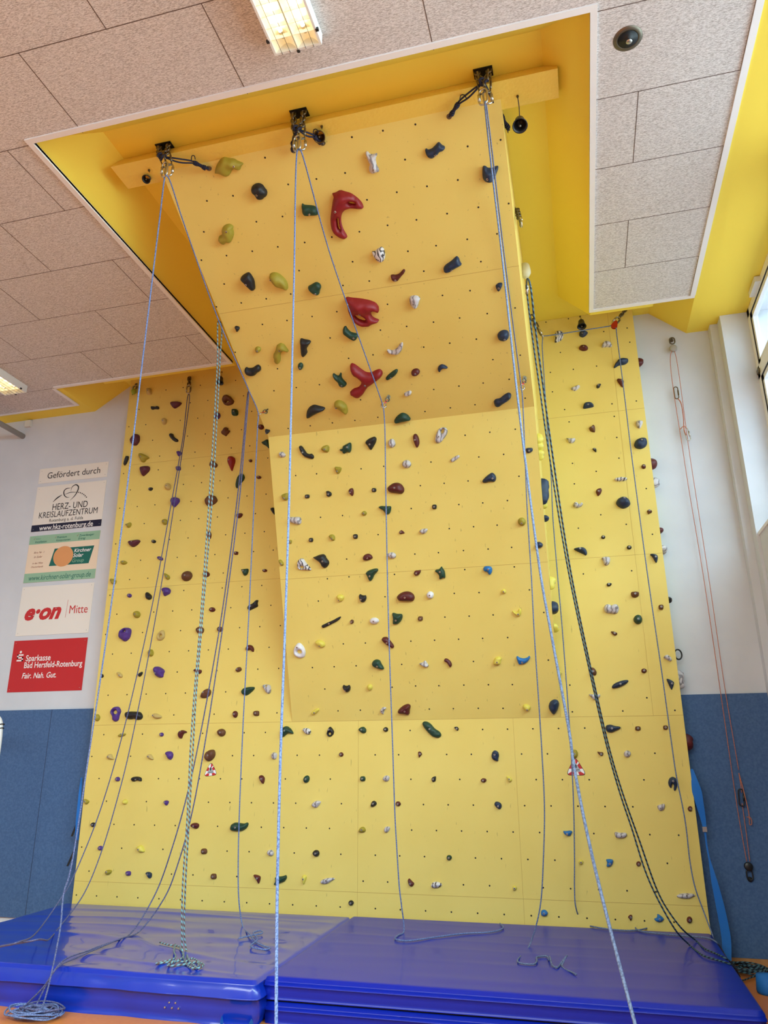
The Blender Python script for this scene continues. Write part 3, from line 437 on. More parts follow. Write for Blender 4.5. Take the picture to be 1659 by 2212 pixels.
('W', 'g', -3.348,2.295,[-68,1,-44,30,12,42,78,40,82,19,43,-18,-2,-47,-40,-42,-61,-24],[], None, 'dark green teardrop hold on the left wall, left of the marbled grey ear shape'),
('W', 'w', -3.127,2.311,[-56,38,-24,46,32,40,41,2,40,-36,18,-54,-11,-39,-40,4],[[-25,33,-10,38,3,30,-9,20,-23,22]], None, 'marbled grey ear shape hold on the left wall, right of the dark green teardrop'),
('W', 'r', -3.47,2.064,[28,-8,22,-24,12,-34,-4,-35,-17,-26,-26,-11,-30,8,-24,24,-11,34,3,35,18,26,28,11],[],[0,0], 'maroon round pebble hold on the left wall, above and right of the brown round pebble'),
('W', 'b', -3.235,2.069,[31,-10,29,-21,18,-26,-10,-26,-23,-22,-31,-13,-34,10,-28,21,-17,26,11,26,25,22,30,13],[],[0,0], 'brown rounded cube hold on the left wall, below the dark green teardrop'),
('W', 'b', -3.611,1.885,[45,-8,36,-26,18,-37,-7,-38,-28,-29,-43,-12,-48,8,-38,26,-17,37,6,38,30,29,45,12],[],[0,0], 'brown round pebble hold, above and right of the brown large potato shape'),
('L', 'W', -2.704,0.711,[-60,1,-45,42,-10,81,21,78,53,39,69,-12,53,-62,12,-75,-36,-59,-56,-33],[[-25,-5,-12,9,19,11,31,-7,16,-27,-11,-26]],[-5,41], 'big white pear-shaped ring hold, below and right of the black sliver behind the prow edge'),
('L', 'Y', -2.472,0.773,[-61,14,-32,38,11,34,44,10,46,-24,13,-43,-21,-29],[],[-6,-16], 'pale yellow chunky knob hold on the middle bulge, right of the big white pear-shaped ring'),
('L', 'Y', -2.589,0.098,[-40,-3,7,29,38,34,46,16,12,-17,-25,-35,-37,-24],[],[-5,-4], 'pale yellow small bar hold on the middle bulge, above the white zebra striped lump'),
('W', 'g', -2.899,1.88,[-65,-21,-58,27,-23,59,13,58,50,30,78,-11,65,-19,24,-10,-2,-22,-28,-46,-55,-45],[],[-8,14], 'dark green parrot-head shape hold, left of the white zebra striped lump'),
('W', 'w', -2.68,1.888,[-53,16,-27,33,18,27,40,6,37,-25,11,-36,-25,-21],[],[2,3], 'white zebra striped lump hold, right of the dark green parrot-head shape'),
('W', 'k', -2.937,2.769,[-10,35,1,39,8,-9,7,-39,-7,-26],[], None, 'black sliver behind the prow edge hold, above and left of the big white pear-shaped ring'),
('L', 'g', -1.697,2.045,[-68,30,-42,40,7,32,62,29,59,-1,43,-41,17,-53,-3,-41,-21,-7,-53,12],[],[15,-24], 'dark green broad hook hold, below and left of the big maroon fat bean'),
('L', 'y', -1.912,2.026,[25,-7,17,-17,6,-23,-7,-23,-19,-16,-24,-6,-24,7,-18,17,-6,23,7,23,18,16,25,5],[],[0,0], 'small olive round stud hold on the middle bulge, left of the dark green broad hook'),
('L', 'k', -1.215,2.03,[20,-10,17,-19,9,-23,-10,-22,-18,-18,-22,-10,-22,10,-17,19,-9,23,10,22,19,18,23,9],[],[0,0], 'small black cube stud hold, below and right of the big maroon fat bean'),
('L', 'y', -2.259,1.815,[-37,18,-14,32,20,27,29,-3,24,-28,-3,-34,-18,-12],[],[1,-12], 'olive stacked toe shape hold, above and right of the big black winged lump'),
('L', 'k', -2.02,1.807,[22,-10,17,-20,10,-24,-11,-23,-19,-19,-23,-10,-23,11,-19,20,-9,24,10,23,20,18,24,10],[],[0,0], 'small black cube stud hold, above and left of the maroon loaf shape'),
('L', 'r', -1.554,1.812,[-30,4,-6,24,14,13,31,-11,8,-13,-18,-17],[],[-7,4], 'maroon bird-head shape hold on the middle bulge, left of the marbled grey pebble'),
('L', 'w', -1.337,1.808,[-48,1,-17,23,36,22,39,6,12,-24,-21,-28],[], None, 'marbled grey pebble hold on the middle bulge, right of the maroon bird-head shape'),
('L', 'r', -1.918,1.594,[-46,0,-31,28,13,39,45,22,57,-11,24,-25,-19,-32,-43,-21],[],[7,-4], 'maroon loaf shape hold on the middle bulge, above the dark green three-cornered wing'),
('L', 'w', -1.671,1.597,[38,-16,27,-28,6,-32,-16,-28,-33,-16,-44,0,-41,17,-26,28,-5,32,17,28,35,16,42,0],[],[0,0], 'marbled grey wide oval hold on the middle bulge, right of the maroon loaf shape'),
('L', 'g', -1.887,1.427,[-65,15,-32,41,37,57,68,51,66,27,27,-3,2,-51,-21,-68,-36,-53,-46,-15],[],[-14,-15], 'dark green three-cornered wing hold on the middle bulge, below the maroon loaf shape'),
('L', 'r', -1.433,1.415,[-41,-8,-22,23,11,21,36,25,30,-1,7,-28,-22,-32],[],[-9,-5], 'maroon mitten shape hold on the middle bulge, left of the dark green star'),
('L', 'g', -1.21,1.395,[-57,23,-40,38,-12,36,16,68,26,45,40,24,45,-8,42,-52,18,-46,-8,-61,-19,-52,-16,-20,-34,5],[],[0,15], 'dark green star hold on the middle bulge, right of the maroon mitten shape'),
('L', 'Y', -2.227,1.214,[-42,12,-21,37,22,33,42,7,26,-25,-6,-40,-22,-23],[],[-11,-18], 'pale yellow heart-shaped knob hold on the middle bulge, left of the black notched pebble'),
('L', 'k', -1.999,1.205,[-39,16,-25,40,-5,26,16,21,35,24,39,-9,19,-41,-7,-48,-31,-30],[],[-13,-16], 'black notched pebble hold on the middle bulge, right of the pale yellow heart-shaped knob'),
('L', 'r', -1.562,1.187,[-100,4,-68,35,-17,55,33,53,72,27,83,-10,66,-42,41,-46,-33,-40,-75,-36],[],[-7,-1], 'maroon large half-moon hold, above and right of the dark green cat-head shape'),
('L', 'W', -1.328,1.193,[33,-9,25,-25,9,-35,-10,-35,-25,-26,-35,-10,-36,9,-25,25,-8,35,10,35,27,26,35,9],[],[0,0], 'white round pebble hold on the middle bulge, right of the maroon large half-moon'),
('L', 'k', -2.344,0.98,[-105,-28,-78,-17,-32,2,22,20,76,46,107,55,103,37,64,6,1,-20,-63,-47,-94,-54],[],[-19,-10], 'big black long slanted bar hold, above and right of the pale yellow chunky knob'),
('L', 'b', -2.131,0.974,[-21,5,-1,25,20,16,20,-9,0,-22,-17,-15],[],[-3,0], 'small brown chip hold on the middle bulge, right of the big black long slanted bar'),
('L', 'W', -1.902,0.973,[47,-9,32,-23,12,-32,-12,-32,-34,-23,-44,-8,-45,9,-35,23,-13,32,12,32,33,23,47,8],[],[0,0], 'white wide oval hold on the middle bulge, left of the dark green cat-head shape'),
('L', 'g', -1.674,0.991,[-43,49,-26,52,2,38,56,37,59,3,37,-37,2,-63,-48,-61,-40,-17],[],[-3,-19], 'dark green cat-head shape hold on the middle bulge, right of the white wide oval'),
('L', 'b', -1.443,0.973,[23,-9,20,-18,10,-22,-11,-21,-20,-18,-26,-10,-24,9,-18,18,-10,22,11,21,21,18,24,10],[],[0,0], 'small brown cube stud hold on the middle bulge, right of the dark green cat-head shape'),
('L', 'y', -0.408,1.823,[-38,10,-18,38,17,37,37,8,30,-26,2,-42,-31,-25],[],[-2,-14], 'olive barrel knob hold on the middle bulge, above and left of the navy rounded wedge'),
('L', 'n', -0.274,1.594,[-36,-1,-19,29,12,33,40,9,34,-18,-1,-31,-31,-21],[], None, 'navy rounded wedge hold on the middle bulge, below and right of the olive barrel knob'),
('L', 'B', -0.76,1.393,[-45,11,-33,38,3,42,41,29,42,-10,23,-41,7,-44,-6,-15,-33,-10],[],[7,12], 'bright blue curled knob hold, above and left of the small pale yellow round stud'),
('L', 'Y', -0.63,1.186,[22,-6,16,-16,5,-22,-6,-22,-17,-16,-23,-6,-21,6,-15,16,-5,22,6,22,16,16,21,6],[],[0,0], 'small pale yellow round stud hold, above and left of the pale yellow cat-shaped jug'),
('L', 'Y', -0.521,0.985,[-47,11,-35,19,-17,2,7,9,21,38,38,30,36,-9,22,-35,-1,-40,-23,-25],[],[7,-17], 'pale yellow cat-shaped jug hold, below and right of the small pale yellow round stud'),
('L', 'r', -1.782,0.755,[-65,36,-44,57,-6,58,20,24,50,-18,58,-43,38,-61,15,-41,-17,-19,-48,7],[],[-7,2], 'maroon slanted bone hold, above and right of the dark green whale shape'),
('L', 'g', -1.903,0.544,[-62,6,-49,38,-13,55,24,44,38,6,63,-39,45,-51,0,-39,-45,-19],[],[0,-9], 'dark green whale shape hold, below and left of the maroon slanted bone'),
('L', 'w', -1.444,0.533,[-50,9,-13,19,13,40,31,10,45,-19,23,-34,-13,-21,-36,-4],[], None, 'marbled grey tooth hold on the middle bulge, left of the maroon curled shrimp shape'),
('L', 'k', -2.241,0.329,[-43,8,-30,31,-14,20,7,17,30,29,41,6,33,-31,2,-49,-27,-30],[],[-11,-20], 'black cat-head shape hold on the middle bulge, left of the pale yellow round stud'),
('L', 'Y', -2.006,0.325,[-27,5,-12,29,13,33,31,8,21,-21,-5,-34,-21,-20],[], None, 'pale yellow round stud hold on the middle bulge, right of the black cat-head shape'),
('L', 'w', -1.89,0.097,[-29,5,-4,33,30,32,33,16,10,0,2,-41,-13,-28,-29,-16],[],[-9,-2], 'marbled grey curled scrap hold on the middle bulge, left of the maroon rounded triangle'),
('L', 'r', -1.667,0.099,[-80,-17,-61,11,-16,43,26,58,51,49,55,29,41,-7,39,-39,25,-51,-15,-40,-65,-36],[],[0,-6], 'maroon rounded triangle hold on the middle bulge, right of the marbled grey curled scrap'),
('W', 'k', -2.439,1.879,[-37,-18,-27,14,-15,41,2,51,25,29,41,1,34,-27,4,-50,-26,-42],[[-16,-14,-5,-5,10,-10,11,-26,-5,-32,-15,-26]],[-6,19], 'black pear with a finger pocket hold, right of the white zebra striped lump'),
('W', 'g', -2.106,1.891,[-45,5,-20,28,14,32,38,8,36,-23,6,-35,-28,-15],[],[-5,3], 'dark green helmet shape hold, below and left of the marbled grey curled scrap'),
('W', 'k', -1.872,1.893,[24,-5,19,-16,8,-22,-5,-23,-16,-17,-25,-7,-25,5,-18,16,-8,22,5,23,17,17,23,7],[],[0,0], 'small black round stud hold on the low front wall, below the marbled grey curled scrap'),
('W', 'g', -1.421,1.887,[-90,55,-77,76,-44,77,-4,54,32,7,76,-17,97,-47,82,-74,50,-79,2,-62,-46,-15,-78,24],[],[-13,4], 'dark green large slanted sausage hold, below and right of the maroon rounded triangle'),
('L', 'r', -1.211,0.541,[-41,16,-29,40,-5,39,25,14,38,-23,19,-52,5,-33,-12,-1],[], None, 'maroon curled shrimp shape hold on the middle bulge, right of the marbled grey tooth'),
('L', 'Y', -0.741,0.54,[-46,-35,-36,8,-18,35,14,42,43,25,29,-2,23,-33,-9,-39],[],[-4,-7], 'pale yellow square knob hold on the middle bulge, left of the bright blue boat shape'),
('L', 'B', -0.505,0.547,[-62,20,-51,35,-30,15,8,6,44,16,60,33,69,15,44,-23,12,-43,-43,-51,-52,-23],[],[-10,-25], 'bright blue boat shape hold on the middle bulge, right of the pale yellow square knob'),
('L', 'Y', -0.51,0.097,[-40,8,-23,31,8,31,37,11,31,-20,6,-37,-20,-23],[],[4,-14], 'pale yellow thimble shape hold on the middle bulge, left of the navy acorn shape'),
('L', 'n', -0.265,0.098,[-44,14,-26,52,10,70,43,62,55,27,36,-27,10,-65,-10,-71,-30,-45,-43,-17],[], None, 'navy acorn shape hold on the middle bulge, right of the pale yellow thimble shape'),
('W', 'k', -1.178,1.892,[-28,14,6,20,23,-2,9,-23,-11,-9],[],[2,-2], 'black small thorn hold, right of the dark green large slanted sausage'),
('W', 'n', -0.824,1.643,[-40,4,-26,41,-2,54,28,37,34,4,24,-25,23,-47,-7,-43,-33,-25],[],[-4,13], 'navy grooved shell hold, above and left of the pale yellow kite shape'),
('W', 'y', -0.112,1.658,[29,-8,22,-26,7,-37,-9,-38,-23,-29,-32,-12,-31,8,-20,26,-7,37,10,38,23,29,30,12],[],[0,0], 'olive round pebble hold on the low front wall, left of the brown comma shape'),
('W', 'b', 0.114,2.377,[-38,0,-13,47,16,38,34,2,28,-23,14,-33,-10,-22,-31,-9],[],[2,6], 'brown rounded triangle hold on the right wall, above the marbled grey moustache shape'),
('W', 'n', 0.343,2.263,[-77,-20,-49,9,20,33,70,37,79,23,49,-6,-20,-34,-71,-41],[],[2,-1], 'big navy long slanted bar hold, above and right of the marbled grey moustache shape'),
('W', 'r', 0.563,2.375,[24,-5,16,-15,5,-21,-7,-21,-18,-16,-23,-6,-23,5,-18,15,-6,21,7,21,18,16,25,6],[],[0,0], 'small maroon round stud hold, above and right of the big navy long slanted bar'),
('W', 'n', 0.778,2.255,[-34,43,-13,44,34,15,24,-18,2,-63,-13,-21],[],[10,-1], 'navy sharp triangle hold on the right wall, below the marbled grey saddle shape'),
('W', 'w', 0.115,2.16,[-60,21,-28,20,9,11,40,23,45,1,28,-19,-3,-38,-31,-18],[], None, 'marbled grey moustache shape hold on the right wall, below the brown rounded triangle'),
('W', 'n', 0.239,1.876,[-66,1,-51,29,-13,34,22,20,71,14,69,-5,30,-21,-12,-39,-49,-33],[],[-7,-2], 'navy tadpole shape hold, below and right of the marbled grey moustache shape'),
('W', 'b', 0.456,1.872,[24,-8,19,-15,9,-19,-11,-19,-21,-16,-24,-9,-22,7,-19,15,-10,19,11,19,20,16,24,9],[],[0,0], 'small brown cube stud hold on the low front wall, right of the navy tadpole shape'),
('W', 'b', 0.69,1.876,[20,-7,15,-15,8,-19,-10,-19,-18,-16,-20,-9,-19,7,-16,15,-8,19,10,19,18,16,22,9],[],[0,0], 'small brown cube stud hold on the low front wall, below the navy sharp triangle'),
('W', 'b', 0.116,1.66,[-32,19,-4,13,21,13,25,-11,5,-23,-14,-11],[],[3,-5], 'brown comma shape hold on the low front wall, right of the olive round pebble'),
('W', 'w', 0.344,1.656,[28,-6,20,-20,7,-29,-9,-29,-22,-22,-29,-9,-30,6,-21,20,-7,29,9,29,23,22,31,9],[],[0,0], 'marbled grey round pebble hold, below and right of the navy tadpole shape'),
('W', 'n', 0.694,1.402,[-36,21,-21,52,8,66,37,49,46,14,27,-36,9,-56,2,-40,11,-6,1,6,-8,-6,-14,-33,-26,-25,-35,-6],[],[3,28], 'navy horseshoe claw hold, above and right of the marbled grey sheep-head shape'),
('W', 'w', 0.579,1.218,[-33,12,-9,20,31,31,32,8,21,-22,-11,-34,-30,-15],[],[-7,-9], 'marbled grey sheep-head shape hold, below and left of the navy horseshoe claw'),
('W', 'r', 0.811,1.207,[17,-4,13,-14,4,-21,-6,-22,-14,-17,-19,-7,-19,4,-12,14,-3,21,7,22,15,17,19,7],[],[0,0], 'small maroon round stud hold, below and right of the navy horseshoe claw'),
('W', 'w', 0.073,5.928,[-50,-56,-40,25,-28,59,8,71,51,52,56,10,35,-38,-2,-58,-29,-64],[],[4,-1], 'white zebra striped fang hold on the right wall, left of the navy pear shape'),
('W', 'n', 0.328,5.924,[-41,9,-23,37,12,33,58,12,33,-23,-3,-43,-36,-24],[],[-5,-7], 'navy pear shape hold on the right wall, above the maroon wide oval'),
('W', 'r', 0.321,5.754,[45,-14,35,-29,13,-35,-12,-33,-33,-21,-48,-4,-47,14,-33,28,-12,35,13,33,34,21,45,4],[],[0,0], 'maroon wide oval hold on the right wall, below the navy pear shape'),
('W', 'w', 0.553,5.754,[-52,-12,-35,30,-4,46,46,33,58,-19,40,-32,-10,-22,-44,-24],[],[4,6], 'marbled grey bread loaf shape hold on the right wall, right of the maroon wide oval'),
('W', 'n', 0.675,5.521,[-76,-43,-60,-1,-12,51,38,52,82,37,74,-1,38,-25,-20,-21,-64,-49],[], None, 'big navy dolphin shape hold on the right wall, above the maroon axe-blade shape'),
('W', 'r', 0.652,5.299,[-35,41,-11,47,36,21,27,-21,15,-63,-3,-36,-28,11],[],[14,10], 'maroon axe-blade shape hold on the right wall, below the big navy dolphin shape'),
('W', 'w', 0.2,5.297,[-57,1,-26,13,36,32,49,11,14,-23,-17,-34],[], None, 'marbled grey arrowhead hold on the right wall, above and left of the navy half-loaf shape'),
('W', 'k', 0.431,5.289,[-21,11,-2,25,31,19,16,1,10,-17,-11,-26,-23,-13],[],[-3,6], 'small black key shape hold, above and right of the navy half-loaf shape'),
('W', 'n', 0.308,5.079,[-55,-18,-41,28,-15,41,27,36,54,11,57,-18,30,-23,-12,-27,-46,-29],[],[1,0], 'navy half-loaf shape hold on the right wall, below and right of the marbled grey arrowhead'),
('W', 'b', 0.327,4.818,[-34,15,-8,22,10,43,29,27,25,-43,3,-40,-25,-23],[],[0,5], 'brown twin-eared block hold on the right wall, below the navy half-loaf shape'),
('W', 'w', 0.103,4.715,[-47,29,-1,19,49,18,42,-14,11,-38,-22,-25,-32,9],[],[2,-12], 'marbled grey folded lump hold, below and left of the brown twin-eared block'),
('W', 'k', 0.329,4.583,[-25,12,-6,22,18,12,15,-29,-2,-18],[],[-2,5], 'small black tooth hold on the right wall, below the brown twin-eared block'),
('W', 'n', 0.775,4.601,[-69,-10,-44,42,6,59,57,53,65,2,43,-41,-7,-61,-53,-44],[],[8,18], 'navy big dome hold on the right wall, below the marbled grey funnel shape'),
('W', 'w', 0.781,4.812,[-30,12,-20,38,13,39,44,26,27,-14,7,-50,-12,-41,-29,-11],[],[-1,10], 'marbled grey funnel shape hold on the right wall, above the navy big dome'),
('L', 'n', -0.287,2.476,[-32,18,-11,24,35,20,34,-12,0,-28,-26,-22],[],[1,-6], 'navy square nub hold on the middle bulge, left of the marbled grey folded lump'),
('W', 'r', 0.776,4.354,[21,-7,15,-18,4,-24,-7,-23,-16,-17,-22,-5,-20,7,-14,18,-4,24,7,23,16,17,20,6],[],[0,0], 'small maroon round stud hold on the right wall, below the navy big dome'),
('W', 'w', 0.544,4.242,[-61,6,-36,21,12,22,65,11,63,-11,32,-21,-24,-18,-51,-9],[],[7,10], 'white zebra striped cigar hold on the right wall, above the navy big lipped dome'),
('W', 'r', 0.327,4.132,[-29,6,-13,31,24,38,33,17,19,-21,-12,-49,-22,-22],[],[-2,0], 'maroon guitar-pick shape hold, above and right of the marbled grey curled hook'),
('W', 'w', 0.116,4.017,[-48,0,-30,29,-6,27,12,-1,39,23,51,4,31,-25,-11,-36,-38,-23],[],[-18,0], 'marbled grey curled hook hold, below and left of the maroon guitar-pick shape'),
('W', 'n', 0.547,3.998,[-73,-4,-53,38,-11,60,28,57,60,23,67,-21,40,-49,-8,-64,-49,-41],[],[11,29], 'navy big lipped dome hold on the right wall, below the white zebra striped cigar'),
('W', 'b', 0.777,3.881,[-22,14,1,29,29,9,19,-11,4,-14,-13,-24,-18,-4],[],[0,12], 'small brown three-toed chip hold on the right wall, right of the navy big lipped dome'),
('W', 'k', 0.326,3.663,[19,-5,13,-14,4,-18,-6,-18,-15,-13,-19,-5,-18,5,-14,14,-5,18,6,18,14,13,19,5],[],[0,0], 'small black round stud hold on the right wall, above the marbled grey fang'),
('W', 'k', 0.555,3.542,[22,-6,15,-15,5,-20,-7,-20,-17,-14,-22,-5,-22,6,-16,15,-5,20,6,20,17,14,23,5],[],[0,0], 'small black round stud hold, above and right of the marbled grey fang'),
('W', 'n', 0.111,3.54,[-79,26,-40,36,16,38,46,13,52,-30,36,-52,10,-31,-43,-2],[],[-11,17], 'navy pistol shape hold on the right wall, left of the marbled grey fang'),
('W', 'n', 0.772,3.427,[-41,33,-14,38,29,24,33,-5,13,-61,-3,-35,-17,7],[],[10,1], 'navy pointed triangle hold on the right wall, above and right of the brown cube-like block'),
('W', 'w', 0.328,3.424,[-41,31,-15,42,39,38,42,5,24,-36,0,-49,-22,-32,-27,1],[], None, 'marbled grey fang hold on the right wall, right of the navy pistol shape'),
('W', 'k', 0.336,3.191,[-24,4,-11,20,25,13,22,-3,5,-18,-18,-17],[],[-2,3], 'small black pebble hold on the right wall, below the marbled grey fang'),
('W', 'b', 0.557,3.084,[-34,6,-28,26,14,27,42,19,35,-22,0,-34,-29,-22],[],[3,0], 'brown cube-like block hold on the right wall, above the dark green round pebble'),
('W', 'w', 0.333,2.96,[-68,16,-46,43,-16,44,2,28,30,43,60,37,73,0,55,-46,21,-54,-9,-43,-39,-43,-64,-24],[],[2,3], 'marbled grey large bow-tie hold, below and left of the brown cube-like block'),
('W', 'g', 0.561,2.846,[37,-11,28,-31,9,-43,-12,-44,-29,-32,-40,-12,-39,11,-26,31,-8,43,13,44,31,32,38,12],[],[0,0], 'dark green round pebble hold on the right wall, below the brown cube-like block'),
('W', 'b', 0.777,2.95,[20,-10,16,-20,8,-24,-11,-23,-19,-19,-22,-11,-21,10,-17,20,-8,24,11,24,20,19,23,11],[],[0,0], 'small brown cube stud hold, above and right of the dark green round pebble'),
('W', 'b', 0.338,2.726,[-34,22,0,20,28,3,23,-16,0,-23,-18,-6],[],[2,1], 'brown bird-head shape hold on the right wall, below the marbled grey large bow-tie'),
('W', 'w', 0.784,2.482,[-44,6,-22,28,4,32,29,4,30,-23,14,-34,-12,-14],[],[3,10], 'marbled grey saddle shape hold on the right wall, above the navy sharp triangle'),
('W', 't', -4.874,1.652,[-46,3,-27,31,12,31,26,3,48,-23,13,-25,-26,-20],[],[-13,3], 'tan ring with a tail hold, below and left of the olive flat bar'),
('W', 't', -4.403,1.65,[-47,8,-27,31,11,26,42,-15,33,-30,-11,-19],[],[-14,5], 'tan leaf-shaped ring hold on the low front wall, left of the purple folded heart'),
('W', 'p', -4.185,1.667,[-51,17,-34,40,20,40,45,12,41,-24,17,-48,-11,-33,-29,-5],[],[-10,-10], 'purple folded heart hold on the low front wall, right of the tan leaf-shaped ring'),
('W', 'b', -3.724,1.663,[-62,-17,-48,32,-3,57,48,56,62,9,44,-31,0,-60,-42,-48],[],[-4,1], 'brown large potato shape hold, below and left of the brown round pebble'),
('W', 'p', -4.763,1.434,[27,-5,23,-16,11,-22,-2,-23,-16,-18,-26,-8,-27,5,-22,16,-11,22,3,23,16,18,24,8],[],[0,0], 'small purple round stud hold on the low front wall, left of the black bean'),
('W', 'k', -4.544,1.431,[-61,5,-45,25,8,30,58,19,67,-17,40,-17,13,-8,-29,-24,-51,-13],[],[6,3], 'black bean hold on the low front wall, below and left of the tan leaf-shaped ring'),
('W', 'y', -5.111,1.214,[-35,21,-2,22,45,1,11,-35,-20,-10],[],[1,1], 'olive flat triangle hold on the low front wall, above the black round stud'),
('W', 'Y', -4.648,1.214,[-35,2,-13,25,15,20,31,3,20,-24,-17,-26],[], None, 'pale yellow round ring hold, below and left of the black bean'),
('W', 'p', -4.176,1.21,[-33,15,-2,24,28,15,22,-11,5,-31,-20,-11],[],[-11,4], 'purple guitar-pick shape hold on the low front wall, above and left of the maroon peanut'),
('W', 'k', -4.995,0.99,[27,-4,23,-15,12,-21,-3,-22,-16,-17,-26,-8,-29,4,-23,15,-12,22,3,22,17,17,25,8],[],[0,0], 'black round stud hold on the low front wall, below the olive flat triangle'),
('W', 'r', -3.839,1.0,[-51,1,-28,24,13,27,46,15,42,-19,12,-32,-34,-16],[],[-3,-3], 'maroon peanut hold on the low front wall, left of the dark green large whale shape'),
('W', 'p', -4.882,0.772,[29,-4,23,-14,11,-21,-3,-22,-17,-17,-26,-8,-27,4,-23,14,-12,21,3,22,16,17,25,8],[],[0,0], 'purple round stud hold on the low front wall, above the olive tilted cup'),
('W', 'Y', -4.423,0.773,[-48,17,-14,35,22,37,55,-23,30,-30,-12,-31,-33,-4],[],[-5,-1], 'pale yellow cube hold on the low front wall, above the navy arrowhead'),
('W', 'b', -3.721,0.769,[34,-9,28,-19,17,-24,-10,-26,-24,-22,-30,-13,-31,9,-29,19,-18,24,10,26,22,22,30,13],[],[0,0], 'brown rounded cube hold on the low front wall, below the maroon peanut'),
('W', 'y', -4.761,0.553,[-38,-13,-31,17,11,22,41,15,26,-15,-9,-27],[],[-10,3], 'olive tilted cup hold on the low front wall, left of the purple cube stud'),
('W', 'p', -4.535,0.548,[29,-7,25,-16,16,-21,-8,-22,-20,-19,-25,-11,-28,7,-26,16,-16,21,7,22,19,19,27,11],[],[0,0], 'purple cube stud hold on the low front wall, right of the olive tilted cup'),
('W', 'n', -4.302,0.541,[-43,21,-11,29,29,19,32,-18,11,-35,-17,-15],[],[-4,6], 'navy arrowhead hold on the low front wall, below the pale yellow cube'),
('W', 'b', -3.601,0.55,[30,-8,28,-18,17,-23,-9,-24,-22,-21,-30,-13,-31,8,-26,18,-17,23,10,24,22,21,27,13],[],[0,0], 'brown rounded cube hold on the low front wall, left of the maroon sharp triangle'),
('W', 'w', -3.022,1.655,[-32,14,-9,38,29,26,32,0,19,-33,-10,-33,-29,-13],[],[0,9], 'marbled grey snail shape hold, above and right of the maroon fang shape'),
('W', 'r', -2.322,1.665,[23,-4,18,-14,7,-20,-4,-21,-15,-16,-22,-7,-22,4,-17,14,-8,20,4,21,14,16,21,7],[],[0,0], 'small maroon round stud hold, below and right of the black pear with a finger pocket'),
('W', 'r', -3.141,1.438,[-38,14,-27,35,2,37,28,14,27,-21,16,-49,-9,-29],[],[-1,2], 'maroon fang shape hold, below and left of the marbled grey snail shape'),
('W', 'g', -2.674,1.438,[27,-16,14,-30,-3,-36,-19,-33,-30,-20,-33,-2,-26,16,-12,30,3,36,19,32,29,20,31,3],[],[0,0], 'dark green round pebble hold on the low front wall, above the marbled grey fish shape'),
('W', 'w', -2.568,1.213,[-50,-7,-22,22,15,33,51,23,35,-6,3,-37,-31,-27],[],[-1,2], 'marbled grey fish shape hold on the low front wall, below the dark green round pebble'),
('W', 'g', -3.361,1.0,[-95,-17,-83,21,-40,38,10,32,54,27,83,40,100,28,86,-10,43,-38,-5,-45,-64,-43,-89,-34],[],[-25,-8], 'dark green large whale shape hold on the low front wall, right of the maroon peanut'),
('W', 'w', -3.02,0.772,[28,-19,15,-27,-4,-27,-20,-20,-32,-8,-35,7,-28,19,-13,26,4,27,21,20,31,8,33,-5],[],[0,0], 'marbled grey round pebble hold on the low front wall, above the dark green fish shape'),
('W', 'k', -2.558,0.779,[33,-5,27,-19,12,-28,-6,-29,-21,-23,-33,-10,-35,5,-26,19,-11,28,6,29,23,23,32,10],[],[0,0], 'black round pebble hold, above and right of the pale yellow sharp triangle'),
('W', 'r', -3.143,0.547,[-49,29,-17,32,31,19,30,-12,15,-54,-10,-14],[],[3,1], 'maroon sharp triangle hold on the low front wall, left of the dark green fish shape'),
('W', 'g', -2.915,0.541,[-61,-42,-41,-9,-52,22,-19,27,27,32,64,45,72,18,48,-15,2,-28,-39,-50],[],[-4,5], 'dark green fish shape hold on the low front wall, right of the maroon sharp triangle'),
('W', 'Y', -2.672,0.556,[-22,23,-3,38,30,25,17,-15,-4,-56,-18,-16],[],[-2,0], 'pale yellow sharp triangle hold, left of the marbled grey twisted bar'),
('W', 'w', -2.443,0.548,[-70,-18,-57,5,-3,23,60,29,77,17,43,1,-2,-28,-47,-29],[],[-4,3], 'marbled grey twisted bar hold, right of the pale yellow sharp triangle'),
('W', 'r', -1.54,1.661,[-17,25,5,29,25,4,9,-13,-9,-33,-13,-12],[],[5,4], 'maroon hooked tooth hold, below and left of the dark green large slanted sausage'),
('W', 'g', -2.103,1.443,[27,-8,23,-18,13,-22,-9,-23,-21,-19,-26,-11,-25,8,-22,18,-14,22,10,23,20,19,25,11],[],[0,0], 'small dark green cube stud hold, left of the marbled grey lump'),
('W', 'w', -1.871,1.446,[-35,-5,-17,24,15,29,35,16,28,-17,1,-31,-26,-17],[],[1,0], 'marbled grey lump hold, right of the small dark green cube stud'),
('W', 'k', -1.409,1.44,[-27,-1,-15,19,21,29,18,-1,15,-17,-12,-28],[],[-5,-1], 'black thorn shape hold, below and right of the maroon hooked tooth'),
('W', 'r', -0.945,1.431,[-29,4,-9,20,23,16,28,-4,6,-22,-19,-16],[],[-2,0], 'maroon pebble hold on the low front wall, below and left of the navy grooved shell'),
('W', 'k', -1.994,1.218,[-31,-22,-22,18,1,32,26,19,30,-1,14,-18,-17,-28],[],[-1,4], 'black knot shape hold, above and right of the olive sloped triangle'),
('W', 'r', -1.757,1.221,[-26,-3,-16,23,15,22,30,-2,10,-22,-12,-19],[],[1,0], 'maroon heart shape hold on the low front wall, right of the black knot shape'),
('W', 'y', -2.104,0.99,[-42,-17,-25,19,11,31,32,8,30,-16,-6,-25],[],[-2,3], 'olive sloped triangle hold on the low front wall, left of the marbled grey molar'),
('W', 'w', -1.866,0.999,[-31,-3,-16,25,29,26,31,6,6,-28,-20,-26],[], None, 'marbled grey molar hold on the low front wall, right of the olive sloped triangle'),
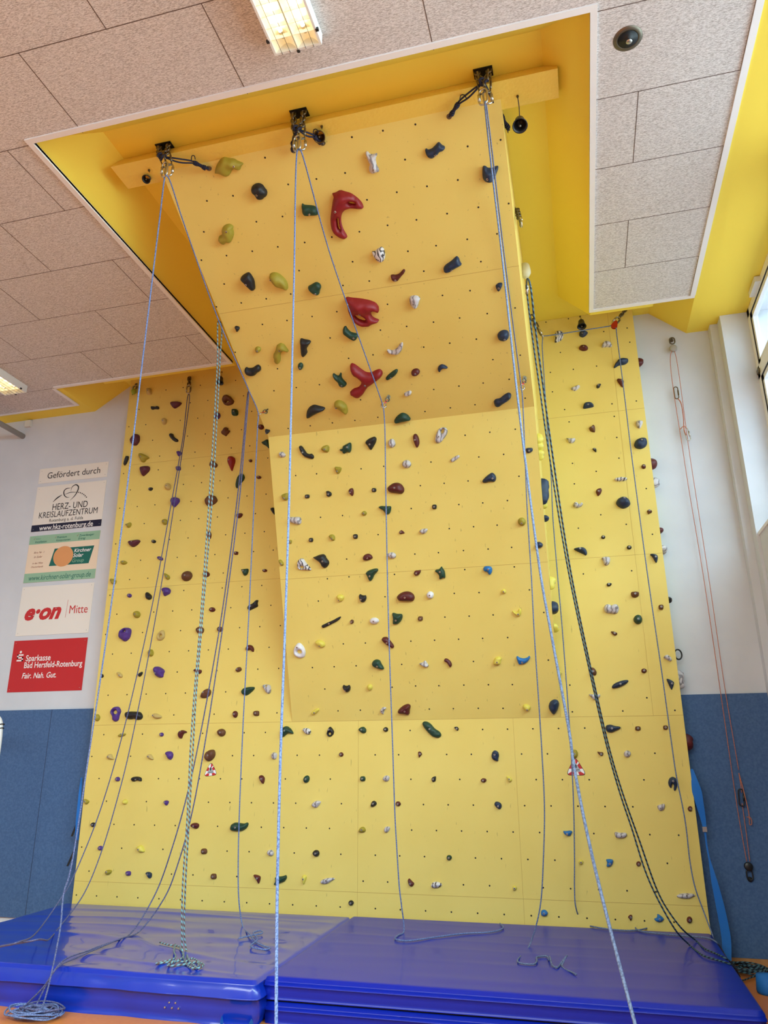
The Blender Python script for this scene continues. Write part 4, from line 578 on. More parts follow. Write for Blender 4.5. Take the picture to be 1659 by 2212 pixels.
('W', 'g', -1.287,0.773,[24,-4,17,-15,7,-21,-6,-22,-17,-18,-23,-8,-23,4,-19,15,-7,21,5,22,17,18,24,8],[],[0,0], 'small dark green round stud hold, above and right of the white zebra striped almond'),
('W', 'r', -1.647,0.559,[-28,20,-13,36,9,14,38,-8,12,-37,-18,-25],[],[-2,-9], 'maroon claw shape hold on the low front wall, left of the white zebra striped almond'),
('W', 'w', -1.413,0.546,[-49,-5,-30,22,12,28,54,13,49,-9,3,-26,-39,-23],[],[3,0], 'white zebra striped almond hold on the low front wall, right of the maroon claw shape'),
('W', 'n', -0.823,1.22,[-36,6,-25,29,1,31,31,14,33,-18,13,-38,-17,-22],[],[2,-8], 'navy egg shape hold, below and left of the pale yellow kite shape'),
('W', 'Y', -0.711,1.441,[-27,26,7,26,30,-3,15,-25,-7,-25,-17,1],[],[2,1], 'pale yellow kite shape hold, below and right of the navy grooved shell'),
('W', 'B', -0.221,0.999,[-44,16,-12,15,21,21,40,11,30,-6,17,-27,-15,-24,-38,-7],[],[-10,-7], 'bright blue whale shape hold on the low front wall, left of the marbled grey bone'),
('W', 'Y', -0.132,0.766,[19,-4,13,-14,4,-20,-6,-21,-14,-16,-18,-7,-19,4,-14,14,-4,20,6,21,14,16,20,7],[],[0,0], 'small pale yellow round stud hold, below and right of the bright blue whale shape'),
('W', 'Y', -0.715,0.544,[19,-3,13,-13,5,-19,-5,-20,-14,-16,-18,-7,-18,3,-14,13,-5,19,5,20,13,16,19,7],[],[0,0], 'small pale yellow round stud hold, above and left of the bright blue kite shape'),
('W', 'B', -0.476,0.357,[-27,2,-18,25,14,29,37,5,25,-18,-7,-25,-24,-17],[],[2,2], 'bright blue kite shape hold on the low front wall, below the bright blue whale shape'),
('W', 'w', 0.219,0.991,[-51,15,-36,25,-3,16,47,21,57,-3,34,-23,-8,-28,-41,-25],[],[7,-8], 'marbled grey bone hold on the low front wall, above the bright blue boomerang shape'),
('W', 'B', 0.105,0.769,[-29,25,7,30,37,23,28,-9,5,-33,-30,-34,-17,-2],[],[2,-6], 'bright blue boomerang shape hold on the low front wall, below the marbled grey bone'),
('W', 'r', 0.344,0.766,[19,-4,13,-13,4,-19,-6,-20,-14,-16,-19,-7,-19,4,-14,13,-4,19,6,20,15,16,20,7],[],[0,0], 'small maroon round stud hold, below and right of the marbled grey bone'),
('W', 'w', 0.696,0.533,[-77,-1,-45,16,2,21,57,19,75,5,54,-3,21,-20,-18,-21,-69,-15],[],[3,4], 'big marbled grey long driftwood shape hold, above and right of the bright blue fish shape'),
('W', 'r', 0.234,0.353,[-22,2,-1,23,19,19,14,-8,-2,-28,-8,-8],[],[3,5], 'small maroon claw shape hold, left of the bright blue fish shape'),
('W', 'B', 0.461,0.357,[-43,-5,-14,4,-9,36,19,20,43,-1,22,-24,-18,-30],[],[5,-3], 'bright blue fish shape hold, below and left of the big marbled grey long driftwood shape'),
('W', 'r', 0.699,0.356,[22,-4,15,-16,4,-24,-8,-25,-18,-20,-22,-9,-21,4,-15,16,-4,24,8,25,17,19,22,9],[],[0,0], 'small maroon round stud hold, below the big marbled grey long driftwood shape'),
('W', 'k', -2.21,0.371,[26,-3,19,-14,8,-21,-5,-22,-17,-17,-23,-8,-25,3,-20,14,-8,21,5,22,17,17,25,8],[],[0,0], 'small black round stud hold, below and right of the marbled grey twisted bar')]
DOTS = {'U': [(-1992,2543),(-1876,2322),(-2342,2320),(-2568,2321),(-1645,2320),(-1999,2093),(-2225,2091),(-2691,2090),(-1883,1858),(-2116,1862),(-2343,1864),(-2575,1866),(-2806,1866),(-2001,1635),(-1299,2557),(-1063,2556),(-822,2552),(-944,2331),(-1414,2322),(-1055,2111),(-1296,2097),(-819,2112),(-582,2115),(-947,1877),(-1181,1875),(-1416,1865),(-1649,1862),(-703,1882),(-1064,1641),(-832,1647),(-2689,1630),(-2601,1438),(-2366,1438),(-2137,1445),(-2838,1439),(-2482,1209),(-2248,1210),(-2013,1211),(-2833,979),(-2492,750),(-2605,522),(-2377,525),(-2146,524),(-1533,1633),(-1667,1445),(-1436,1446),(-969,1454),(-1783,1220),(-1330,1216),(-854,1219),(-1911,983),(-1446,987),(-1210,986),(-972,989),(-745,992),(-1568,757),(-1798,756),(-1101,764),(-867,767),(-1092,316),(-857,319),(-499,1456),(-621,1223),(-509,995),(-274,1009),(-633,770),(-278,555),(-518,547),(-400,324),(-635,319),(-475,2335),(-236,2334),(-459,1887),(-230,1874),(-580,1655),(-345,1658),(-1799,303),(-2142,81),(-1913,79),(-1681,84),(-2372,78),(-2605,77),(-279,103),(-974,94),(-741,96),(-1218,86)], 'L': [(-632,2681),(-396,2683),(-754,2461),(-522,2462),(-1212,2459),(-1334,2244),(-1103,2245),(-874,2246),(-399,2245),(-524,2030),(-754,2028),(-980,2032),(-865,2678),(-2366,2457),(-2586,2461),(-1906,2462),(-1678,2464),(-2135,2023),(-2363,2024),(-1442,2033),(-1791,1808),(-2130,1593),(-1444,1594),(-1214,1591),(-2122,1417),(-2346,1412),(-1662,1412),(-1775,1201),(-2460,1197),(-1205,974),(-1091,1812),(-859,1812),(-638,1809),(-974,1594),(-741,1592),(-522,1592),(-977,1414),(-513,1409),(-1096,1195),(-861,1189),(-393,1187),(-973,972),(-747,972),(-280,971),(-2238,761),(-2012,760),(-1556,759),(-1324,758),(-2581,538),(-2353,539),(-2126,540),(-1666,538),(-2470,321),(-1781,320),(-1547,326),(-1320,322),(-2351,101),(-2121,103),(-1432,100),(-1092,758),(-864,756),(-630,754),(-969,542),(-276,530),(-1079,321),(-847,318),(-624,313),(-1199,99),(-961,98),(-729,93)], 'W': [(787,2022),(343,2025),(-101,2026),(562,2136),(-104,2266),(108,3311),(554,3313),(780,3657),(100,3774),(552,3776),(324,3893),(775,4124),(100,4240),(323,4352),(100,4462),(553,4470),(555,4695),(104,4923),(553,4929),(70,5068),(545,5072),(783,5073),(-38,5288),(-42,5519),(196,5521),(433,5525),(79,5740),(790,5754),(543,5922),(781,5926),(-44,6134),(195,6136),(-5105,333),(-4872,333),(-4640,333),(-4407,333),(-4175,333),(-3942,333),(-3710,333),(-3477,333),(-3245,333),(-3012,333),(-2780,333),(-2547,333),(-2315,333),(-1980,333),(-1747,333),(-1515,333),(-1282,333),(-1049,333),(-817,333),(-585,333),(-352,333),(-119,333),(112,333),(345,333),(577,333),(-4989,555),(-4059,555),(-3826,555),(-3361,555),(-2096,555),(-1863,555),(-1166,555),(-933,555),(-468,555),(-236,555),(-3,555),(229,555),(461,555),(-5105,776),(-4640,776),(-4175,776),(-3942,776),(-3477,776),(-3245,776),(-2780,776),(-2315,776),(-1980,776),(-1747,776),(-1515,776),(-1049,776),(-817,776),(-585,776),(-352,776),(577,776),(-4756,997),(-4524,997),(-4291,997),(-4059,997),(-3594,997),(-3129,997),(-2896,997),(-2664,997),(-2431,997),(-1631,997),(-1398,997),(-1166,997),(-933,997),(-701,997),(-468,997),(-3,997),(461,997),(694,997),(-4872,1218),(-4407,1218),(-3942,1218),(-3710,1218),(-3477,1218),(-3245,1218),(-3012,1218),(-2780,1218),(-2315,1218),(-1515,1218),(-1282,1218),(-1049,1218),(-585,1218),(-352,1218),(-119,1218),(112,1218),(345,1218),(-4989,1439),(-4291,1439),(-4059,1439),(-3826,1439),(-3594,1439),(-3361,1439),(-2896,1439),(-2431,1439),(-1631,1439),(-1166,1439),(-468,1439),(-236,1439),(-3,1439),(229,1439),(461,1439),(-5105,1660),(-4640,1660),(-3942,1660),(-3477,1660),(-3245,1660),(-2780,1660),(-2547,1660),(-1980,1660),(-1747,1660),(-1282,1660),(-1049,1660),(-585,1660),(-352,1660),(577,1660),(-4989,1881),(-4524,1881),(-3826,1881),(-3361,1881),(-3129,1881),(-1631,1881),(-933,1881),(-701,1881),(-468,1881),(-236,1881),(-3,1881),(-4175,2070),(-3942,2070),(-3710,2070),(-3012,2070),(-4989,2292),(-4756,2292),(-4524,2292),(-4291,2292),(-4059,2292),(-3594,2292),(-4175,2514),(-3710,2514),(-3245,2514),(-3012,2514),(-4989,2735),(-4756,2735),(-4291,2735),(-4059,2735),(-3826,2735),(-3594,2735),(-3129,2735),(-5105,2957),(-4640,2957),(-4175,2957),(-3477,2957),(-3245,2957),(-3012,2957),(-4989,3179),(-4524,3179),(-4291,3179),(-4059,3179),(-3594,3179),(-3129,3179),(-5105,3402),(-4175,3402),(-3942,3402),(-3710,3402),(-3477,3402),(-3245,3402),(-3012,3402),(-4872,3570),(-4640,3570),(-3710,3570),(-3012,3570),(-4756,3788),(-4291,3788),(-4059,3788),(-3826,3788),(-3361,3788),(-3129,3788),(-5105,4008),(-4407,4008),(-4175,4008),(-3710,4008),(-3477,4008),(-3245,4008),(-3012,4008),(-4756,4227),(-4291,4227),(-4059,4227),(-3826,4227),(-3361,4227),(-5105,4446),(-4872,4446),(-4640,4446),(-4175,4446),(-3710,4446),(-3477,4446),(-3245,4446),(-3012,4446),(-4989,4665),(-4291,4665),(-4059,4665),(-3826,4665),(-3129,4665),(-5105,4884),(-4640,4884),(-4175,4884),(-3245,4884),(-3012,4884),(-4640,5060),(-4175,5060),(-3942,5060),(-3710,5060),(-3477,5060),(-3012,5060),(-4756,5279),(-4291,5279),(-4059,5279),(-3594,5279),(-3129,5279),(-5105,5499),(-4872,5499),(-4407,5499),(-4175,5499),(-3477,5499),(-3245,5499),(-3012,5499),(-4989,5718),(-4291,5718),(-4059,5718),(-3594,5718),(-3361,5718),(-3129,5718),(-5105,5938),(-4640,5938),(-4407,5938),(-4175,5938),(-3942,5938),(-3710,5938),(-3477,5938),(-3245,5938),(-3012,5938)]}
ROPES = {'R1': [[-3.686,-2.314,0.03],[-3.648,-2.32,0.053],[-3.499,-2.42,0.542],[-3.466,-2.47,0.792],[-3.423,-2.492,0.903],[-3.256,-2.659,1.758],[-3.11,-2.815,2.578],[-2.972,-2.975,3.46],[-2.853,-3.13,4.349],[-2.717,-3.307,5.423],[-2.673,-3.36,5.754]], 'R1b': [[-2.652,-3.36,5.736],[-2.727,-3.004,5.669],[-2.779,-2.685,5.57],[-2.831,-2.119,5.313],[-2.805,-1.511,4.943],[-2.789,-1.29,4.785]], 'R1c': [[-2.789,-1.29,4.785],[-2.794,-1.28,4.707],[-2.834,-1.186,4.035],[-2.908,-1.011,2.839],[-2.986,-0.841,1.746],[-3.037,-0.691,0.819],[-3.037,-0.631,0.459],[-3.011,-0.6,0.279],[-2.768,-0.974,0.279],[-2.607,-1.205,0.279],[-2.496,-1.306,0.279],[-2.432,-1.349,0.279],[-2.449,-1.397,0.279],[-2.593,-1.344,0.279],[-2.643,-1.109,0.279],[-2.773,-0.89,0.279],[-2.749,-0.815,0.279],[-2.692,-0.906,0.279],[-2.743,-0.985,0.279],[-2.8,-1.114,0.279]], 'R2': [[-1.613,-3.4,5.679],[-1.512,-3.613,4.465],[-1.42,-3.807,3.56],[-1.331,-4.001,2.814],[-1.249,-4.195,2.203],[-1.16,-4.412,1.656],[-1.059,-4.644,1.207],[-0.942,-4.9,0.853]], 'R2b': [[-1.587,-3.4,5.673],[-1.661,-2.519,5.471],[-1.58,-1.323,4.818],[-1.57,-1.22,4.744]], 'R2c': [[-1.57,-1.22,4.744],[-1.56,-1.206,4.636],[-1.575,-1.104,3.854],[-1.596,-0.96,2.803],[-1.606,-0.804,1.735],[-1.612,-0.717,1.16],[-1.609,-0.68,0.927],[-1.601,-0.629,0.602],[-1.591,-0.61,0.485],[-1.58,-0.576,0.279],[-1.595,-0.716,0.279],[-1.584,-0.855,0.279],[-1.489,-0.885,0.279],[-1.308,-0.731,0.279],[-1.107,-0.548,0.279],[-0.92,-0.456,0.279],[-0.839,-0.377,0.279],[-0.803,-0.253,0.279],[-0.846,-0.096,0.279]], 'R3': [[-0.296,-3.4,5.737],[-0.281,-3.461,5.308],[-0.237,-3.606,4.389],[-0.193,-3.796,3.4],[-0.178,-3.86,3.114],[-0.13,-4.05,2.374],[-0.105,-4.12,2.142],[-0.056,-4.276,1.695],[-0.054,-4.298,1.637],[-0.013,-4.434,1.324],[0.068,-4.669,0.912],[0.077,-4.7,0.868]], 'R3b': [[-0.292,-3.36,5.777],[-0.297,-3.027,5.721],[-0.308,-2.229,5.419],[-0.296,-1.235,4.753]], 'R3c': [[-0.296,-1.235,4.753],[-0.292,-1.23,4.691],[-0.322,-1.142,3.642],[-0.329,-1.089,3.049],[-0.339,-1.049,2.611],[-0.348,-0.956,1.653],[-0.36,-0.915,1.251],[-0.394,-0.878,0.906],[-0.44,-0.843,0.577],[-0.487,-0.825,0.415],[-0.546,-0.81,0.279],[-0.595,-1.269,0.279],[-0.578,-1.341,0.279],[-0.482,-1.356,0.279],[-0.463,-1.251,0.279],[-0.469,-1.149,0.279],[-0.405,-1.107,0.279],[-0.382,-1.219,0.279],[-0.377,-1.218,0.302],[-0.352,-1.356,0.279],[-0.321,-1.402,0.279],[-0.297,-1.275,0.279],[-0.253,-1.3,0.332],[-0.29,-1.322,0.279],[-0.191,-1.544,0.279]], 'R4': [[-4.274,-0.09,5.783],[-4.275,-0.125,5.219],[-4.311,-0.172,4.502],[-4.398,-0.279,3.034],[-4.534,-0.386,1.742],[-4.66,-0.45,1.058],[-4.626,-0.8,0.555],[-4.6,-0.9,0.5],[-4.537,-1.2,0.335],[-3.392,-2.969,0.6],[-3.746,-2.669,0.5],[-4.097,-2.497,0.4]], 'R4b': [[-4.273,-0.07,5.793],[-4.288,-0.151,4.507],[-4.34,-0.256,3.035],[-4.424,-0.362,1.741],[-4.473,-0.4,1.326],[-4.566,-0.45,0.799],[-4.595,-0.6,0.473],[-4.531,-1.0,0.263],[-3.334,-2.883,0.6],[-3.545,-2.775,0.55],[-3.821,-2.579,0.48],[-4.201,-2.378,0.38]], 'R5': [[-2.9,-1.992,5.398],[-2.894,-1.968,4.995],[-2.92,-1.889,3.778],[-2.96,-1.814,2.706],[-2.993,-1.767,2.084],[-3.007,-1.738,1.719],[-3.014,-1.698,1.231],[-3.034,-1.651,0.675],[-3.024,-1.624,0.362],[-3.017,-1.616,0.279],[-2.79,-1.942,0.279],[-2.715,-1.996,0.279],[-2.753,-1.859,0.279],[-2.863,-1.756,0.279],[-2.867,-1.86,0.279],[-2.921,-1.848,0.279],[-3.037,-1.945,0.279],[-2.983,-1.798,0.279],[-3.092,-1.606,0.279],[-3.195,-1.411,0.279]], 'R5b': [[-2.9,-1.936,5.394],[-2.9,-1.912,5.027],[-2.927,-1.824,3.801],[-2.983,-1.74,2.72],[-3.018,-1.688,2.093],[-3.029,-1.655,1.72],[-3.044,-1.608,1.191],[-3.06,-1.559,0.66],[-3.057,-1.531,0.372],[-3.039,-1.522,0.279],[-2.838,-1.836,0.279],[-2.693,-1.979,0.279],[-2.698,-1.895,0.279],[-2.784,-1.841,0.279],[-2.83,-1.914,0.279],[-2.931,-1.975,0.279],[-2.94,-1.748,0.279],[-3.08,-1.532,0.279],[-3.137,-1.457,0.279],[-3.233,-1.435,0.279],[-3.345,-1.378,0.279]], 'R6': [[-2.9,-1.312,5.012],[-2.94,-1.27,4.487],[-2.99,-1.225,3.944],[-3.128,-1.127,2.83],[-3.326,-1.023,1.727],[-3.423,-0.981,1.312],[-3.544,-0.94,0.912],[-3.694,-0.9,0.536],[-3.756,-1.121,0.279],[-3.713,-1.465,0.279],[-3.688,-1.912,0.279],[-3.631,-2.233,0.279],[-3.692,-2.25,0.18],[-3.855,-2.275,0.02]], 'R6b': [[-2.88,-1.339,4.996],[-2.914,-1.294,4.474],[-2.956,-1.246,3.934],[-3.092,-1.142,2.825],[-3.258,-1.032,1.727],[-3.371,-0.971,1.154],[-3.484,-0.93,0.782],[-3.599,-0.9,0.517],[-3.731,-1.027,0.279],[-3.714,-1.345,0.279],[-3.73,-1.721,0.279],[-3.675,-2.153,0.279],[-3.738,-2.2,0.126],[-3.745,-2.248,0.02]], 'R7': [[-0.08,-0.25,5.818],[-0.051,-0.25,5.816],[0.592,-0.15,5.888],[0.622,-0.15,5.889]], 'R7b': [[0.657,-0.14,5.859],[0.657,-0.14,5.821],[0.66,-0.139,5.469],[0.663,-0.137,4.911],[0.663,-0.136,4.525],[0.681,-0.131,3.199],[0.704,-0.128,2.273],[0.712,-0.126,1.787],[0.72,-0.125,1.476],[0.741,-0.124,1.221],[0.748,-0.123,1.071],[0.746,-0.122,0.802],[0.761,-0.121,0.616],[0.806,-0.12,0.435],[0.831,-0.286,0.3],[0.971,0.675,0.05]], 'R7c': [[-0.098,-0.25,5.788],[-0.097,-0.25,5.743],[-0.106,-0.24,5.389],[-0.116,-0.223,4.805],[-0.117,-0.206,4.273],[-0.132,-0.193,3.869],[-0.132,-0.172,3.241],[-0.129,-0.155,2.738],[-0.137,-0.119,1.771],[-0.152,-0.099,1.273],[-0.182,-0.08,0.801],[-0.202,-0.07,0.565],[-0.204,-0.08,0.44],[-0.16,0.102,0.279],[-0.053,-0.054,0.279],[0.185,-0.128,0.279],[0.307,-0.065,0.279],[0.364,0.023,0.279],[0.335,0.068,0.279],[0.272,0.022,0.279],[0.303,-0.125,0.279],[0.563,-0.21,0.279],[0.784,-0.248,0.279],[0.837,-0.384,0.279],[0.889,-0.251,0.2],[0.971,-0.11,0.02]], 'R8': [[-0.15,-2.358,4.969],[-0.143,-2.286,4.732],[-0.117,-2.138,4.253],[-0.094,-2.013,3.852],[-0.026,-1.737,2.972],[0.076,-1.479,2.169],[0.149,-1.316,1.67],[0.204,-1.224,1.393],[0.269,-1.136,1.134],[0.339,-1.035,0.836],[0.401,-0.974,0.665],[0.496,-0.9,0.467],[0.626,-0.52,0.279],[0.665,-0.758,0.279],[0.688,-0.848,0.279],[0.755,-0.936,0.279],[0.82,-1.021,0.279],[0.895,-0.808,0.2],[0.991,-0.34,0.02]], 'R8b': [[-0.1,-3.13,4.452],[-0.096,-3.004,4.283],[-0.079,-2.76,3.934],[-0.062,-2.553,3.623],[-0.009,-2.095,2.886],[0.086,-1.668,2.152],[0.161,-1.398,1.67],[0.222,-1.245,1.394],[0.314,-1.059,1.06],[0.414,-0.862,0.701],[0.47,-0.788,0.572],[0.56,-0.7,0.432],[0.694,-0.372,0.279],[0.726,-0.632,0.279],[0.781,-0.758,0.279],[0.824,-0.881,0.279],[0.897,-0.706,0.2],[0.993,-0.237,0.02]], 'R9': [[1.19,0.11,5.619],[1.175,0.11,4.449],[1.198,0.11,3.229],[1.203,0.11,2.114],[1.205,0.11,1.194],[1.218,0.11,0.793]], 'R9b': [[1.233,0.11,5.613],[1.232,0.11,4.443],[1.243,0.11,3.226],[1.244,0.11,2.184],[1.259,0.11,1.519]], 'R9c': [[1.248,0.11,1.25],[1.246,0.11,1.012],[1.242,0.11,0.794]], 'R9d': [[1.257,0.11,1.493],[1.257,0.1,1.38],[1.255,0.1,1.335]], 'R9e': [[1.257,0.11,1.493],[1.272,0.09,1.343],[1.286,0.09,1.159],[1.281,0.09,1.079],[1.297,0.09,1.087],[1.293,0.09,1.138],[1.265,0.09,1.141]], 'R9f': [[1.217,0.11,5.06],[1.222,0.1,4.889],[1.212,0.1,4.737],[1.223,0.1,4.685]]}
KP = {'plate0': [-2.781,-3.235,6.158], 'plate1': [-1.66,-3.263,6.158], 'plate2': [-0.305,-3.26,6.158], 'biner0': [-2.665,-3.36,5.752], 'biner1': [-1.616,-3.36,5.73], 'biner2': [-0.294,-3.36,5.786], 'hangU0': [-2.446,-3.136,5.961], 'hangU1a': [-1.759,-3.132,5.959], 'hangU1b': [-1.518,-3.14,5.964], 'hangU2a': [-0.574,-3.141,5.964], 'hangU2b': [-0.19,-2.783,6.09], 'bell0': [-2.979,-3.14,5.99], 'bell0t': [-2.924,-3.211,5.995], 'bell1': [-1.519,-3.2,5.98], 'bell1t': [-1.485,-3.267,5.995], 'bell2': [-0.088,-3.1,5.821], 'bell2t': [-0.088,-3.164,5.995], 'bellW': [0.32,-0.1,5.995], 'bellWt': [0.317,-0.02,6.136], 'bellL': [-3.859,-0.1,5.912], 'bellLt': [-3.891,-0.02,6.071], 'hookL': [-5.056,-0.02,6.064], 'hookLb': [-5.046,-0.06,5.915], 'hookM': [-4.316,-0.02,6.05], 'hookMb': [-4.276,-0.09,5.808], 'qU0': [-2.737,-1.207,4.852], 'qU0e': [-2.783,-1.28,4.779], 'qU1': [-1.519,-1.19,4.842], 'qU1e': [-1.566,-1.215,4.741], 'qU2': [-0.259,-1.209,4.853], 'qU2e': [-0.293,-1.226,4.748], 'sideA': [-0.2,-1.869,6.235], 'sideAb': [-0.16,-2.652,5.359], 'sideB': [-0.2,-0.811,6.332], 'sideBm': [-0.16,-1.489,5.69], 'sideBb': [-0.13,-2.47,4.89], 'chainR': [-0.2,-0.3,6.05], 'chainRb': [-0.09,-0.25,5.809], 'hookR': [0.782,-0.03,6.119], 'pull': [0.642,-0.15,5.883], 'pulW': [1.221,0.13,5.747], 'pulWb': [1.215,0.11,5.637], 'pulB': [1.226,0.11,0.776], 'pulB2': [1.218,0.11,0.698], 'bin1': [1.189,0.11,5.158], 'bin2': [1.237,0.11,4.688], 'clipM': [1.251,0.1,1.313], 'clipM2': [1.243,0.1,1.257], 'down': [0.611,-3.541,5.86], 'pipe': [-6.778,0.156,5.632], 'box': [-6.707,0.156,5.795], 'coilL': [-3.709,-2.287,0.0], 'coilR': [1.061,-0.098,0.0], 'blueR': [1.128,-0.563,0.1], 'st0': [-3.709,0.0,1.515], 'st1': [-0.111,0.0,1.534], 'frameL': [-5.76,-0.6,1.975], 'strapR': [0.876,0.05,1.486], 'sideB2': [-0.2,-1.45,5.78], 'sideBb2': [-0.15,-2.358,4.969]}
STRAP_R = [[0.867,0.02,1.529],[0.875,0.0,1.438],[0.891,0.0,1.271],[0.91,0.02,1.086],[0.909,0.02,0.906],[0.925,0.0,0.697],[0.95,0.0,0.457],[0.963,0.0,0.223],[0.942,-0.03,0.08]]
STRAP_W = [0.02, 0.08, 0.05, 0.014, 0.012, 0.05, 0.065, 0.07, 0.07]
STRAP_L = [[-5.274,0.1,1.444],[-5.199,0.0,1.263],[-5.182,0.0,0.905],[-5.188,0.03,0.836]]
SIDE = [(-0.203,-0.741,4.467, 'Y', 0.05,0.07),(-0.203,-0.736,4.452, 'Y', 0.07,0.12),(-0.203,-0.715,4.389, 'Y', 0.06,0.11),(-0.203,-0.689,4.309, 'Y', 0.06,0.1),(-0.203,-0.579,3.982, 'n', 0.1,0.24),(-0.203,-0.546,3.882, 'Y', 0.06,0.11),(-0.203,-0.501,3.748, 'n', 0.07,0.07),(-0.203,-0.309,3.174, 'Y', 0.06,0.14),(-0.203,-0.235,2.952, 'n', 0.08,0.14),(-0.203,-0.176,2.777, 'Y', 0.06,0.09),(-0.203,-0.04,2.369, 'Y', 0.05,0.05),(0.853,0.07,5.541, 'r', 0.09,0.09),(0.853,0.07,4.404, 'r', 0.1,0.12),(0.853,0.07,4.201, 'w', 0.1,0.12),(0.853,0.07,3.707, 'r', 0.08,0.07),(0.853,0.07,3.516, 'w', 0.09,0.1),(0.853,0.07,3.027, 'k', 0.05,0.06),(0.853,0.07,2.287, 'w', 0.09,0.16),(0.853,0.07,1.75, 'r', 0.1,0.14)]
# ------------------------------------------------------------------ climbing surfaces (origin, up vector, outward normal)
T_W = 0.156                                     # the climbing wall stands this far in front of the plaster wall
X_L, X_RW = -5.147, 0.852                       # its left and right edge
B0, B1 = -2.843, -0.205                         # sides of the protruding middle
CR, UT, LB = (-0.911, 4.705), (-3.175, 6.007), (0.0, 1.980)
SURF = {}
for k, a, b in (('W', (0, 0), (0, 1)), ('L', LB, CR), ('U', CR, UT)):
    o = Vector((0, a[0], a[1])); v = Vector((0, b[0] - a[0], b[1] - a[1])) if k != 'W' else Vector((0, 0, 1))
    v.normalize(); SURF[k] = (o if k != 'W' else Vector((0, 0, 0)), v, EX.cross(v))
def on(s, x, v, off=0.0): o, up, n = SURF[s]; return o + EX * x + up * v + n * off

# ================================================================== THE ROOM
YB = -14.0; XL = -9.5
fl = MB().box((XL - 0.2, YB - 0.2, -0.1), (X_R + 0.4, T_W + 0.2, 0.0)); struct('floor', fl, M['floor'])
# plaster wall behind the climbing wall, with the stepped pilaster in its right corner
w = MB().box((XL - 0.2, T_W, 0), (X_R + 0.5, T_W + 0.2, Z_HIGH + 0.1))
w.box((1.590, 0.046, 0), (1.672, T_W, Z_LOW)); w.box((1.663, Y_R, 0), (X_R + 0.5, T_W, Z_LOW - 0.0005))
struct('wall_back', w, M['white'])
w = MB().box((X_R, YB, 0), (X_R + 0.34, Y_R, Z_SILL - 0.03)); w.box((X_R + 0.341, YB, Z_LOW), (X_R + 0.5, T_W + 0.2, Z_HIGH + 0.1))
w.box((X_R, YB, Z_SILL - 0.03), (X_R + 0.34, Y_R - WIN_W * WIN_N, Z_LOW)); struct('wall_right', w, M['white'])
struct('wall_left', MB().box((XL - 0.2, YB, 0), (XL, T_W, Z_HIGH)), M['white'])
struct('wall_front', MB().box((XL, YB - 0.2, 0), (X_R + 0.3, YB, Z_HIGH)), M['white'])
# concrete ceiling painted yellow: high slab, low strips along both sides, sloped haunches
YF, YN = -0.520, -3.785
cx = [-5.81, -3.495, 0.385, 1.372]
hi = MB().box((XL, YB, Z_HIGH), (X_R + 0.5, T_W, Z_HIGH + 0.15))
hi.prism_y([(1.030, Z_HIGH), (1.376, Z_LOW + 0.001), (X_R + 0.34, Z_LOW + 0.001), (X_R + 0.34, Z_HIGH)], YB, T_W)
hi.prism_y([(XL, Z_HIGH), (XL, Z_LOW + 0.001), (-5.735, Z_LOW + 0.001), (-5.255, Z_HIGH)], YB, T_W)
hi.prism_y([(0.100, Z_HIGH), (0.399, Z_LOW + 0.02), (1.0, Z_LOW + 0.02), (1.0, Z_HIGH)], YB, -0.424)
hi.prism_y([(-5.2, Z_HIGH), (-5.2, Z_LOW + 0.02), (-3.51, Z_LOW + 0.02), (-3.163, Z_HIGH)], YB, -0.424)
hi.prism_x([(YB, Z_HIGH), (YB, Z_LOW + 0.02), (YN - 0.01, Z_LOW + 0.02), (-3.49, Z_HIGH)], -3.4, 0.3)
struct('ceiling', hi, M['yceil'])
# wood-wool acoustic boards under it, staggered joints
ac = MB()
def slab(x0, x1, y0, y1): ac.box((x0, y0, Z_LOW), (x1, y1, Z_LOW + 0.019))
slab(XL, cx[0], YB, -0.06); slab(cx[0], cx[1], YB, YF); slab(cx[1], cx[2], YB, YN); slab(cx[2], cx[3], YB, YF)
def region(x, y):
    if x < cx[0]: return y < -0.06
    if x < cx[1]: return y < YF
    if x < cx[2]: return y < YN
    return x < cx[3] and y < YF
def joint(a, b, along):
    n = max(1, int(abs(b - a) / 0.05)); run = None
    for k in range(n + 1):
        pass
rows = [-0.52 - 0.65 * k for k in range(0, 21)]
zs = Z_LOW - 0.0006
for y in rows[1:]:
    for x0, x1, lim in ((XL, cx[0], -0.06), (cx[0], cx[1], YF), (cx[1], cx[2], YN - 0.02), (cx[2], cx[3], YF)):
        if y < lim: ac.add([(x0, y - 0.003, zs), (x0, y + 0.003, zs), (x1, y + 0.003, zs), (x1, y - 0.003, zs)], [(0, 1, 2, 3)], 1)
for i in range(-1, 20):
    ya = rows[i] if i >= 0 else 0.13; yb = rows[i] - 0.65 if i >= 0 else -0.52
    x = (-3.73 if i % 2 == 0 else -4.36) - 1.265 * 4
    while x < 1.37:
        if region(x, (ya + yb) / 2) and (i >= 0): ac.add([(x - 0.003, yb, zs), (x - 0.003, ya, zs), (x + 0.003, ya, zs), (x + 0.003, yb, zs)], [(0, 1, 2, 3)], 1)
        x += 1.265
ac.add([(XL, -0.523, zs), (XL, -0.517, zs), (cx[0], -0.517, zs), (cx[0], -0.523, zs)], [(0, 1, 2, 3)], 1)
struct('ceiling', ac, [M['acoustic'], M['seam']])
TW_ = 0.042; n_t = 1
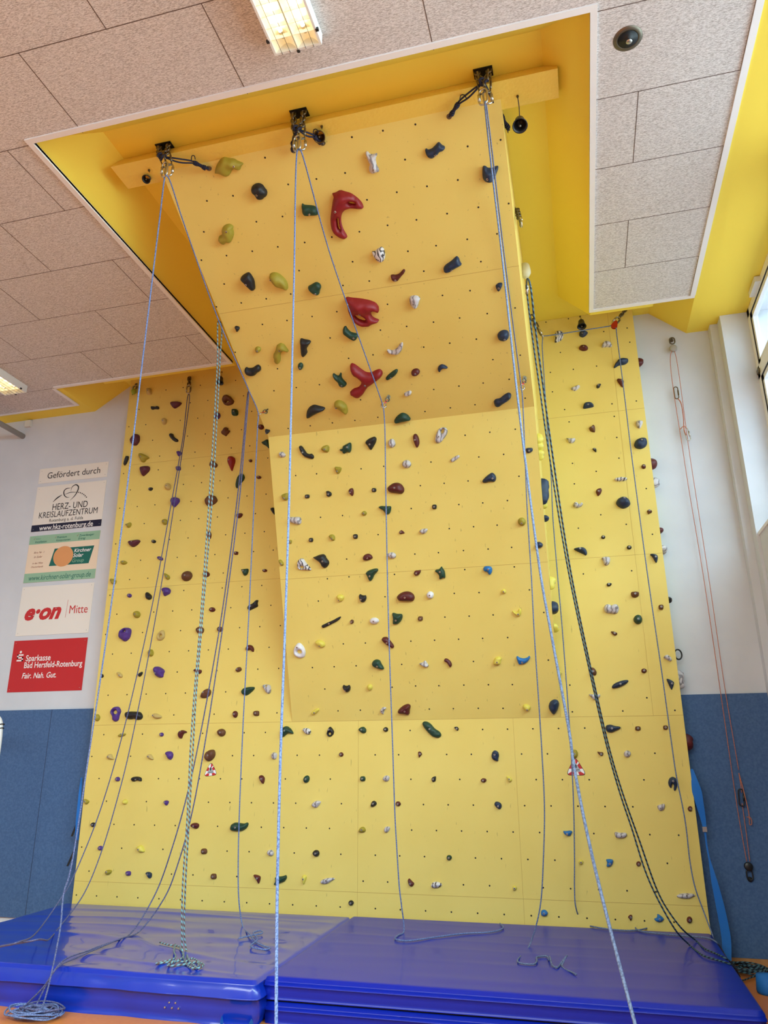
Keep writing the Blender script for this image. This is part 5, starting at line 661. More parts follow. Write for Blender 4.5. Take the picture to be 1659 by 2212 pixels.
for a, b in (((cx[1] , YN, 0), (cx[1] - TW_, YF - TW_ * 0, 0)), ((cx[2], YN, 0), (cx[2] + TW_, YF, 0)), ((cx[1] - TW_, YN - TW_, 0), (cx[2] + TW_, YN, 0)),
             ((cx[0], YF - TW_, 0), (cx[1] - TW_, YF, 0)), ((cx[2] + TW_, YF - TW_, 0), (cx[3], YF, 0)), ((cx[0] - TW_, YF, 0), (cx[0], -0.06, 0)),
             ((XL, -0.06 - TW_ * 0.6, 0), (cx[0] - TW_, -0.06, 0)), ((cx[3] - TW_, YB, 0), (cx[3] + 0.004, YF - TW_, 0))):
    tb = MB().box((min(a[0], b[0]), min(a[1], b[1]), Z_LOW - 0.012), (max(a[0], b[0]), max(a[1], b[1]), Z_LOW + 0.021))
    struct('trim_%d' % n_t, tb, M['wtrim']); n_t += 1
bb = MB().box((X_RW, T_W - 0.018, 0), (1.59, T_W, 0.07)); bb.box((X_RW, T_W - 0.028, 0), (1.59, T_W, 0.018)); struct('baseboard_back', bb, M['wood'])

# windows
def window(i):
    y1 = Y_R - WIN_W * i; y0 = y1 - WIN_W
    e = thing('window_%d' % (i + 1), None, None, (X_G, (y0 + y1) / 2, Z_SILL)); e['kind'] = 'structure'
    L = e.location
    f = MB(); zt = Z_LOW; zb = Z_SILL; zm0, zm1 = 5.10, 5.218; fw = 0.075
    for a, b in (((y0, zb), (y1, zb + fw)), ((y0, zt - fw), (y1, zt)), ((y0, zb), (y0 + fw, zt)), ((y1 - fw, zb), (y1, zt)), ((y0, zm0), (y1, zm1))):
        f.box((X_G, a[0], a[1]), (X_G + 0.07, b[0], b[1]))
    rebase(f, L).build('window_frame', M['frame'], e)
    for z0, z1, nm in ((zb + fw, zm0, 'lower'), (zm1, zt - fw, 'upper')):
        s = MB(); g = MB(); a0, a1 = y0 + fw, y1 - fw; sw = 0.055
        for a, b in (((a0, z0), (a1, z0 + sw)), ((a0, z1 - sw), (a1, z1)), ((a0, z0), (a0 + sw, z1)), ((a1 - sw, z0), (a1, z1))):
            s.box((X_G + 0.012, a[0], a[1]), (X_G + 0.06, b[0], b[1]), 0)
        for a, b in (((a0, z0), (a1, z0 + 0.008)), ((a0, z1 - 0.008), (a1, z1)), ((a0, z0), (a0 + 0.008, z1)), ((a1 - 0.008, z0), (a1, z1))):
            s.box((X_G + 0.004, a[0], a[1]), (X_G + 0.013, b[0], b[1]), 1)
        so = rebase(s, L).build('sash', [M['frame'], M['gasket']], e)
        g.box((X_G + 0.035, a0 + sw, z0 + sw), (X_G + 0.040, a1 - sw, z1 - sw)); rebase(g, L).build('pane', M['glass'], so)
    if i == 0:
        hd = MB().box((X_G - 0.05, y1 - 0.62, 5.80), (X_G, y1 - 0.36, 5.855)); rebase(hd, L).build('opener', M['plast'], e)
        lt = MB().box((X_G - 0.02, y1 - 0.10, 5.135), (X_G, y1 - 0.04, 5.175)); rebase(lt, L).build('latch', M['dsteel'], e)
for i in range(WIN_N): window(i)
struct('trim_%d' % n_t, MB().box((X_R - 0.012, YB, Z_SILL - 0.03), (X_G + 0.03, Y_R, Z_SILL)), M['wtrim']); n_t += 1

# felt wall padding, 2 m high
def padding(x0, x1, seams, label, y=T_W):
    m = MB().box((x0, y - 0.022, 0.07), (x1, y - 0.001, 2.165))
    for s in seams: m.add([(s - 0.003, y - 0.0226, 0.07), (s + 0.003, y - 0.0226, 0.07), (s + 0.003, y - 0.0226, 2.165), (s - 0.003, y - 0.0226, 2.165)], [(0, 1, 2, 3)], 1)
    return tag(m.build('wall_padding', [M['pad'], M['padseam']]), label, 'wall padding')
padding(XL, X_L - 0.004, (-5.78, -6.75, -7.72), 'blue-grey felt wall padding below the sponsor signs, left of the climbing wall')
padding(X_RW + 0.003, 1.589, (), 'dark blue-grey felt wall padding to the right of the climbing wall')
pr = MB().box((X_R - 0.022, YB, 0.05), (X_R - 0.001, Y_R - 0.02, 2.165)); tag(pr.build('wall_padding', M['pad']), 'blue-grey felt wall padding along the window wall under the windows', 'wall padding')

# ================================================================== THE CLIMBING WALL
cw = thing('climbing_wall', 'tall yellow climbing wall with an overhanging middle, screw-on holds and ropes', 'climbing wall', (-2.15, 0, 0))
CL = (-2.15, 0, 0)
def seam_w(m, x0, x1, z, s='W', wd=0.0016, off=0.0006):
    a, b, c, d = on(s, x0, z - wd, off), on(s, x1, z - wd, off), on(s, x1, z + wd, off), on(s, x0, z + wd, off); m.add([a, b, c, d], [(0, 1, 2, 3)], 1)
def dots(m, s):
    for a, b in DOTS[s]:
        a, b = a / 1000, b / 1000
        if s == 'W' and (a > X_RW - 0.02 or (B0 < a < B1 and b > 1.95) or b < 0.28): continue
        m.disc_on(on(s, a, b, 0.0009), EX, SURF[s][1], 0.0075, 8, 2)
fp = MB().box((X_L, 0, 0), (X_RW, T_W - 0.002, Z_HIGH - 0.002))
for z in (0.461, 1.980): seam_w(fp, X_L, X_RW, z)
for z in (3.466, 4.985):
    seam_w(fp, X_L, B0, z); seam_w(fp, B1, X_RW, z)
def vseam(m, x, z0, z1): m.add([(x - 0.0012, -0.0006, z0), (x + 0.0012, -0.0006, z0), (x + 0.0012, -0.0006, z1), (x - 0.0012, -0.0006, z1)], [(0, 1, 2, 3)], 1)
vseam(fp, -2.15, 0, 1.98); vseam(fp, 0.60, 1.98, Z_HIGH); vseam(fp, -0.645, 0, 1.98)
dots(fp, 'W')
rebase(fp, CL).build('flat_panel', [M['panel'], M['joint'], M['nut']], cw)
def tile_panel(s, vlen, nm, seams):
    m = MB(); th = 0.021
    a = [on(s, B0, 0), on(s, B1, 0), on(s, B1, vlen), on(s, B0, vlen)]; b = [p - SURF[s][2] * th for p in a]
    m.add(a + b, [(0, 1, 2, 3), (7, 6, 5, 4), (0, 4, 5, 1), (1, 5, 6, 2), (2, 6, 7, 3), (3, 7, 4, 0)])
    for v in seams: seam_w(m, B0, B1, v, s)
    dots(m, s)
    return rebase(m, CL).build(nm, [M['panel'], M['joint'], M['nut']], cw)
LL = (Vector((0, *CR)) - Vector((0, *LB))).length; UL = (Vector((0, *UT)) - Vector((0, *CR))).length
tile_panel('L', LL, 'lower_overhang_panel', (1.434,)); tile_panel('U', UL, 'upper_overhang_panel', (1.37,))
for x in (B0, B1):
    sgn = 1 if x == B0 else -1; xi = x + sgn * 0.02
    m = MB(); P = [(0, LB[1]), (CR[0] + 0.012, CR[1]), (UT[0] + 0.02, UT[1] + 0.01), (UT[0] + 0.02, Z_HIGH - 0.003), (0, Z_HIGH - 0.003)]
    a = [(x + sgn * 0.0005, y, z) for y, z in P]; b = [(xi, y, z) for y, z in P]; n = len(P)
    m.add(a + b, [tuple(range(n)), tuple(range(n, 2 * n))[::-1]] + [(i, (i + 1) % n, n + (i + 1) % n, n + i) for i in range(n)])
    if x == B1:
        for i in range(26):
            zz = 2.3 + 0.21 * i * 0.62; yy = -0.03 - 0.09 * (i % 3)
            f = CR[0] * (zz - 1.98) / (CR[1] - 1.98)
            if yy > f + 0.04 and zz < 5.6: m.disc_on(Vector((x + 0.0012, yy, zz)), EY, EZ, 0.0075, 8, 2)
    rebase(m, CL).build('side_panel', [M['panel'], M['joint'], M['nut']], cw)
edge = MB(); edge.prism_x([(0, 0)], 0, 0) if False else None
# beam the overhang hangs from
bm = MB().prism_x([(-3.215, Z_HIGH - 0.002), (-3.31, 6.0), (-3.068, 6.0), (-3.068, Z_HIGH - 0.002)], -3.20, 0.19)
tag(bm.build('ceiling_beam', M['beam']), 'rough yellow painted beam across the ceiling recess at the top of the overhang', 'beam')

# ================================================================== HOLDS
def pip(x, y, poly):
    c = False; n = len(poly)
    for i in range(n):
        x1, y1 = poly[i]; x2, y2 = poly[i - 1]
        if (y1 > y) != (y2 > y) and x < (x2 - x1) * (y - y1) / (y2 - y1) + x1: c = not c
    return c
def seg_d(x, y, poly):
    best = 9.0; n = len(poly)
    for i in range(n):
        x1, y1 = poly[i - 1]; x2, y2 = poly[i]; dx, dy = x2 - x1, y2 - y1
        t = max(0, min(1, ((x - x1) * dx + (y - y1) * dy) / (dx * dx + dy * dy + 1e-12)))
        d = math.hypot(x - x1 - t * dx, y - y1 - t * dy)
        if d < best: best = d
    return best
def smooth_loop(P, rep=2):
    for _ in range(rep):
        Q = []
        for i in range(len(P)):
            a, b = P[i], P[(i + 1) % len(P)]
            Q += [(a[0] * .78 + b[0] * .22, a[1] * .78 + b[1] * .22), (a[0] * .22 + b[0] * .78, a[1] * .22 + b[1] * .78)]
        P = Q
    return P
def blob(flat, holes, seed, tall=1.0):
    P = [(flat[i] / 1000, flat[i + 1] / 1000) for i in range(0, len(flat), 2)]
    P = smooth_loop(P, 1 if len(P) > 14 else 2)
    H = [smooth_loop([(h[i] / 1000, h[i + 1] / 1000) for i in range(0, len(h), 2)], 1) for h in holes]
    xs = [p[0] for p in P]; ys = [p[1] for p in P]
    W = min(max(xs) - min(xs), max(ys) - min(ys)); Wm = max(max(xs) - min(xs), max(ys) - min(ys))
    st = max(Wm / 15, 0.0055)
    def D(x, y):
        d = seg_d(x, y, P)
        for h in H: d = min(d, seg_d(x, y, h))
        return d
    def inside(x, y): return pip(x, y, P) and not any(pip(x, y, h) for h in H)
    pts = []; edges = []
    for loop in [P] + H:
        o = len(pts); pts += loop; edges += [(o + i, o + (i + 1) % len(loop)) for i in range(len(loop))]
    nb = len(pts)
    off = st * 0.3
    for loop in [P] + H:                                   # ring just inside every outline: steep sides
        for i in range(len(loop)):
            a, b = loop[i - 1], loop[(i + 1) % len(loop)]; dx, dy = b[0] - a[0], b[1] - a[1]; l = math.hypot(dx, dy) + 1e-9
            for s in (1, -1):
                x, y = loop[i][0] - dy / l * off * s, loop[i][1] + dx / l * off * s
                if inside(x, y) and D(x, y) > off * 0.75: pts.append((x, y))
    x = min(xs) + st / 2; r = 0
    while x < max(xs):
        y = min(ys) + (st / 2 if r % 2 else 0)
        while y < max(ys):
            if inside(x, y) and D(x, y) > st * 0.62: pts.append((x, y))
            y += st
        x += st * 0.9; r += 1
    vo, eo, fo, _, _, _ = delaunay_2d_cdt([Vector(p) for p in pts], edges, [], 0, 1e-6)
    dmax = max([D(v.x, v.y) for v in vo if inside(v.x, v.y)] + [0.004])
    HT = min(0.075, dmax * 0.95 + 0.012) * tall; ref = dmax * 0.9
    vs = []
    for i, v in enumerate(vo):
        d = D(v.x, v.y); k = min(d / ref, 1.0)
        hgt = HT * math.sqrt(max(0, 1 - (1 - k) ** 2)) if d > 1e-4 else 0.0
        nz = noise.noise(Vector((v.x * 22 + seed * 3.1, v.y * 22, seed))) ; slope = (v.y * 0.25 if Wm > 0.09 else 0)
        hgt *= 1 + 0.22 * nz
        hgt += k * slope * 0.6
        vs.append((v.x, v.y, max(hgt, 0.0)))
    fs = []
    for f in fo:
        cx_ = sum(vo[i].x for i in f) / len(f); cy_ = sum(vo[i].y for i in f) / len(f)
        if inside(cx_, cy_):
            a, b, c = (vo[i] for i in f[:3])
            fs.append(list(f) if (b - a).cross(c - a) > 0 else list(f)[::-1])
    def height(px, py):
        d = D(px, py) if inside(px, py) else 0.0; k = min(d / ref, 1.0)
        return HT * math.sqrt(max(0, 1 - (1 - k) ** 2)) * (1 + 0.22 * noise.noise(Vector((px * 22 + seed * 3.1, py * 22, seed)))) + k * (py * 0.15 if Wm > 0.09 else 0)
    return vs, fs, height
bolt_mb = MB(); bolt_mb.lathe((0, 0, 0), EZ, [(0.0085, -0.02), (0.0085, 0.0015), (0.0075, 0.0025), (0.0048, 0.0025)], 12, 0)
bolt_mb.lathe((0, 0, 0), EZ, [(0.0046, 0.0), (0.0046, 0.0029)], 6, 1)
bolt_proto = None
def hold(frame, col, outline, holes, bolt, label, seed, group='screw-on climbing holds'):
    global bolt_proto
    vs, fs, hf = blob(outline, holes, seed)
    me = bpy.data.meshes.new('climbing_hold'); me.from_pydata(vs, [], fs); me.materials.append(HC[col])
    me.polygons.foreach_set('use_smooth', [True] * len(me.polygons)); me.update()
    o = bpy.data.objects.new('climbing_hold', me); COL.objects.link(o); o.matrix_world = frame
    tag(o, label, 'climbing hold', group)
    if bolt:
        bx, by = bolt[0] / 1000, bolt[1] / 1000
        if bolt_proto is None:
            b = bolt_mb.build('bolt', [M['bolt'], M['boltd']], None, False); bolt_proto = b
        else:
            b = bolt_proto.copy(); COL.objects.link(b)
        b.parent = o; b.matrix_parent_inverse = Matrix.Identity(4)
        b.matrix_local = Matrix.Translation((bx, by, max(hf(bx, by), 0.004) - 0.0005))
    return o
def frame_of(s, x, v, off=0.0):
    up, n = SURF[s][1], SURF[s][2]; p = on(s, x, v, off)
    return Matrix(((EX.x, up.x, n.x, p.x), (EX.y, up.y, n.y, p.y), (EX.z, up.z, n.z, p.z), (0, 0, 0, 1)))
for i, (s, col, x, v, q, hs, b, lab) in enumerate(HOLDS):
    hold(frame_of(s, x, v), 'z' if 'zebra' in lab.split(' hold')[0] else col, q, hs, b, lab, i)
side_words = {'Y': 'yellow', 'n': 'navy', 'r': 'maroon', 'w': 'grey', 'k': 'black'}
SIDE_LAB = ['uppermost small yellow knob hold on the shaded right flank of the overhang',
 'second yellow hold from the top on the right flank of the overhang',
 'blocky yellow hold on the right flank level with the overhang crease',
 'shell-like yellow hold on the right flank just below the crease',
 'largest navy hold on the right flank of the bulge, tall and pointed',
 'yellow hold on the right flank directly under the tall navy hold',
 'small round navy hold on the right flank below the yellow one',
 'notched yellow hold on the right flank halfway down the bulge',
 'half-moon navy hold on the right flank below the notched yellow hold',
 'yellow hold on the right flank below the half-moon navy hold',
 'lowest little yellow hold on the right flank of the bulge',
 'uppermost maroon hold sticking out past the wall right edge near the ceiling',
 'brown maroon hold sticking out past the right edge above a grey one',
 'upper grey hold on the right edge, beneath the brown maroon one',
 'small maroon hold poking out halfway down the right edge',
 'grey hold on the right edge just under the small maroon one',
 'tiny black hold poking out at the right edge above the ring',
 'lowest grey hold on the right edge, just above the blue padding',
 'lowest maroon hold on the right edge, in front of the dark padding']
for i, (x, y, z, col, wd, hh) in enumerate(SIDE):
    n = 12; out = []
    for k in range(n):
        a = 6.28318 * k / n; rr = 1 + 0.13 * math.sin(2 * a + i) + 0.1 * math.sin(3 * a + 2 * i)
        out += [int(1000 * wd * 0.62 * math.cos(a) * rr), int(1000 * hh * 0.5 * math.sin(a) * rr)]
    fr = Matrix(((0, 0, 1, x), (1, 0, 0, y), (0, 1, 0, z), (0, 0, 0, 1)))
    hold(fr, col, out, [], [0, 0], SIDE_LAB[i], 400 + i)

# ================================================================== MATS
def mat_mesh(x0, x1, y0, y1, z0, z1, nx, ny, wr, seed, bulge=0.02, sag=0.0):
    m = MB(); r = 0.022; V = []; idx = {}
    def wrinkle(x, y):
        f = noise.noise(Vector((x * 0.35 + seed, y * 0.9, seed * 1.7)))
        q_ = (y + 0.16 * math.sin(x * 1.1 + seed) + 0.35 * f) * 8.5 + seed; a = 1.5 * math.exp(-(math.sin(q_) / 0.42) ** 2) * max(0.0, 0.55 + 1.3 * noise.noise(Vector((x * 0.8, y * 1.3, seed + 4))))
        b = noise.noise(Vector((x * 1.1 + seed, y * 4.5 - 0.6 * x, 2.0)))
        ed = min(1, min(x - x0, x1 - x, y - y0, y1 - y) / 0.15)
        return wr * (0.65 * a + 0.8 * b) * max(0, ed) - sag * math.sin(3.14159 * (x - x0) / (x1 - x0)) * math.sin(3.14159 * (y - y0) / (y1 - y0))
    for j in range(ny + 1):
        for i in range(nx + 1):
            x = x0 + r + (x1 - x0 - 2 * r) * i / nx; y = y0 + r + (y1 - y0 - 2 * r) * j / ny
            idx[i, j] = len(V); V.append((x, y, z1 + wrinkle(x, y)))
    F = [(idx[i, j], idx[i + 1, j], idx[i + 1, j + 1], idx[i, j + 1]) for j in range(ny) for i in range(nx)]
    loop = [(i, 0) for i in range(nx)] + [(nx, j) for j in range(ny)] + [(i, ny) for i in range(nx, 0, -1)] + [(0, j) for j in range(ny, 0, -1)]
    prev = [idx[k] for k in loop]; hgt = z1 - z0
    prof = [(0.6 * r, -0.2 * r), (1.0 * r, -1.0 * r), (1.15 * r, -1.05 * r), (1.0 * r, -1.5 * r), (1.0 * r + bulge * 0.6, -0.22 * hgt), (1.0 * r + bulge * 0.9, -0.36 * hgt), (1.25 * r + bulge * 0.9, -0.375 * hgt), (1.0 * r + bulge * 0.5, -0.40 * hgt), (1.0 * r + bulge * 0.7, -0.6 * hgt), (1.0 * r + bulge * 0.4, -0.8 * hgt), (0.9 * r, -hgt)]
    for pi, (o, dz) in enumerate(prof):
        cur = []
        for (i, j) in loop:
            bx, by, bz = V[idx[i, j]]; nxx = -1 if i == 0 else (1 if i == nx else 0); nyy = -1 if j == 0 else (1 if j == ny else 0)
            k = 0.75 if nxx and nyy else 1.0
            wv = (0.5 * bulge * noise.noise(Vector((bx * 5 + dz * 6, by * 5, seed + dz * 3))) if pi > 3 else 0)
            cur.append(len(V)); V.append((bx + nxx * (o * k + wv), by + nyy * (o * k + wv), z1 + dz if pi < len(prof) - 1 else z0))
        for k in range(len(loop)):
            k2 = (k + 1) % len(loop); F.append((prev[k2], prev[k], cur[k], cur[k2]))
        prev = cur
    F.append(tuple(prev)); m.add(V, F); return m
def tri(m): return m
L1 = (-3.69, -1.05, 0)
tm = thing('crash_mat', 'wrinkled blue vinyl crash mat on the floor at the left foot of the climbing wall', 'crash mat', L1)
rebase(mat_mesh(-5.19, -2.205, -2.12, -0.025, 0.0, 0.262, 210, 170, 0.014, 3.0, 0.035, 0.006), L1).build('cover', M['vinyl'], tm, True)
ev = MB()
for px, pz in ((-2.80, 0.115), (-2.755, 0.115), (-2.83, 0.085), (-2.778, 0.085), (-2.73, 0.085)):
    ev.lathe((px - L1[0], -2.142 - L1[1], pz), -EY, [(0.006, -0.02), (0.006, 0.014), (0.004, 0.016)], 10, 0)
ev.build('air_vent', M['steel'], tm)
sp = spline([(-2.42, -2.13, 0.05), (-2.40, -2.19, 0.02), (-2.30, -2.21, 0.012), (-2.22, -2.19, 0.02), (-2.21, -2.14, 0.05)], 0.02)
st_ = MB()
for i in range(len(sp) - 1):
    a, b = sp[i], sp[i + 1]; wv = Vector((0, -0.02, 0.016)); st_.add([a - wv, b - wv, b + wv, a + wv], [(0, 1, 2, 3)])
rebase(st_, L1).build('carry_strap', M['strap'], tm, True)
L2 = (-0.67, -1.0, 0)
tm = thing('crash_mat', 'lower of two stacked dark blue mats on the right, only its front edge showing', 'crash mat', L2)
rebase(mat_mesh(-2.185, 0.850, -2.015, -0.02, 0.0, 0.125, 40, 30, 0.001, 5.0, 0.004), L2).build('cover', M['vinyl2'], tm, True)
tm = thing('crash_mat', 'smooth dark blue upper mat lying on another at the right foot of the wall', 'crash mat', (L2[0], L2[1], 0.135))
c = MB().box((-2.17, -2.0, 0.1255), (0.83, -0.04, 0.1365)); rebase(c, (L2[0], L2[1], 0.135)).build('gap_sheet', M['gapm'], tm)  # black sheet paints the dark gap between the stacked mats
rebase(mat_mesh(-2.190, 0.852, -2.02, -0.02, 0.137, 0.268, 110, 80, 0.0035, 9.0, 0.005), (L2[0], L2[1], 0.135)).build('cover', M['vinyl2'], tm, True)

# ================================================================== HARDWARE HELPERS
def stadium(c, along, side, L, Wd, r, n=7):
    c = Vector(c); along = Vector(along).normalized(); side = Vector(side); side = (side - along * side.dot(along)).normalized()
    pts = []; rad = Wd / 2; h = L / 2 - rad
    for k in range(n + 1):
        a = math.pi * k / n; pts.append(c + along * (h + rad * math.sin(a)) + side * (rad * math.cos(a)))
    for k in range(n + 1):
        a = math.pi + math.pi * k / n; pts.append(c + along * (-h + rad * math.sin(a)) + side * (rad * math.cos(a)))
    return MB().sweep(pts, r, 8, 0, True)
def chain(parent, loc, p0, p1, n, m, nm='chain_link', side=EX):
    p0, p1 = Vector(p0), Vector(p1); d = p1 - p0; n = max(2, round(d.length / 0.042)); L = d.length / n * 1.42
    for i in range(n):
        c = p0 + d * ((i + 0.5) / n); s = side if i % 2 == 0 else d.cross(side)
        rebase(stadium(c, d, s, L, L * 0.58, L * 0.125), loc).build(nm, m, parent, True)
def carabiner(parent, loc, top, bot, side, m=None, wd=0.056, r=0.0068):
    top, bot = Vector(top), Vector(bot); d = bot - top
    o = rebase(stadium((top + bot) / 2, d, side, d.length, wd, r, 8), loc).build('carabiner', m or M['steel'], parent, True)
    s = Vector(side); dn = d.normalized(); s = (s - dn * s.dot(dn)).normalized(); c = (top + bot) / 2 + s * wd / 2
    g = MB().sweep([c - dn * d.length * 0.2, c, c + dn * d.length * 0.2], r * 1.55, 10)
    rebase(g, loc).build('gate_sleeve', m or M['steel'], o, True)
    return o
def cordpath(parent, loc, pts, r=0.004, m=None, nm='cord', step=0.02):
    return rebase(MB().sweep(spline(pts, step), r, 6), loc).build(nm, m or M['cord'], parent, True)
def hanger(parent, loc, p, n, down):
    p = Vector(p); n = Vector(n); down = Vector(down); u = n.cross(down).normalized()
    m = MB(); th = 0.003; R0 = 0.019; rim = []
    for k in range(14):
        a = 6.28318 * k / 14; e = 1.5 if math.sin(a) > 0 else 1.0
        rim.append(p + u * (R0 * math.cos(a)) + down * (R0 * e * math.sin(a)))
    m.add([q for q in rim] + [q + n * th for q in rim], [tuple(range(14)), tuple(range(14, 28))[::-1]] + [(i, 14 + i, 14 + (i + 1) % 14, (i + 1) % 14) for i in range(14)])
    m.lathe(p, n, [(0.009, 0), (0.009, 0.009), (0.006, 0.012)], 6)
    return rebase(m, loc).build('hanger', M['dsteel'], parent)
def K(n): return Vector(KP[n])

# ================================================================== TOP ANCHORS
anc_lab = ['leftmost of three black plate chain anchors above the overhang, one navy cord to the right',
           'middle black plate chain anchor above the overhang with two short knotted navy cords',
           'rightmost of three black plate chain anchors above the overhang, two long spread navy cords']
slings = [[('hangU0',)], [('hangU1a',), ('hangU1b',)], [('hangU2a',), ('hangU2b',)]]
for i in range(3):
    p = K('plate%d' % i); b = K('biner%d' % i); loc = p
    t = thing('rope_anchor', anc_lab[i], 'rope anchor', p, 'rope anchors in the ceiling recess')
    pl = MB().box((-0.066, -0.05, -0.008), (0.066, 0.03, -0.001)); pl.build('plate', M['blackm'], t)
    mid = Vector((b.x * 0.5 + p.x * 0.5, -3.345, b.z + 0.19)); top_b = b + Vector((0, 0, 0.105))
    for s in (-1, 1):
        a = p + Vector((0.04 * s, -0.03, -0.012))
        a2 = Vector((mid.x + 0.03 * s, -3.345, b.z + 0.215))
        chain(t, loc, a, a2, 5, M['dsteel'])
        carabiner(t, loc, a2 + Vector((0, 0, 0.03)), Vector((b.x + 0.014 * s, b.y, b.z + 0.085)), Vector((1, 0.5 * s, 0)), M['dsteel'], 0.045, 0.005)
    for s in (-1, 1):
        carabiner(t, loc, b + Vector((0.012 * s, 0.012 * s, 0.11)), b + Vector((0.016 * s, 0, -0.012)), Vector((s, 0.25, 0)), M['steel'])
    for (hn,) in slings[i]:
        q = K(hn); n = SURF['U'][2] if hn != 'hangU2b' else EX
        hanger(t, loc, q, n, (mid - q).normalized())
        d = q - mid
        sag = Vector((0, 0, -0.03))
        for s in (-1, 1):
            off = Vector((0, -0.01, 0.008)) * s
            cordpath(t, loc, [mid + Vector((0, -0.01, 0)), mid + d * 0.4 + off + sag * 0.5 - EY * 0.03, mid + d * 0.72 + off * 0.5 - EY * 0.03, q + n * 0.014], 0.0065)
        # knotted wraps near the hanger
        w0 = mid + d * 0.70 - EY * 0.03; w1 = q + n * 0.014 - d.normalized() * 0.02; ax = (w1 - w0).normalized(); u = ax.orthogonal().normalized(); v = ax.cross(u); wp = []
        for k in range(90):
            f = k / 89; a = f * 6.28318 * 9; rr = 0.010 + 0.004 * math.sin(f * 9)
            wp.append(w0 + (w1 - w0) * f + u * (rr * math.cos(a)) + v * (rr * math.sin(a)))
        rebase(MB().sweep(wp, 0.0062, 6), loc).build('knot', M['cord'], t, True)
        tail = mid + d * 0.66 - EY * 0.035
        cordpath(t, loc, [tail, tail + Vector((0.012, -0.02, 0.03)), tail + Vector((0.04, -0.03, 0.015)), tail + Vector((0.05, -0.03, -0.02))], 0.0035, nm='cord_end')
    kn = mid; wp = [kn + Vector((0.022 * math.cos(a) * (1 + .2 * math.sin(3 * a)), -0.012 + 0.012 * math.sin(2 * a), 0.022 * math.sin(a))) for a in [6.28318 * k / 24 for k in range(24)]]
    rebase(MB().sweep(wp, 0.010, 8, 0, True), loc).build('knot', M['cord'], t, True)

# ================================================================== BELLS
def bell(name, topk, bk, m, label, axis, R0, cord_m, dark=False):
    tp, b = K(topk), K(bk); t = thing('bell', label, 'bell', tp, 'small bells at the tops of the routes')
    crown = b - Vector(axis) * 0.0
    hgt = R0 * 1.9; ax = Vector(axis).normalized(); c0 = b - ax * hgt * 0.5
    m1 = MB().lathe(c0, ax, [(R0 * 0.16, -0.02), (R0 * 0.35, 0.0), (R0 * 0.62, hgt * 0.12), (R0 * 0.7, hgt * 0.4), (R0 * 0.8, hgt * 0.7), (R0, hgt * 0.93), (R0 * 1.02, hgt), (R0 * 0.9, hgt), (R0 * 0.7, hgt * 0.7), (R0 * 0.5, hgt * 0.25)], 20)
    rebase(m1, tp).build('bell_body', m, t, True)
    cl = MB().sweep([c0 + ax * hgt * 0.3, c0 + ax * hgt * 0.95], R0 * 0.07, 6); cl.lathe(c0 + ax * hgt * 0.9, ax, [(R0 * .1, 0), (R0 * .2, R0 * .15), (R0 * .1, R0 * .32)], 8); rebase(cl, tp).build('clapper', M['dsteel'], t, True)
    cordpath(t, tp, [tp, (tp + c0) / 2 + Vector((0.004, 0, 0)), c0 - ax * 0.018], 0.003, cord_m, 'cord')
    rebase(MB().lathe(tp, EZ, [(0.009, -0.01), (0.009, 0.0)], 8), tp).build('hook', M['bronze'], t)
bell('bell', 'bell0t', 'bell0', M['blackb'], 'small round dark bell on a thin cord at the left end of the beam', (0.0, -0.55, -0.8), 0.034, M['bronze'])
bell('bell', 'bell1t', 'bell1', M['bronze'], 'bronze cone bell under the beam beside the middle chain anchor', (0.0, -0.55, -0.8), 0.045, M['bronze'])
bell('bell', 'bell2t', 'bell2', M['blackb'], 'black bell dangling on a twisted cord from the right end of the beam', (0.0, -0.35, -0.9), 0.052, M['cord'])
bell('bell', 'bellWt', 'bellW', M['blackb'], 'black bell at the top of the right wall above the navy pear hold', (0.0, -0.25, -1.0), 0.048, M['dsteel'])
bell('bell', 'bellLt', 'bellL', M['blackb'], 'dark bell at the top of the left wall behind the striped double rope', (0.0, -0.25, -1.0), 0.045, M['bronze'])

# ================================================================== QUICKDRAWS AND WALL ANCHORS
ql = ['quickdraw at the left edge of the overhang holding the leftmost rope', 'quickdraw above the crease in the middle of the overhang',
      'quickdraw near the right edge of the overhang just above the crease']
for i in range(3):
    p, e = K('qU%d' % i), K('qU%de' % i); t = thing('quickdraw', ql[i], 'quickdraw', p, 'quickdraws just above the crease')
    n = SURF['U'][2]; hanger(t, p, p, n, (e - p).normalized()); d = e - p
    carabiner(t, p, p + n * 0.01, p + d * 0.42 + n * 0.01, EX + EY, M['dsteel'], 0.036, 0.0045)
    a, b = p + d * 0.38, p + d * 0.74; wv = Vector((0.008, 0.006, 0)); wn = d.cross(wv).normalized() * 0.003
    s = MB().add([a - wv - wn, b - wv - wn, b + wv - wn, a + wv - wn, a - wv + wn, b - wv + wn, b + wv + wn, a + wv + wn], [(0, 1, 2, 3), (7, 6, 5, 4), (0, 4, 5, 1), (1, 5, 6, 2), (2, 6, 7, 3), (3, 7, 4, 0)])
    rebase(s, p).build('sling', mat_redsling if 'mat_redsling' in globals() else M['redp'], t)
    carabiner(t, p, p + d * 0.70, e + d.normalized() * 0.02, EX * (1 if i else -1) + EY * 0.4, M['steel'], 0.042, 0.005)
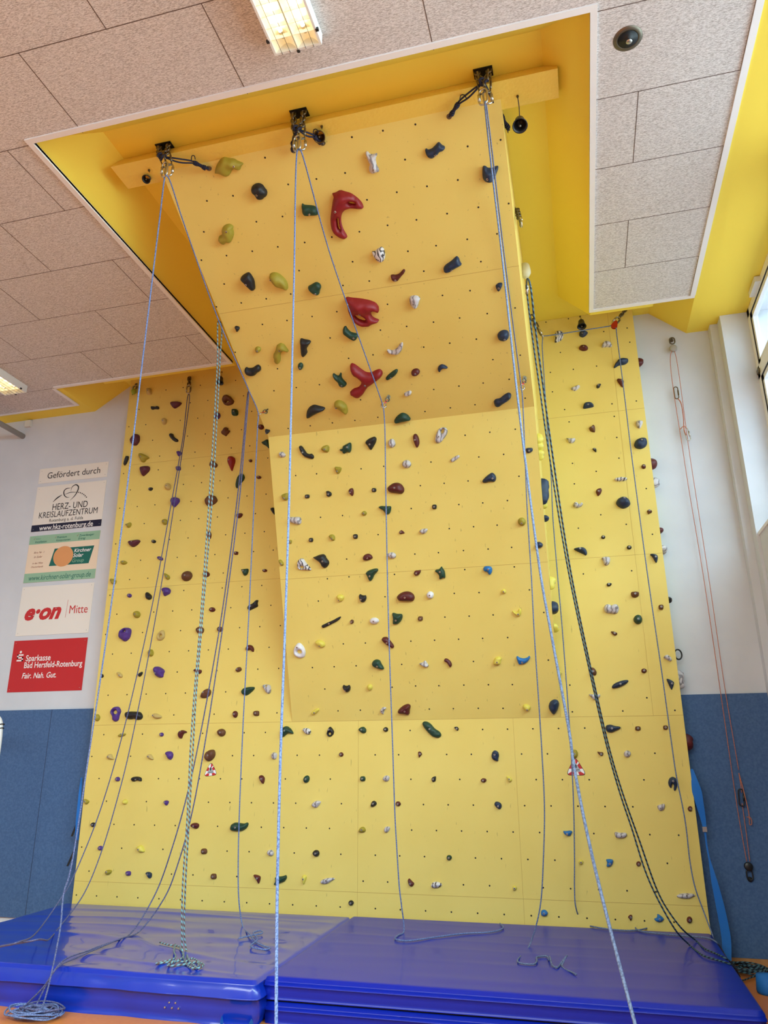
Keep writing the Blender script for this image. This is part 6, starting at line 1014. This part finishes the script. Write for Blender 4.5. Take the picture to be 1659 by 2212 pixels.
def wall_anchor(label, top, bot, n_links, nrm, extra=None, m=None, topm='hanger', group='chain anchors around the wall'):
    top, bot = Vector(top), Vector(bot); t = thing('chain_anchor', label, 'chain anchor', top, group)
    hanger(t, top, top, nrm, (bot - top).normalized())
    d = bot - top; L = d.length; cb = top + d * max(0.2, 1 - 0.12 / L) if L > 0.16 else top + d * 0.3
    if n_links: chain(t, top, top + Vector(nrm) * 0.012, cb, n_links, m or M['dsteel'])
    carabiner(t, top, cb, bot + d.normalized() * 0.01, Vector(nrm).cross(d) , M['dsteel'], 0.05)
    carabiner(t, top, cb + Vector(nrm) * 0.01, bot + d.normalized() * 0.012, -Vector(nrm).cross(d) + Vector(nrm) * 0.03, M['steel'], 0.048)
    return t
t = wall_anchor('chain anchor with carabiners at the top of the left wall holding the dark double rope', K('hookM'), K('hookMb'), 3, (0, -1, 0), m=M['bronze'])
t = wall_anchor('hanger with a lime green tag at the top left corner of the climbing wall', K('hookL'), K('hookLb') + Vector((0, 0, 0.05)), 0, (0, -1, 0))
g = MB().lathe(K('hookLb') + Vector((0, 0, 0.03)), (0, -0.2, -1), [(0.012, -0.03), (0.03, -0.02), (0.036, 0.01), (0.02, 0.035), (0.008, 0.05)], 8); rebase(g, K('hookL')).build('resin_tag', M['green'], t, True)
sa = K('sideA'); t = wall_anchor('spare chain with a carabiner hanging on the right flank high up the overhang', (B1 + 0.003, -2.05, 5.98), (B1 + 0.05, -2.30, 5.62), 5, (1, 0, 0))
t = wall_anchor('carabiner anchor under a cream plastic cap on the right flank holding the green striped rope', K('sideB2'), K('sideBb2'), 0, (1, 0, 0))
g = MB().lathe(K('sideB2') + Vector((0.02, 0, 0.03)), (0.05, -0.3, -0.95), [(0.02, -0.06), (0.045, -0.04), (0.05, 0.05), (0.03, 0.1)], 12); rebase(g, K('sideB2')).build('cap', M['cream'], t, True)
t = wall_anchor('long chain reaching down from the right flank to the right wall rope', K('chainR'), K('chainRb'), 6, (1, 0, 0))
t = wall_anchor('chain from the top right corner of the wall down to the red pulley', K('hookR'), K('pull') + Vector((0.0, 0, 0.03)), 6, (0, -1, 0))
pu = K('pull'); t = thing('pulley', 'orange-red rope pulley near the top right corner of the wall', 'pulley', pu)
for s in (-1, 1):
    m = MB(); rim = []
    dv = Vector((0.42, 0, 0.9)).normalized(); u = Vector((0.9, 0, -0.42)).normalized()
    for k in range(18):
        a = 6.28318 * k / 18; rim.append(pu + EY * (0.011 * s) + u * (0.032 * math.cos(a)) * (1 - 0.35 * max(0, math.sin(a))) + dv * (0.032 * math.sin(a) * (1.9 if math.sin(a) > 0 else 1)))
    m.add(rim + [q + EY * (0.003 * s) for q in rim], [tuple(range(18)), tuple(range(18, 36))] + [(i, (i + 1) % 18, 18 + (i + 1) % 18, 18 + i) for i in range(18)])
    rebase(m, pu).build('side_plate', M['redp'], t)
rebase(MB().lathe(pu - EY * 0.008, EY, [(0.022, 0), (0.017, 0.008), (0.022, 0.016)], 16), pu).build('wheel', M['steel'], t, True)
t = thing('steel_ring', 'black steel ring poking out from the right edge of the climbing wall', 'ring', (X_RW, 0.07, 2.52))
pts = [Vector((0.03 + 0.032 * math.cos(a), 0.01 * math.cos(a), 0.045 * math.sin(a))) for a in [6.28318 * k / 20 for k in range(20)]]
MB().sweep(pts, 0.007, 8, 0, True).build('ring_loop', M['blackb'], t, True)

# ================================================================== ROPES
def rope(name, label, pts, m, r=0.0055, group='climbing ropes', step=0.03):
    mb = MB().sweep(spline(pts, step), r, 8)
    c = Vector(pts[0]); rebase(mb, c); o = mb.build(name, m, None, True); o.location = c
    return tag(o, label, 'rope', group)
def coil(c, R0, n, seed, z=0.008, turns=9):
    rnd = random.Random(seed); out = []
    for k in range(turns * 10):
        a = 6.28318 * k / 10; rr = R0 * (0.72 + 0.30 * math.sin(a * 0.37 + seed) + rnd.uniform(-0.06, 0.06))
        out.append((c[0] + rr * math.cos(a) * 1.25 + 0.03 * math.sin(k * 0.21), c[1] + rr * 0.8 * math.sin(a), z + 0.035 * (k / (turns * 10)) + 0.02 * abs(math.sin(a * 1.3 + seed))))
    return out
R = ROPES
c1 = K('coilL'); c2 = K('coilR')
rope('climbing_rope', 'bright blue rope from the leftmost chain anchor with one end coiled on the floor',
     coil((c1.x, c1.y), 0.15, 9, 1.3) + R['R1'] + [tuple(K('biner0') + Vector((0.008, -0.01, -0.02)))] + R['R1b'] + R['R1c'][1:], M['r_blue'])
rope('climbing_rope', 'lavender rope from the middle chain anchor reaching toward the viewer and across the right mat',
     list(reversed(R['R2'])) + [tuple(K('biner1') + Vector((0, -0.01, -0.012)))] + R['R2b'] + R['R2c'][1:], M['r_blue'])
rope('climbing_rope', 'slate blue rope from the rightmost chain anchor with a zigzag end on the right mat',
     list(reversed(R['R3'])) + [tuple(K('biner2') + Vector((0, -0.01, -0.0)))] + R['R3b'] + R['R3c'][1:], M['r_grey'])
rope('climbing_rope', 'dark double rope from the left wall chain anchor, sweeping out past the left edge',
     list(reversed(R['R4'])) + R['R4b'], M['r_dark'])
rope('climbing_rope', 'teal and brown striped double rope ending in a knotted heap on the left mat', list(reversed(R['R5'])) + R['R5b'], M['r_teal'], 0.006)
rope('climbing_rope', 'dark double rope from behind the overhang, curving over the left mat to the floor coil',
     list(reversed(R['R6'])) + R['R6b'] + coil((c1.x + 0.03, c1.y + 0.02), 0.12, 7, 4.1, 0.02, 5), M['r_dark'])
rope('climbing_rope', 'dark slate rope through the red pulley, running down the right edge of the wall',
     list(reversed(R['R7b'])) + list(reversed(R['R7'])) + R['R7c'][1:], M['r_grey'])
rope('climbing_rope', 'dark green striped double rope down the right wall to the coil beside the right mat',
     coil((c2.x + 0.02, c2.y + 0.04), 0.15, 8, 2.2, 0.01, 8) + list(reversed(R['R8'])) + R['R8b'], M['r_green'], 0.006)

# pulley cord set on the plaster wall at the right
pw, pb = K('pulW'), K('pulB')
rope('thin_rope', 'thin salmon cord loop running between two pulleys on the white wall at the right', R['R9'][::-1] + [tuple(pw + Vector((0, -0.02, -0.09)))] + R['R9b'], M['r_orange'], 0.0032, None)
t = thing('wall_pulley', 'upper grey pulley on a shackle high on the white wall at the right', 'pulley', pw, 'pulleys on the white wall')
rebase(stadium(pw + Vector((0, -0.02, 0.02)), EZ, EX, 0.075, 0.05, 0.007), pw).build('shackle', M['dsteel'], t, True)
rebase(MB().lathe(pw + Vector((0, 0.03, 0.05)), -EY, [(0.022, 0), (0.022, 0.008), (0.008, 0.01), (0.008, 0.06)], 12), pw).build('wall_bolt', M['dsteel'], t)
rebase(MB().lathe(pw + Vector((0, -0.006, -0.07)), -EY, [(0.03, 0), (0.038, 0.004), (0.038, 0.012), (0.028, 0.018), (0.038, 0.024), (0.03, 0.03)], 20), pw).build('wheel', M['grey'], t, True)
t = thing('wall_pulley', 'lower black pulley near the floor in front of the dark padding at the right', 'pulley', pb, 'pulleys on the white wall')
rebase(MB().lathe(pb + Vector((0, 0.012, -0.02)), -EY, [(0.03, 0), (0.034, 0.004), (0.026, 0.014), (0.034, 0.024), (0.03, 0.028)], 20), pb).build('wheel', M['blackb'], t, True)
rebase(stadium(pb + Vector((0, 0, -0.085)), EZ, EX, 0.08, 0.045, 0.006), pb).build('shackle', M['blackb'], t, True)
rebase(MB().lathe(pb + Vector((0, 0.03, -0.12)), -EY, [(0.02, 0), (0.02, 0.02), (0.008, 0.03)], 10), pb).build('wall_bolt', M['blackb'], t)
b1, b2 = K('bin1'), K('bin2')
t = thing('carabiner', 'narrow bronze carabiner on the salmon cord, with a short twisted tail below', 'carabiner', b1)
carabiner(t, b1, b1 + Vector((0, 0, 0.075)), b1 - Vector((0, 0, 0.06)), EX, M['bronze'], 0.038, 0.005)
cordpath(t, b1, [b1 - Vector((-0.005, 0, 0.055))] + R['R9f'], 0.005, M['r_orange'], 'cord_tail')
t = thing('carabiner', 'small steel carabiner hanging lower on the salmon cord', 'carabiner', b2)
carabiner(t, b2, b2 + Vector((-0.01, 0, 0.08)), b2 - Vector((-0.01, 0, 0.06)), EX, M['steel'], 0.038, 0.005)
cordpath(t, b2, [b2 + Vector((-0.06, 0, 0.07)), b2 + Vector((-0.02, -0.01, 0.1)), b2 + Vector((0.0, 0, 0.07))], 0.004, M['r_orange'], 'cord_loop')
t = thing('cord_bundle', 'dark clip with a knotted orange cord loop in front of the dark padding', 'cord', K('clipM'))
lc = K('clipM')
cordpath(t, lc, R['R9e'], 0.004, M['r_orange'], 'cord_loop'); cordpath(t, lc, R['R9d'], 0.0035, M['r_orange'], 'cord'); cordpath(t, lc, R['R9c'], 0.0032, M['r_orange'], 'cord')
carabiner(t, lc, lc + Vector((0, 0, 0.05)), K('clipM2') - Vector((0, 0, 0.03)), EX, M['blackb'], 0.04, 0.006)

# blue webbing straps beside the wall
def ribbon(pts, widths, name, label, m, th=0.002, nrm=-EY, sub=10):
    P = spline(pts, 0.03); n = len(P); mb = MB(); V = []
    for i, p in enumerate(P):
        f = i / (n - 1) * (len(widths) - 1); a = int(min(f, len(widths) - 2)); w_ = widths[a] * (1 - (f - a)) + widths[a + 1] * (f - a)
        V += [p - EX * w_ / 2, p + EX * w_ / 2, p + EX * w_ / 2 - nrm * th, p - EX * w_ / 2 - nrm * th]
    F = []
    for i in range(n - 1):
        for k in range(4): F.append((4 * i + k, 4 * i + (k + 1) % 4, 4 * i + 4 + (k + 1) % 4, 4 * i + 4 + k))
    F += [(0, 1, 2, 3), (4 * n - 1, 4 * n - 2, 4 * n - 3, 4 * n - 4)]
    mb.add(V, F); c = Vector(pts[0]); o = rebase(mb, c).build(name, m, None, False); o.location = c
    return o
o = ribbon(STRAP_R, STRAP_W, 'webbing_strap', '', M['strap']); tag(o, 'twisted sky-blue webbing strap hanging down the right edge of the climbing wall', 'strap')
bk = MB(); sk = Vector(STRAP_R[3]) + Vector((0.02, -0.01, -0.04)); bk.box(tuple(sk - Vector((0.04, 0.01, 0.02))), tuple(sk + Vector((-0.005, 0.01, 0.02)))); rebase(bk, Vector(STRAP_R[0])).build('buckle', M['steel'], o)
o = ribbon(STRAP_L, [0.02, 0.03, 0.04, 0.04], 'webbing_strap', '', M['strap']); tag(o, 'short blue strap at the left edge of the climbing wall, behind the bright blue rope', 'strap')
tl = MB()
for dx, dz in ((-0.05, -0.12), (-0.06, -0.4)):
    a = Vector(STRAP_L[2]) + Vector((0, 0, dz + 0.25)); b = a + Vector((dx, -0.01, -0.16)); wv = Vector((0.012, 0, 0.0))
    tl.add([a - wv, a + wv, b + wv, b - wv, a - wv + EY * .003, a + wv + EY * .003, b + wv + EY * .003, b - wv + EY * .003], [(0, 1, 2, 3), (7, 6, 5, 4), (0, 4, 5, 1), (1, 5, 6, 2), (2, 6, 7, 3), (3, 7, 4, 0)])
rebase(tl, Vector(STRAP_L[0])).build('strap_tail', M['blackm'], o)
bl = K('blueR'); t = MB().lathe((0, 0, -0.1), EZ, [(0.075, 0), (0.08, 0.02), (0.07, 0.12), (0.0, 0.13)], 14); o = t.build('rope_bag', M['strap'], None, True); o.location = bl
tag(o, 'small blue fabric bag on the floor at the right edge, beside the rope coil', 'bag')

# ================================================================== CEILING LAMPS, DOWNLIGHT, SMALL FITTINGS
def lamp(x0, x1, y1, label, ln=1.55):
    y0 = y1 - ln; z1 = Z_LOW; z0 = Z_LOW - 0.09; L = Vector(((x0 + x1) / 2, (y0 + y1) / 2, z1)); t = thing('ceiling_lamp', label, 'ceiling lamp', L, 'ceiling lamps')
    h = MB(); s = 0.014
    h.box((x0, y0, z0), (x0 + s, y1, z1 - 0.001)); h.box((x1 - s, y0, z0), (x1, y1, z1 - 0.001)); h.box((x0 + s, y0, z0), (x1 - s, y0 + s, z1 - 0.001)); h.box((x0 + s, y1 - s, z0), (x1 - s, y1, z1 - 0.001)); h.box((x0 + s, y0 + s, z1 - 0.01), (x1 - s, y1 - s, z1 - 0.001))
    rebase(h, L).build('housing', M['lampw'], t)
    rf = MB(); xm = (x0 + x1) / 2
    for a, b in ((x0 + s, xm - 0.004), (xm + 0.004, x1 - s)):
        n = 8; V = []
        for k in range(n + 1):
            f = k / n; V.append((a + (b - a) * f, z0 + 0.008 + 0.06 * math.sin(math.pi * f)))
        for k in range(n):
            rf.add([(V[k][0], y0 + s, V[k][1]), (V[k + 1][0], y0 + s, V[k + 1][1]), (V[k + 1][0], y1 - s, V[k + 1][1]), (V[k][0], y1 - s, V[k][1])], [(0, 1, 2, 3)])
        tb = MB().sweep([((a + b) / 2, y0 + 0.05, z0 + 0.045), ((a + b) / 2, (y0 + y1) / 2, z0 + 0.045), ((a + b) / 2, y1 - 0.11, z0 + 0.045)], 0.013, 10); rebase(tb, L).build('tube', M['tube'], t, True)
        sk = MB().lathe(((a + b) / 2, y1 - 0.115, z0 + 0.045), EY, [(0.015, 0), (0.017, 0.02), (0.01, 0.045)], 10); rebase(sk, L).build('socket', M['cream'], t, True)
    rebase(rf, L).build('reflector', M['reflector'], t, True)
    lv = MB(); y = y1 - 0.10
    while y > y0 + 0.05: lv.box((x0 + s, y - 0.003, z0 + 0.004), (x1 - s, y, z0 + 0.036)); y -= 0.075
    lv.box((xm - 0.005, y0 + s, z0 + 0.004), (xm + 0.005, y1 - s, z0 + 0.03)); rebase(lv, L).build('louvre', M['reflector'], t)
    wr = MB()
    for k in range(1, 6):
        x = x0 + (x1 - x0) * k / 6; wr.sweep([(x, y0, z0 - 0.002), (x, y1, z0 - 0.002)], 0.0014, 5)
    for x, y in ((x0 - 0.004, y1 - 0.1), (x1 + 0.004, y1 - 0.1), (xm, y1 + 0.004)): wr.box((x - 0.009, y - 0.009, z0 - 0.004), (x + 0.009, y + 0.009, z0 + 0.012))
    rebase(wr, L).build('ball_guard', M['blackb'], t)
lamp(-1.512, -1.205, -4.055, 'twin-tube fluorescent ceiling lamp with a wire guard at the top of the view')
lamp(-6.395, -6.09, -0.655, 'twin-tube fluorescent ceiling lamp at the left edge, above the sponsor signs')
dl = K('down'); t = thing('downlight', 'round recessed steel downlight in the right acoustic ceiling strip', 'downlight', dl)
MB().lathe((0, 0, 0.002), -EZ, [(0.062, 0), (0.088, 0.001), (0.088, 0.004), (0.066, 0.010), (0.060, 0.008), (0.060, 0.0)], 32).build('trim_ring', M['dsteel'], t, True)
cup = MB(); n = 24; prof = [(0.061, 0.008), (0.058, -0.0), (0.05, 0.0)]
cup.lathe((0, 0, -0.009), EZ, [(0.0605, 0.0), (0.058, 0.0032)], 28); cup.build('cup', M['blackm'], t, True)
MB().lathe((0.008, 0.016, -0.009), -EZ, [(0.02, 0), (0.018, 0.004), (0.006, 0.006)], 14).build('bulb', M['steel'], t, True)
pp = K('pipe'); o = MB().sweep([(0, 0.0, 0), (0, -2.0, 0), (0, -5.0, 0)], 0.035, 16).build('steel_tube', M['grey'], None, True); o.location = pp
tag(o, 'grey horizontal tube running out from the left white wall below the ceiling', 'tube')
bx = K('box'); o = MB().box((-0.04, -0.04, -0.045), (0.04, -0.001, 0.045)).build('junction_box', M['plast']); o.location = bx
tag(o, 'small white junction box on the wall at upper left, beside the tube end', 'junction box')
fp_ = K('frameL'); t = thing('goal_frame', 'white tubular frame leaning at the left edge with a black cord tied round it', 'frame', (fp_.x - 0.04, fp_.y, 0))
pts = spline([(0, 0, 0), (0, 0, 1.0), (0.0, 0, 1.9), (-0.03, 0, 2.02), (-0.14, 0, 2.08), (-0.4, 0, 2.09), (-1.2, 0, 2.09)], 0.04)
MB().sweep(pts, 0.032, 12).build('tube', M['wtrim'], t, True)
for z in (1.93, 1.97): MB().sweep([Vector((0.036 * math.cos(a), 0.036 * math.sin(a), z + 0.012 * math.cos(a))) for a in [6.28318 * k / 16 for k in range(16)]], 0.005, 6, 0, True).build('cord', M['blackm'], t, True)

# ================================================================== SIGNS
_dg = None
def text2d(s, width, x, y, shear=0.0, ys=1.0, bold=0.0, hmax=None, sp=1.0):
    """outline text as flat mesh data (2-D) fitted to the given width, left edge x, vertical centre y"""
    cu = bpy.data.curves.new('txt', 'FONT'); cu.body = s; cu.size = 1.0; cu.shear = shear; cu.offset = bold; cu.fill_mode = 'BOTH'; cu.resolution_u = 3; cu.space_character = sp
    ob = bpy.data.objects.new('txt', cu); COL.objects.link(ob)
    bpy.context.view_layer.update()
    dg = bpy.context.evaluated_depsgraph_get(); me = bpy.data.meshes.new_from_object(ob.evaluated_get(dg))
    V = [(v.co.x, v.co.y) for v in me.vertices]; F = [tuple(p.vertices) for p in me.polygons]
    bpy.data.objects.remove(ob); bpy.data.curves.remove(cu); bpy.data.meshes.remove(me)
    x0 = min(v[0] for v in V); x1 = max(v[0] for v in V); k = width / (x1 - x0)
    cap = 0.36
    return [((a - x0) * k + x, (b - cap) * k * ys + y) for a, b in V], F
SX0 = -6.432; SW = 0.990
def sign(label, z1, z0, bgm, group='sponsor signs on the white wall'):
    t = thing('sign', label, 'sign', (SX0, T_W, z0), group)
    MB().box((0, -0.005, 0), (SW, -0.0005, z1 - z0)).build('plate', bgm, t)
    sc = MB()
    for x in (0.03, SW - 0.03):
        for z in (0.03, z1 - z0 - 0.03): sc.lathe((x, -0.005, z), -EY, [(0.004, 0), (0.004, 0.0015)], 8)
    sc.build('screw', M['grey'], t)
    return t
def flat(t, V, F, m, nm, lay=1, n=None):
    mb = MB(); y = -0.005 - 0.0006 * lay; mb.add([(a, y, b) for a, b in V], F); return mb.build(nm, m, t)
def poly(t, V, m, nm, lay=1): return flat(t, V, [tuple(range(len(V)))], m, nm, lay)
def strip(P, wds):
    V = []; n = len(P)
    for i in range(n):
        a, b = P[max(i - 1, 0)], P[min(i + 1, n - 1)]; dx, dy = b[0] - a[0], b[1] - a[1]; l = math.hypot(dx, dy) + 1e-9
        w_ = wds[0] + (wds[1] - wds[0]) * math.sin(math.pi * i / (n - 1)); V += [(P[i][0] - dy / l * w_, P[i][1] + dx / l * w_), (P[i][0] + dy / l * w_, P[i][1] - dx / l * w_)]
    return V, [(2 * i, 2 * i + 1, 2 * i + 3, 2 * i + 2) for i in range(n - 1)]
def sp2(P): return [(p.x, p.y) for p in spline([(a, b, 0) for a, b in P], 0.008)]
def words(t, s, w_, x, y, m, nm='lettering', lay=2, **k): V, F = text2d(s, w_, x, y, **k); return flat(t, V, F, m, nm, lay)
t = sign('narrow white sign reading Gefoerdert durch, topmost of the wall signs', 5.136, 4.937, M['signw'])
words(t, 'Gefördert durch', 0.76, 0.125, 0.10, M['ink'], ys=1.05)
t = sign('white heart centre sign with a black line heart logo and dark blue web address band', 4.891, 4.301, M['signw'])
poly(t, [(0, 0), (SW, 0), (SW, 0.085), (0, 0.085)], M['signn'], 'band', 1)
words(t, 'www.hkz-rotenburg.de', 0.76, 0.115, 0.043, M['inkw'], ys=1.15, bold=0.012)
words(t, 'HERZ- UND', 0.50, 0.265, 0.305, M['ink'], ys=1.25)
words(t, 'KREISLAUFZENTRUM', 0.83, 0.085, 0.21, M['ink'], ys=1.25)
words(t, 'Rotenburg a. d. Fulda', 0.48, 0.245, 0.130, M['ink'])
for P, wd in (([(0.26, 0.37), (0.31, 0.415), (0.38, 0.455)], (0.002, 0.008)), ([(0.50, 0.535), (0.43, 0.53), (0.40, 0.50), (0.41, 0.45), (0.45, 0.415), (0.49, 0.41)], (0.001, 0.007)),
              ([(0.42, 0.455), (0.50, 0.475), (0.57, 0.47), (0.585, 0.468)], (0.002, 0.004)), ([(0.50, 0.49), (0.51, 0.545), (0.56, 0.57), (0.60, 0.54), (0.595, 0.48), (0.56, 0.42), (0.505, 0.37)], (0.001, 0.008))):
    V, F = strip(sp2(P), wd); flat(t, V, F, M['ink'], 'logo_stroke', 2)
for x, z in ((0.615, 0.464), (0.642, 0.455), (0.668, 0.443), (0.693, 0.428), (0.714, 0.410), (0.735, 0.390)):
    poly(t, [(x + 0.008 * math.cos(a), z + 0.008 * math.sin(a)) for a in [6.28318 * k / 10 for k in range(10)]], M['ink'], 'logo_dot', 2)
t = sign('cream and pale green solar sign with an orange sun disc on teal', 4.245, 3.656, M['signc'])
poly(t, [(0, 0.48), (SW, 0.48), (SW, 0.589), (0, 0.589)], M['signg'], 'band', 1); poly(t, [(0, 0), (SW, 0), (SW, 0.115), (0, 0.115)], M['signg'], 'band', 1)
poly(t, [(0.33, 0.19), (0.88, 0.19), (0.93, 0.405), (0.38, 0.405)], M['signt'], 'panel', 1)
poly(t, [(0.515 + 0.138 * math.cos(a), 0.30 + 0.128 * math.sin(a)) for a in [6.28318 * k / 36 for k in range(36)]], M['signo'], 'sun_disc', 2)
for s, w_, x, z, mm in (('Kirchner', 0.235, 0.66, 0.362, 'inkw'), ('Solar', 0.14, 0.655, 0.302, 'inkw'), ('Group', 0.16, 0.65, 0.238, 'signg')): words(t, s, w_, x, z, M[mm], lay=3, shear=0.2, bold=0.015 if mm == 'inkw' else 0)
words(t, 'www.kirchner-solar-group.de', 0.86, 0.07, 0.058, M['signt'], shear=0.2, ys=1.25)
for s, x, z, w_ in (('Qualifizierte', 0.09, 0.548, 0.20), ('Installation', 0.085, 0.51, 0.165), ('Premium', 0.39, 0.548, 0.14), ('Komponenten', 0.385, 0.51, 0.20), ('Zuverlässiger', 0.70, 0.548, 0.21), ('Ertrag', 0.695, 0.51, 0.10)):
    words(t, s, w_, x, z, M['signt'], shear=0.25, bold=0.01)
for x, z in ((0.068, 0.552), (0.37, 0.552), (0.68, 0.552)):
    V, F = strip([(x - 0.01, z), (x - 0.003, z - 0.012), (x + 0.014, z + 0.018)], (0.001, 0.003)); flat(t, V, F, M['inkb'], 'tick_mark', 2)
for s, x, z, w_ in (('Ihre Nr. 1', 0.09, 0.375, 0.15), ('in Solar', 0.10, 0.32, 0.12), ('in der Mitte', 0.09, 0.24, 0.15), ('Deutschlands', 0.08, 0.195, 0.17)): words(t, s, w_, x, z, M['inkb'], shear=0.35)
t = sign('white sign with red italic lettering and the word Mitte', 3.606, 3.016, M['signw'])
words(t, 'e·on', 0.50, 0.09, 0.285, M['inkr'], shear=0.32, bold=0.045, ys=0.95)
V, F = strip([(0.655, 0.19), (0.665, 0.40)], (0.0018, 0.0018)); flat(t, V, F, M['inkr'], 'divider', 2)
words(t, 'Mitte', 0.245, 0.70, 0.285, M['inkr'], ys=1.15)
t = sign('red bank sign with white lettering and a dotted S emblem, lowest of the wall signs', 2.960, 2.368, M['signr'])
words(t, 'Sparkasse', 0.335, 0.195, 0.385, M['inkw'], bold=0.012, ys=1.15); words(t, 'Bad Hersfeld-Rotenburg', 0.775, 0.185, 0.305, M['inkw'], bold=0.012, ys=1.2)
words(t, 'Fair. Nah. Gut.', 0.46, 0.175, 0.185, M['inkw'], shear=0.2, bold=0.014, ys=1.15)
for z0_, z1_, x0_, x1_ in ((0.415, 0.432, 0.07, 0.155), (0.383, 0.400, 0.07, 0.155), (0.351, 0.368, 0.07, 0.155)): poly(t, [(x0_, z0_), (x1_, z0_), (x1_, z1_), (x0_, z1_)], M['inkw'], 'emblem_bar', 2)
poly(t, [(0.07, 0.383), (0.088, 0.383), (0.088, 0.432), (0.07, 0.432)], M['inkw'], 'emblem_bar', 2); poly(t, [(0.137, 0.351), (0.155, 0.351), (0.155, 0.40), (0.137, 0.40)], M['inkw'], 'emblem_bar', 2)
poly(t, [(0.112 + 0.015 * math.cos(a), 0.458 + 0.015 * math.sin(a)) for a in [6.28318 * k / 16 for k in range(16)]], M['inkw'], 'emblem_dot', 2)

# triangular red and white warning stickers
def sticker(p, label, rot, sc=1.0):
    t = thing('warning_sticker', label, 'sticker', p, 'triangular warning stickers')
    C3 = [(0.0, 0.075), (-0.062, -0.045), (0.066, -0.032)] if rot else [(0.0, 0.075), (-0.066, -0.042), (0.066, -0.042)]
    C3 = [(a * sc, b * sc) for a, b in C3]
    def rounded(k, rr):
        out = []
        for i in range(3):
            a = Vector(C3[i]) * k; pa = Vector(C3[i - 1]) * k; na = Vector(C3[(i + 1) % 3]) * k
            d1 = (pa - a).normalized() * rr; d2 = (na - a).normalized() * rr
            for f in (0, .25, .5, .75, 1): q = (a + d1) * (1 - f) ** 2 + a * 2 * f * (1 - f) + (a + d2) * f * f; out.append((q.x, q.y))
            for f in (.2, .4, .6, .8):
                b = Vector(C3[(i + 1) % 3]) * k; e = (b - a).normalized(); s0 = a + e * rr; s1 = b - e * rr; q = s0 + (s1 - s0) * f; out.append((q.x, q.y))
        return out
    O, I, Bk = rounded(1.2, 0.046), rounded(0.62, 0.018), rounded(1.28, 0.05)
    def fl(V, F, m, nm, y): MB().add([(a, -y, b) for a, b in V], F).build(nm, m, t)
    fl(Bk, [tuple(range(len(Bk)))], M['blackm'], 'backing', 0.0012)
    n = len(O)
    for mi, mm in ((0, 'inkr'), (1, 'inkw')):
        mb = MB()
        for i in range(n):
            if ((i + 1) // 3) % 2 == mi:
                j = (i + 1) % n; mb.add([(O[i][0], -0.0018, O[i][1]), (O[j][0], -0.0018, O[j][1]), (I[j][0], -0.0018, I[j][1]), (I[i][0], -0.0018, I[i][1])], [(0, 1, 2, 3)])
        mb.build('red_border' if mi == 0 else 'white_border', M[mm], t)
    fl(I, [tuple(range(n))], M['graym'], 'centre', 0.0018)
    fl([(0.008 * math.cos(a), 0.018 + 0.017 * math.sin(a)) for a in [6.28318 * k / 14 for k in range(14)]], [tuple(range(14))], M['ink'], 'pictogram', 0.0024)
    fl([(-0.03, -0.018), (0.034, -0.012), (0.034, -0.008), (-0.03, -0.014)], [(0, 1, 2, 3)], M['ink'], 'pictogram_bar', 0.0024)
sticker(K('st0'), 'triangular red and white warning sticker under the large potato-shaped brown hold', 1)
sticker(K('st1'), 'triangular red and white warning sticker behind the slate rope on the right side', 0, 1.12)
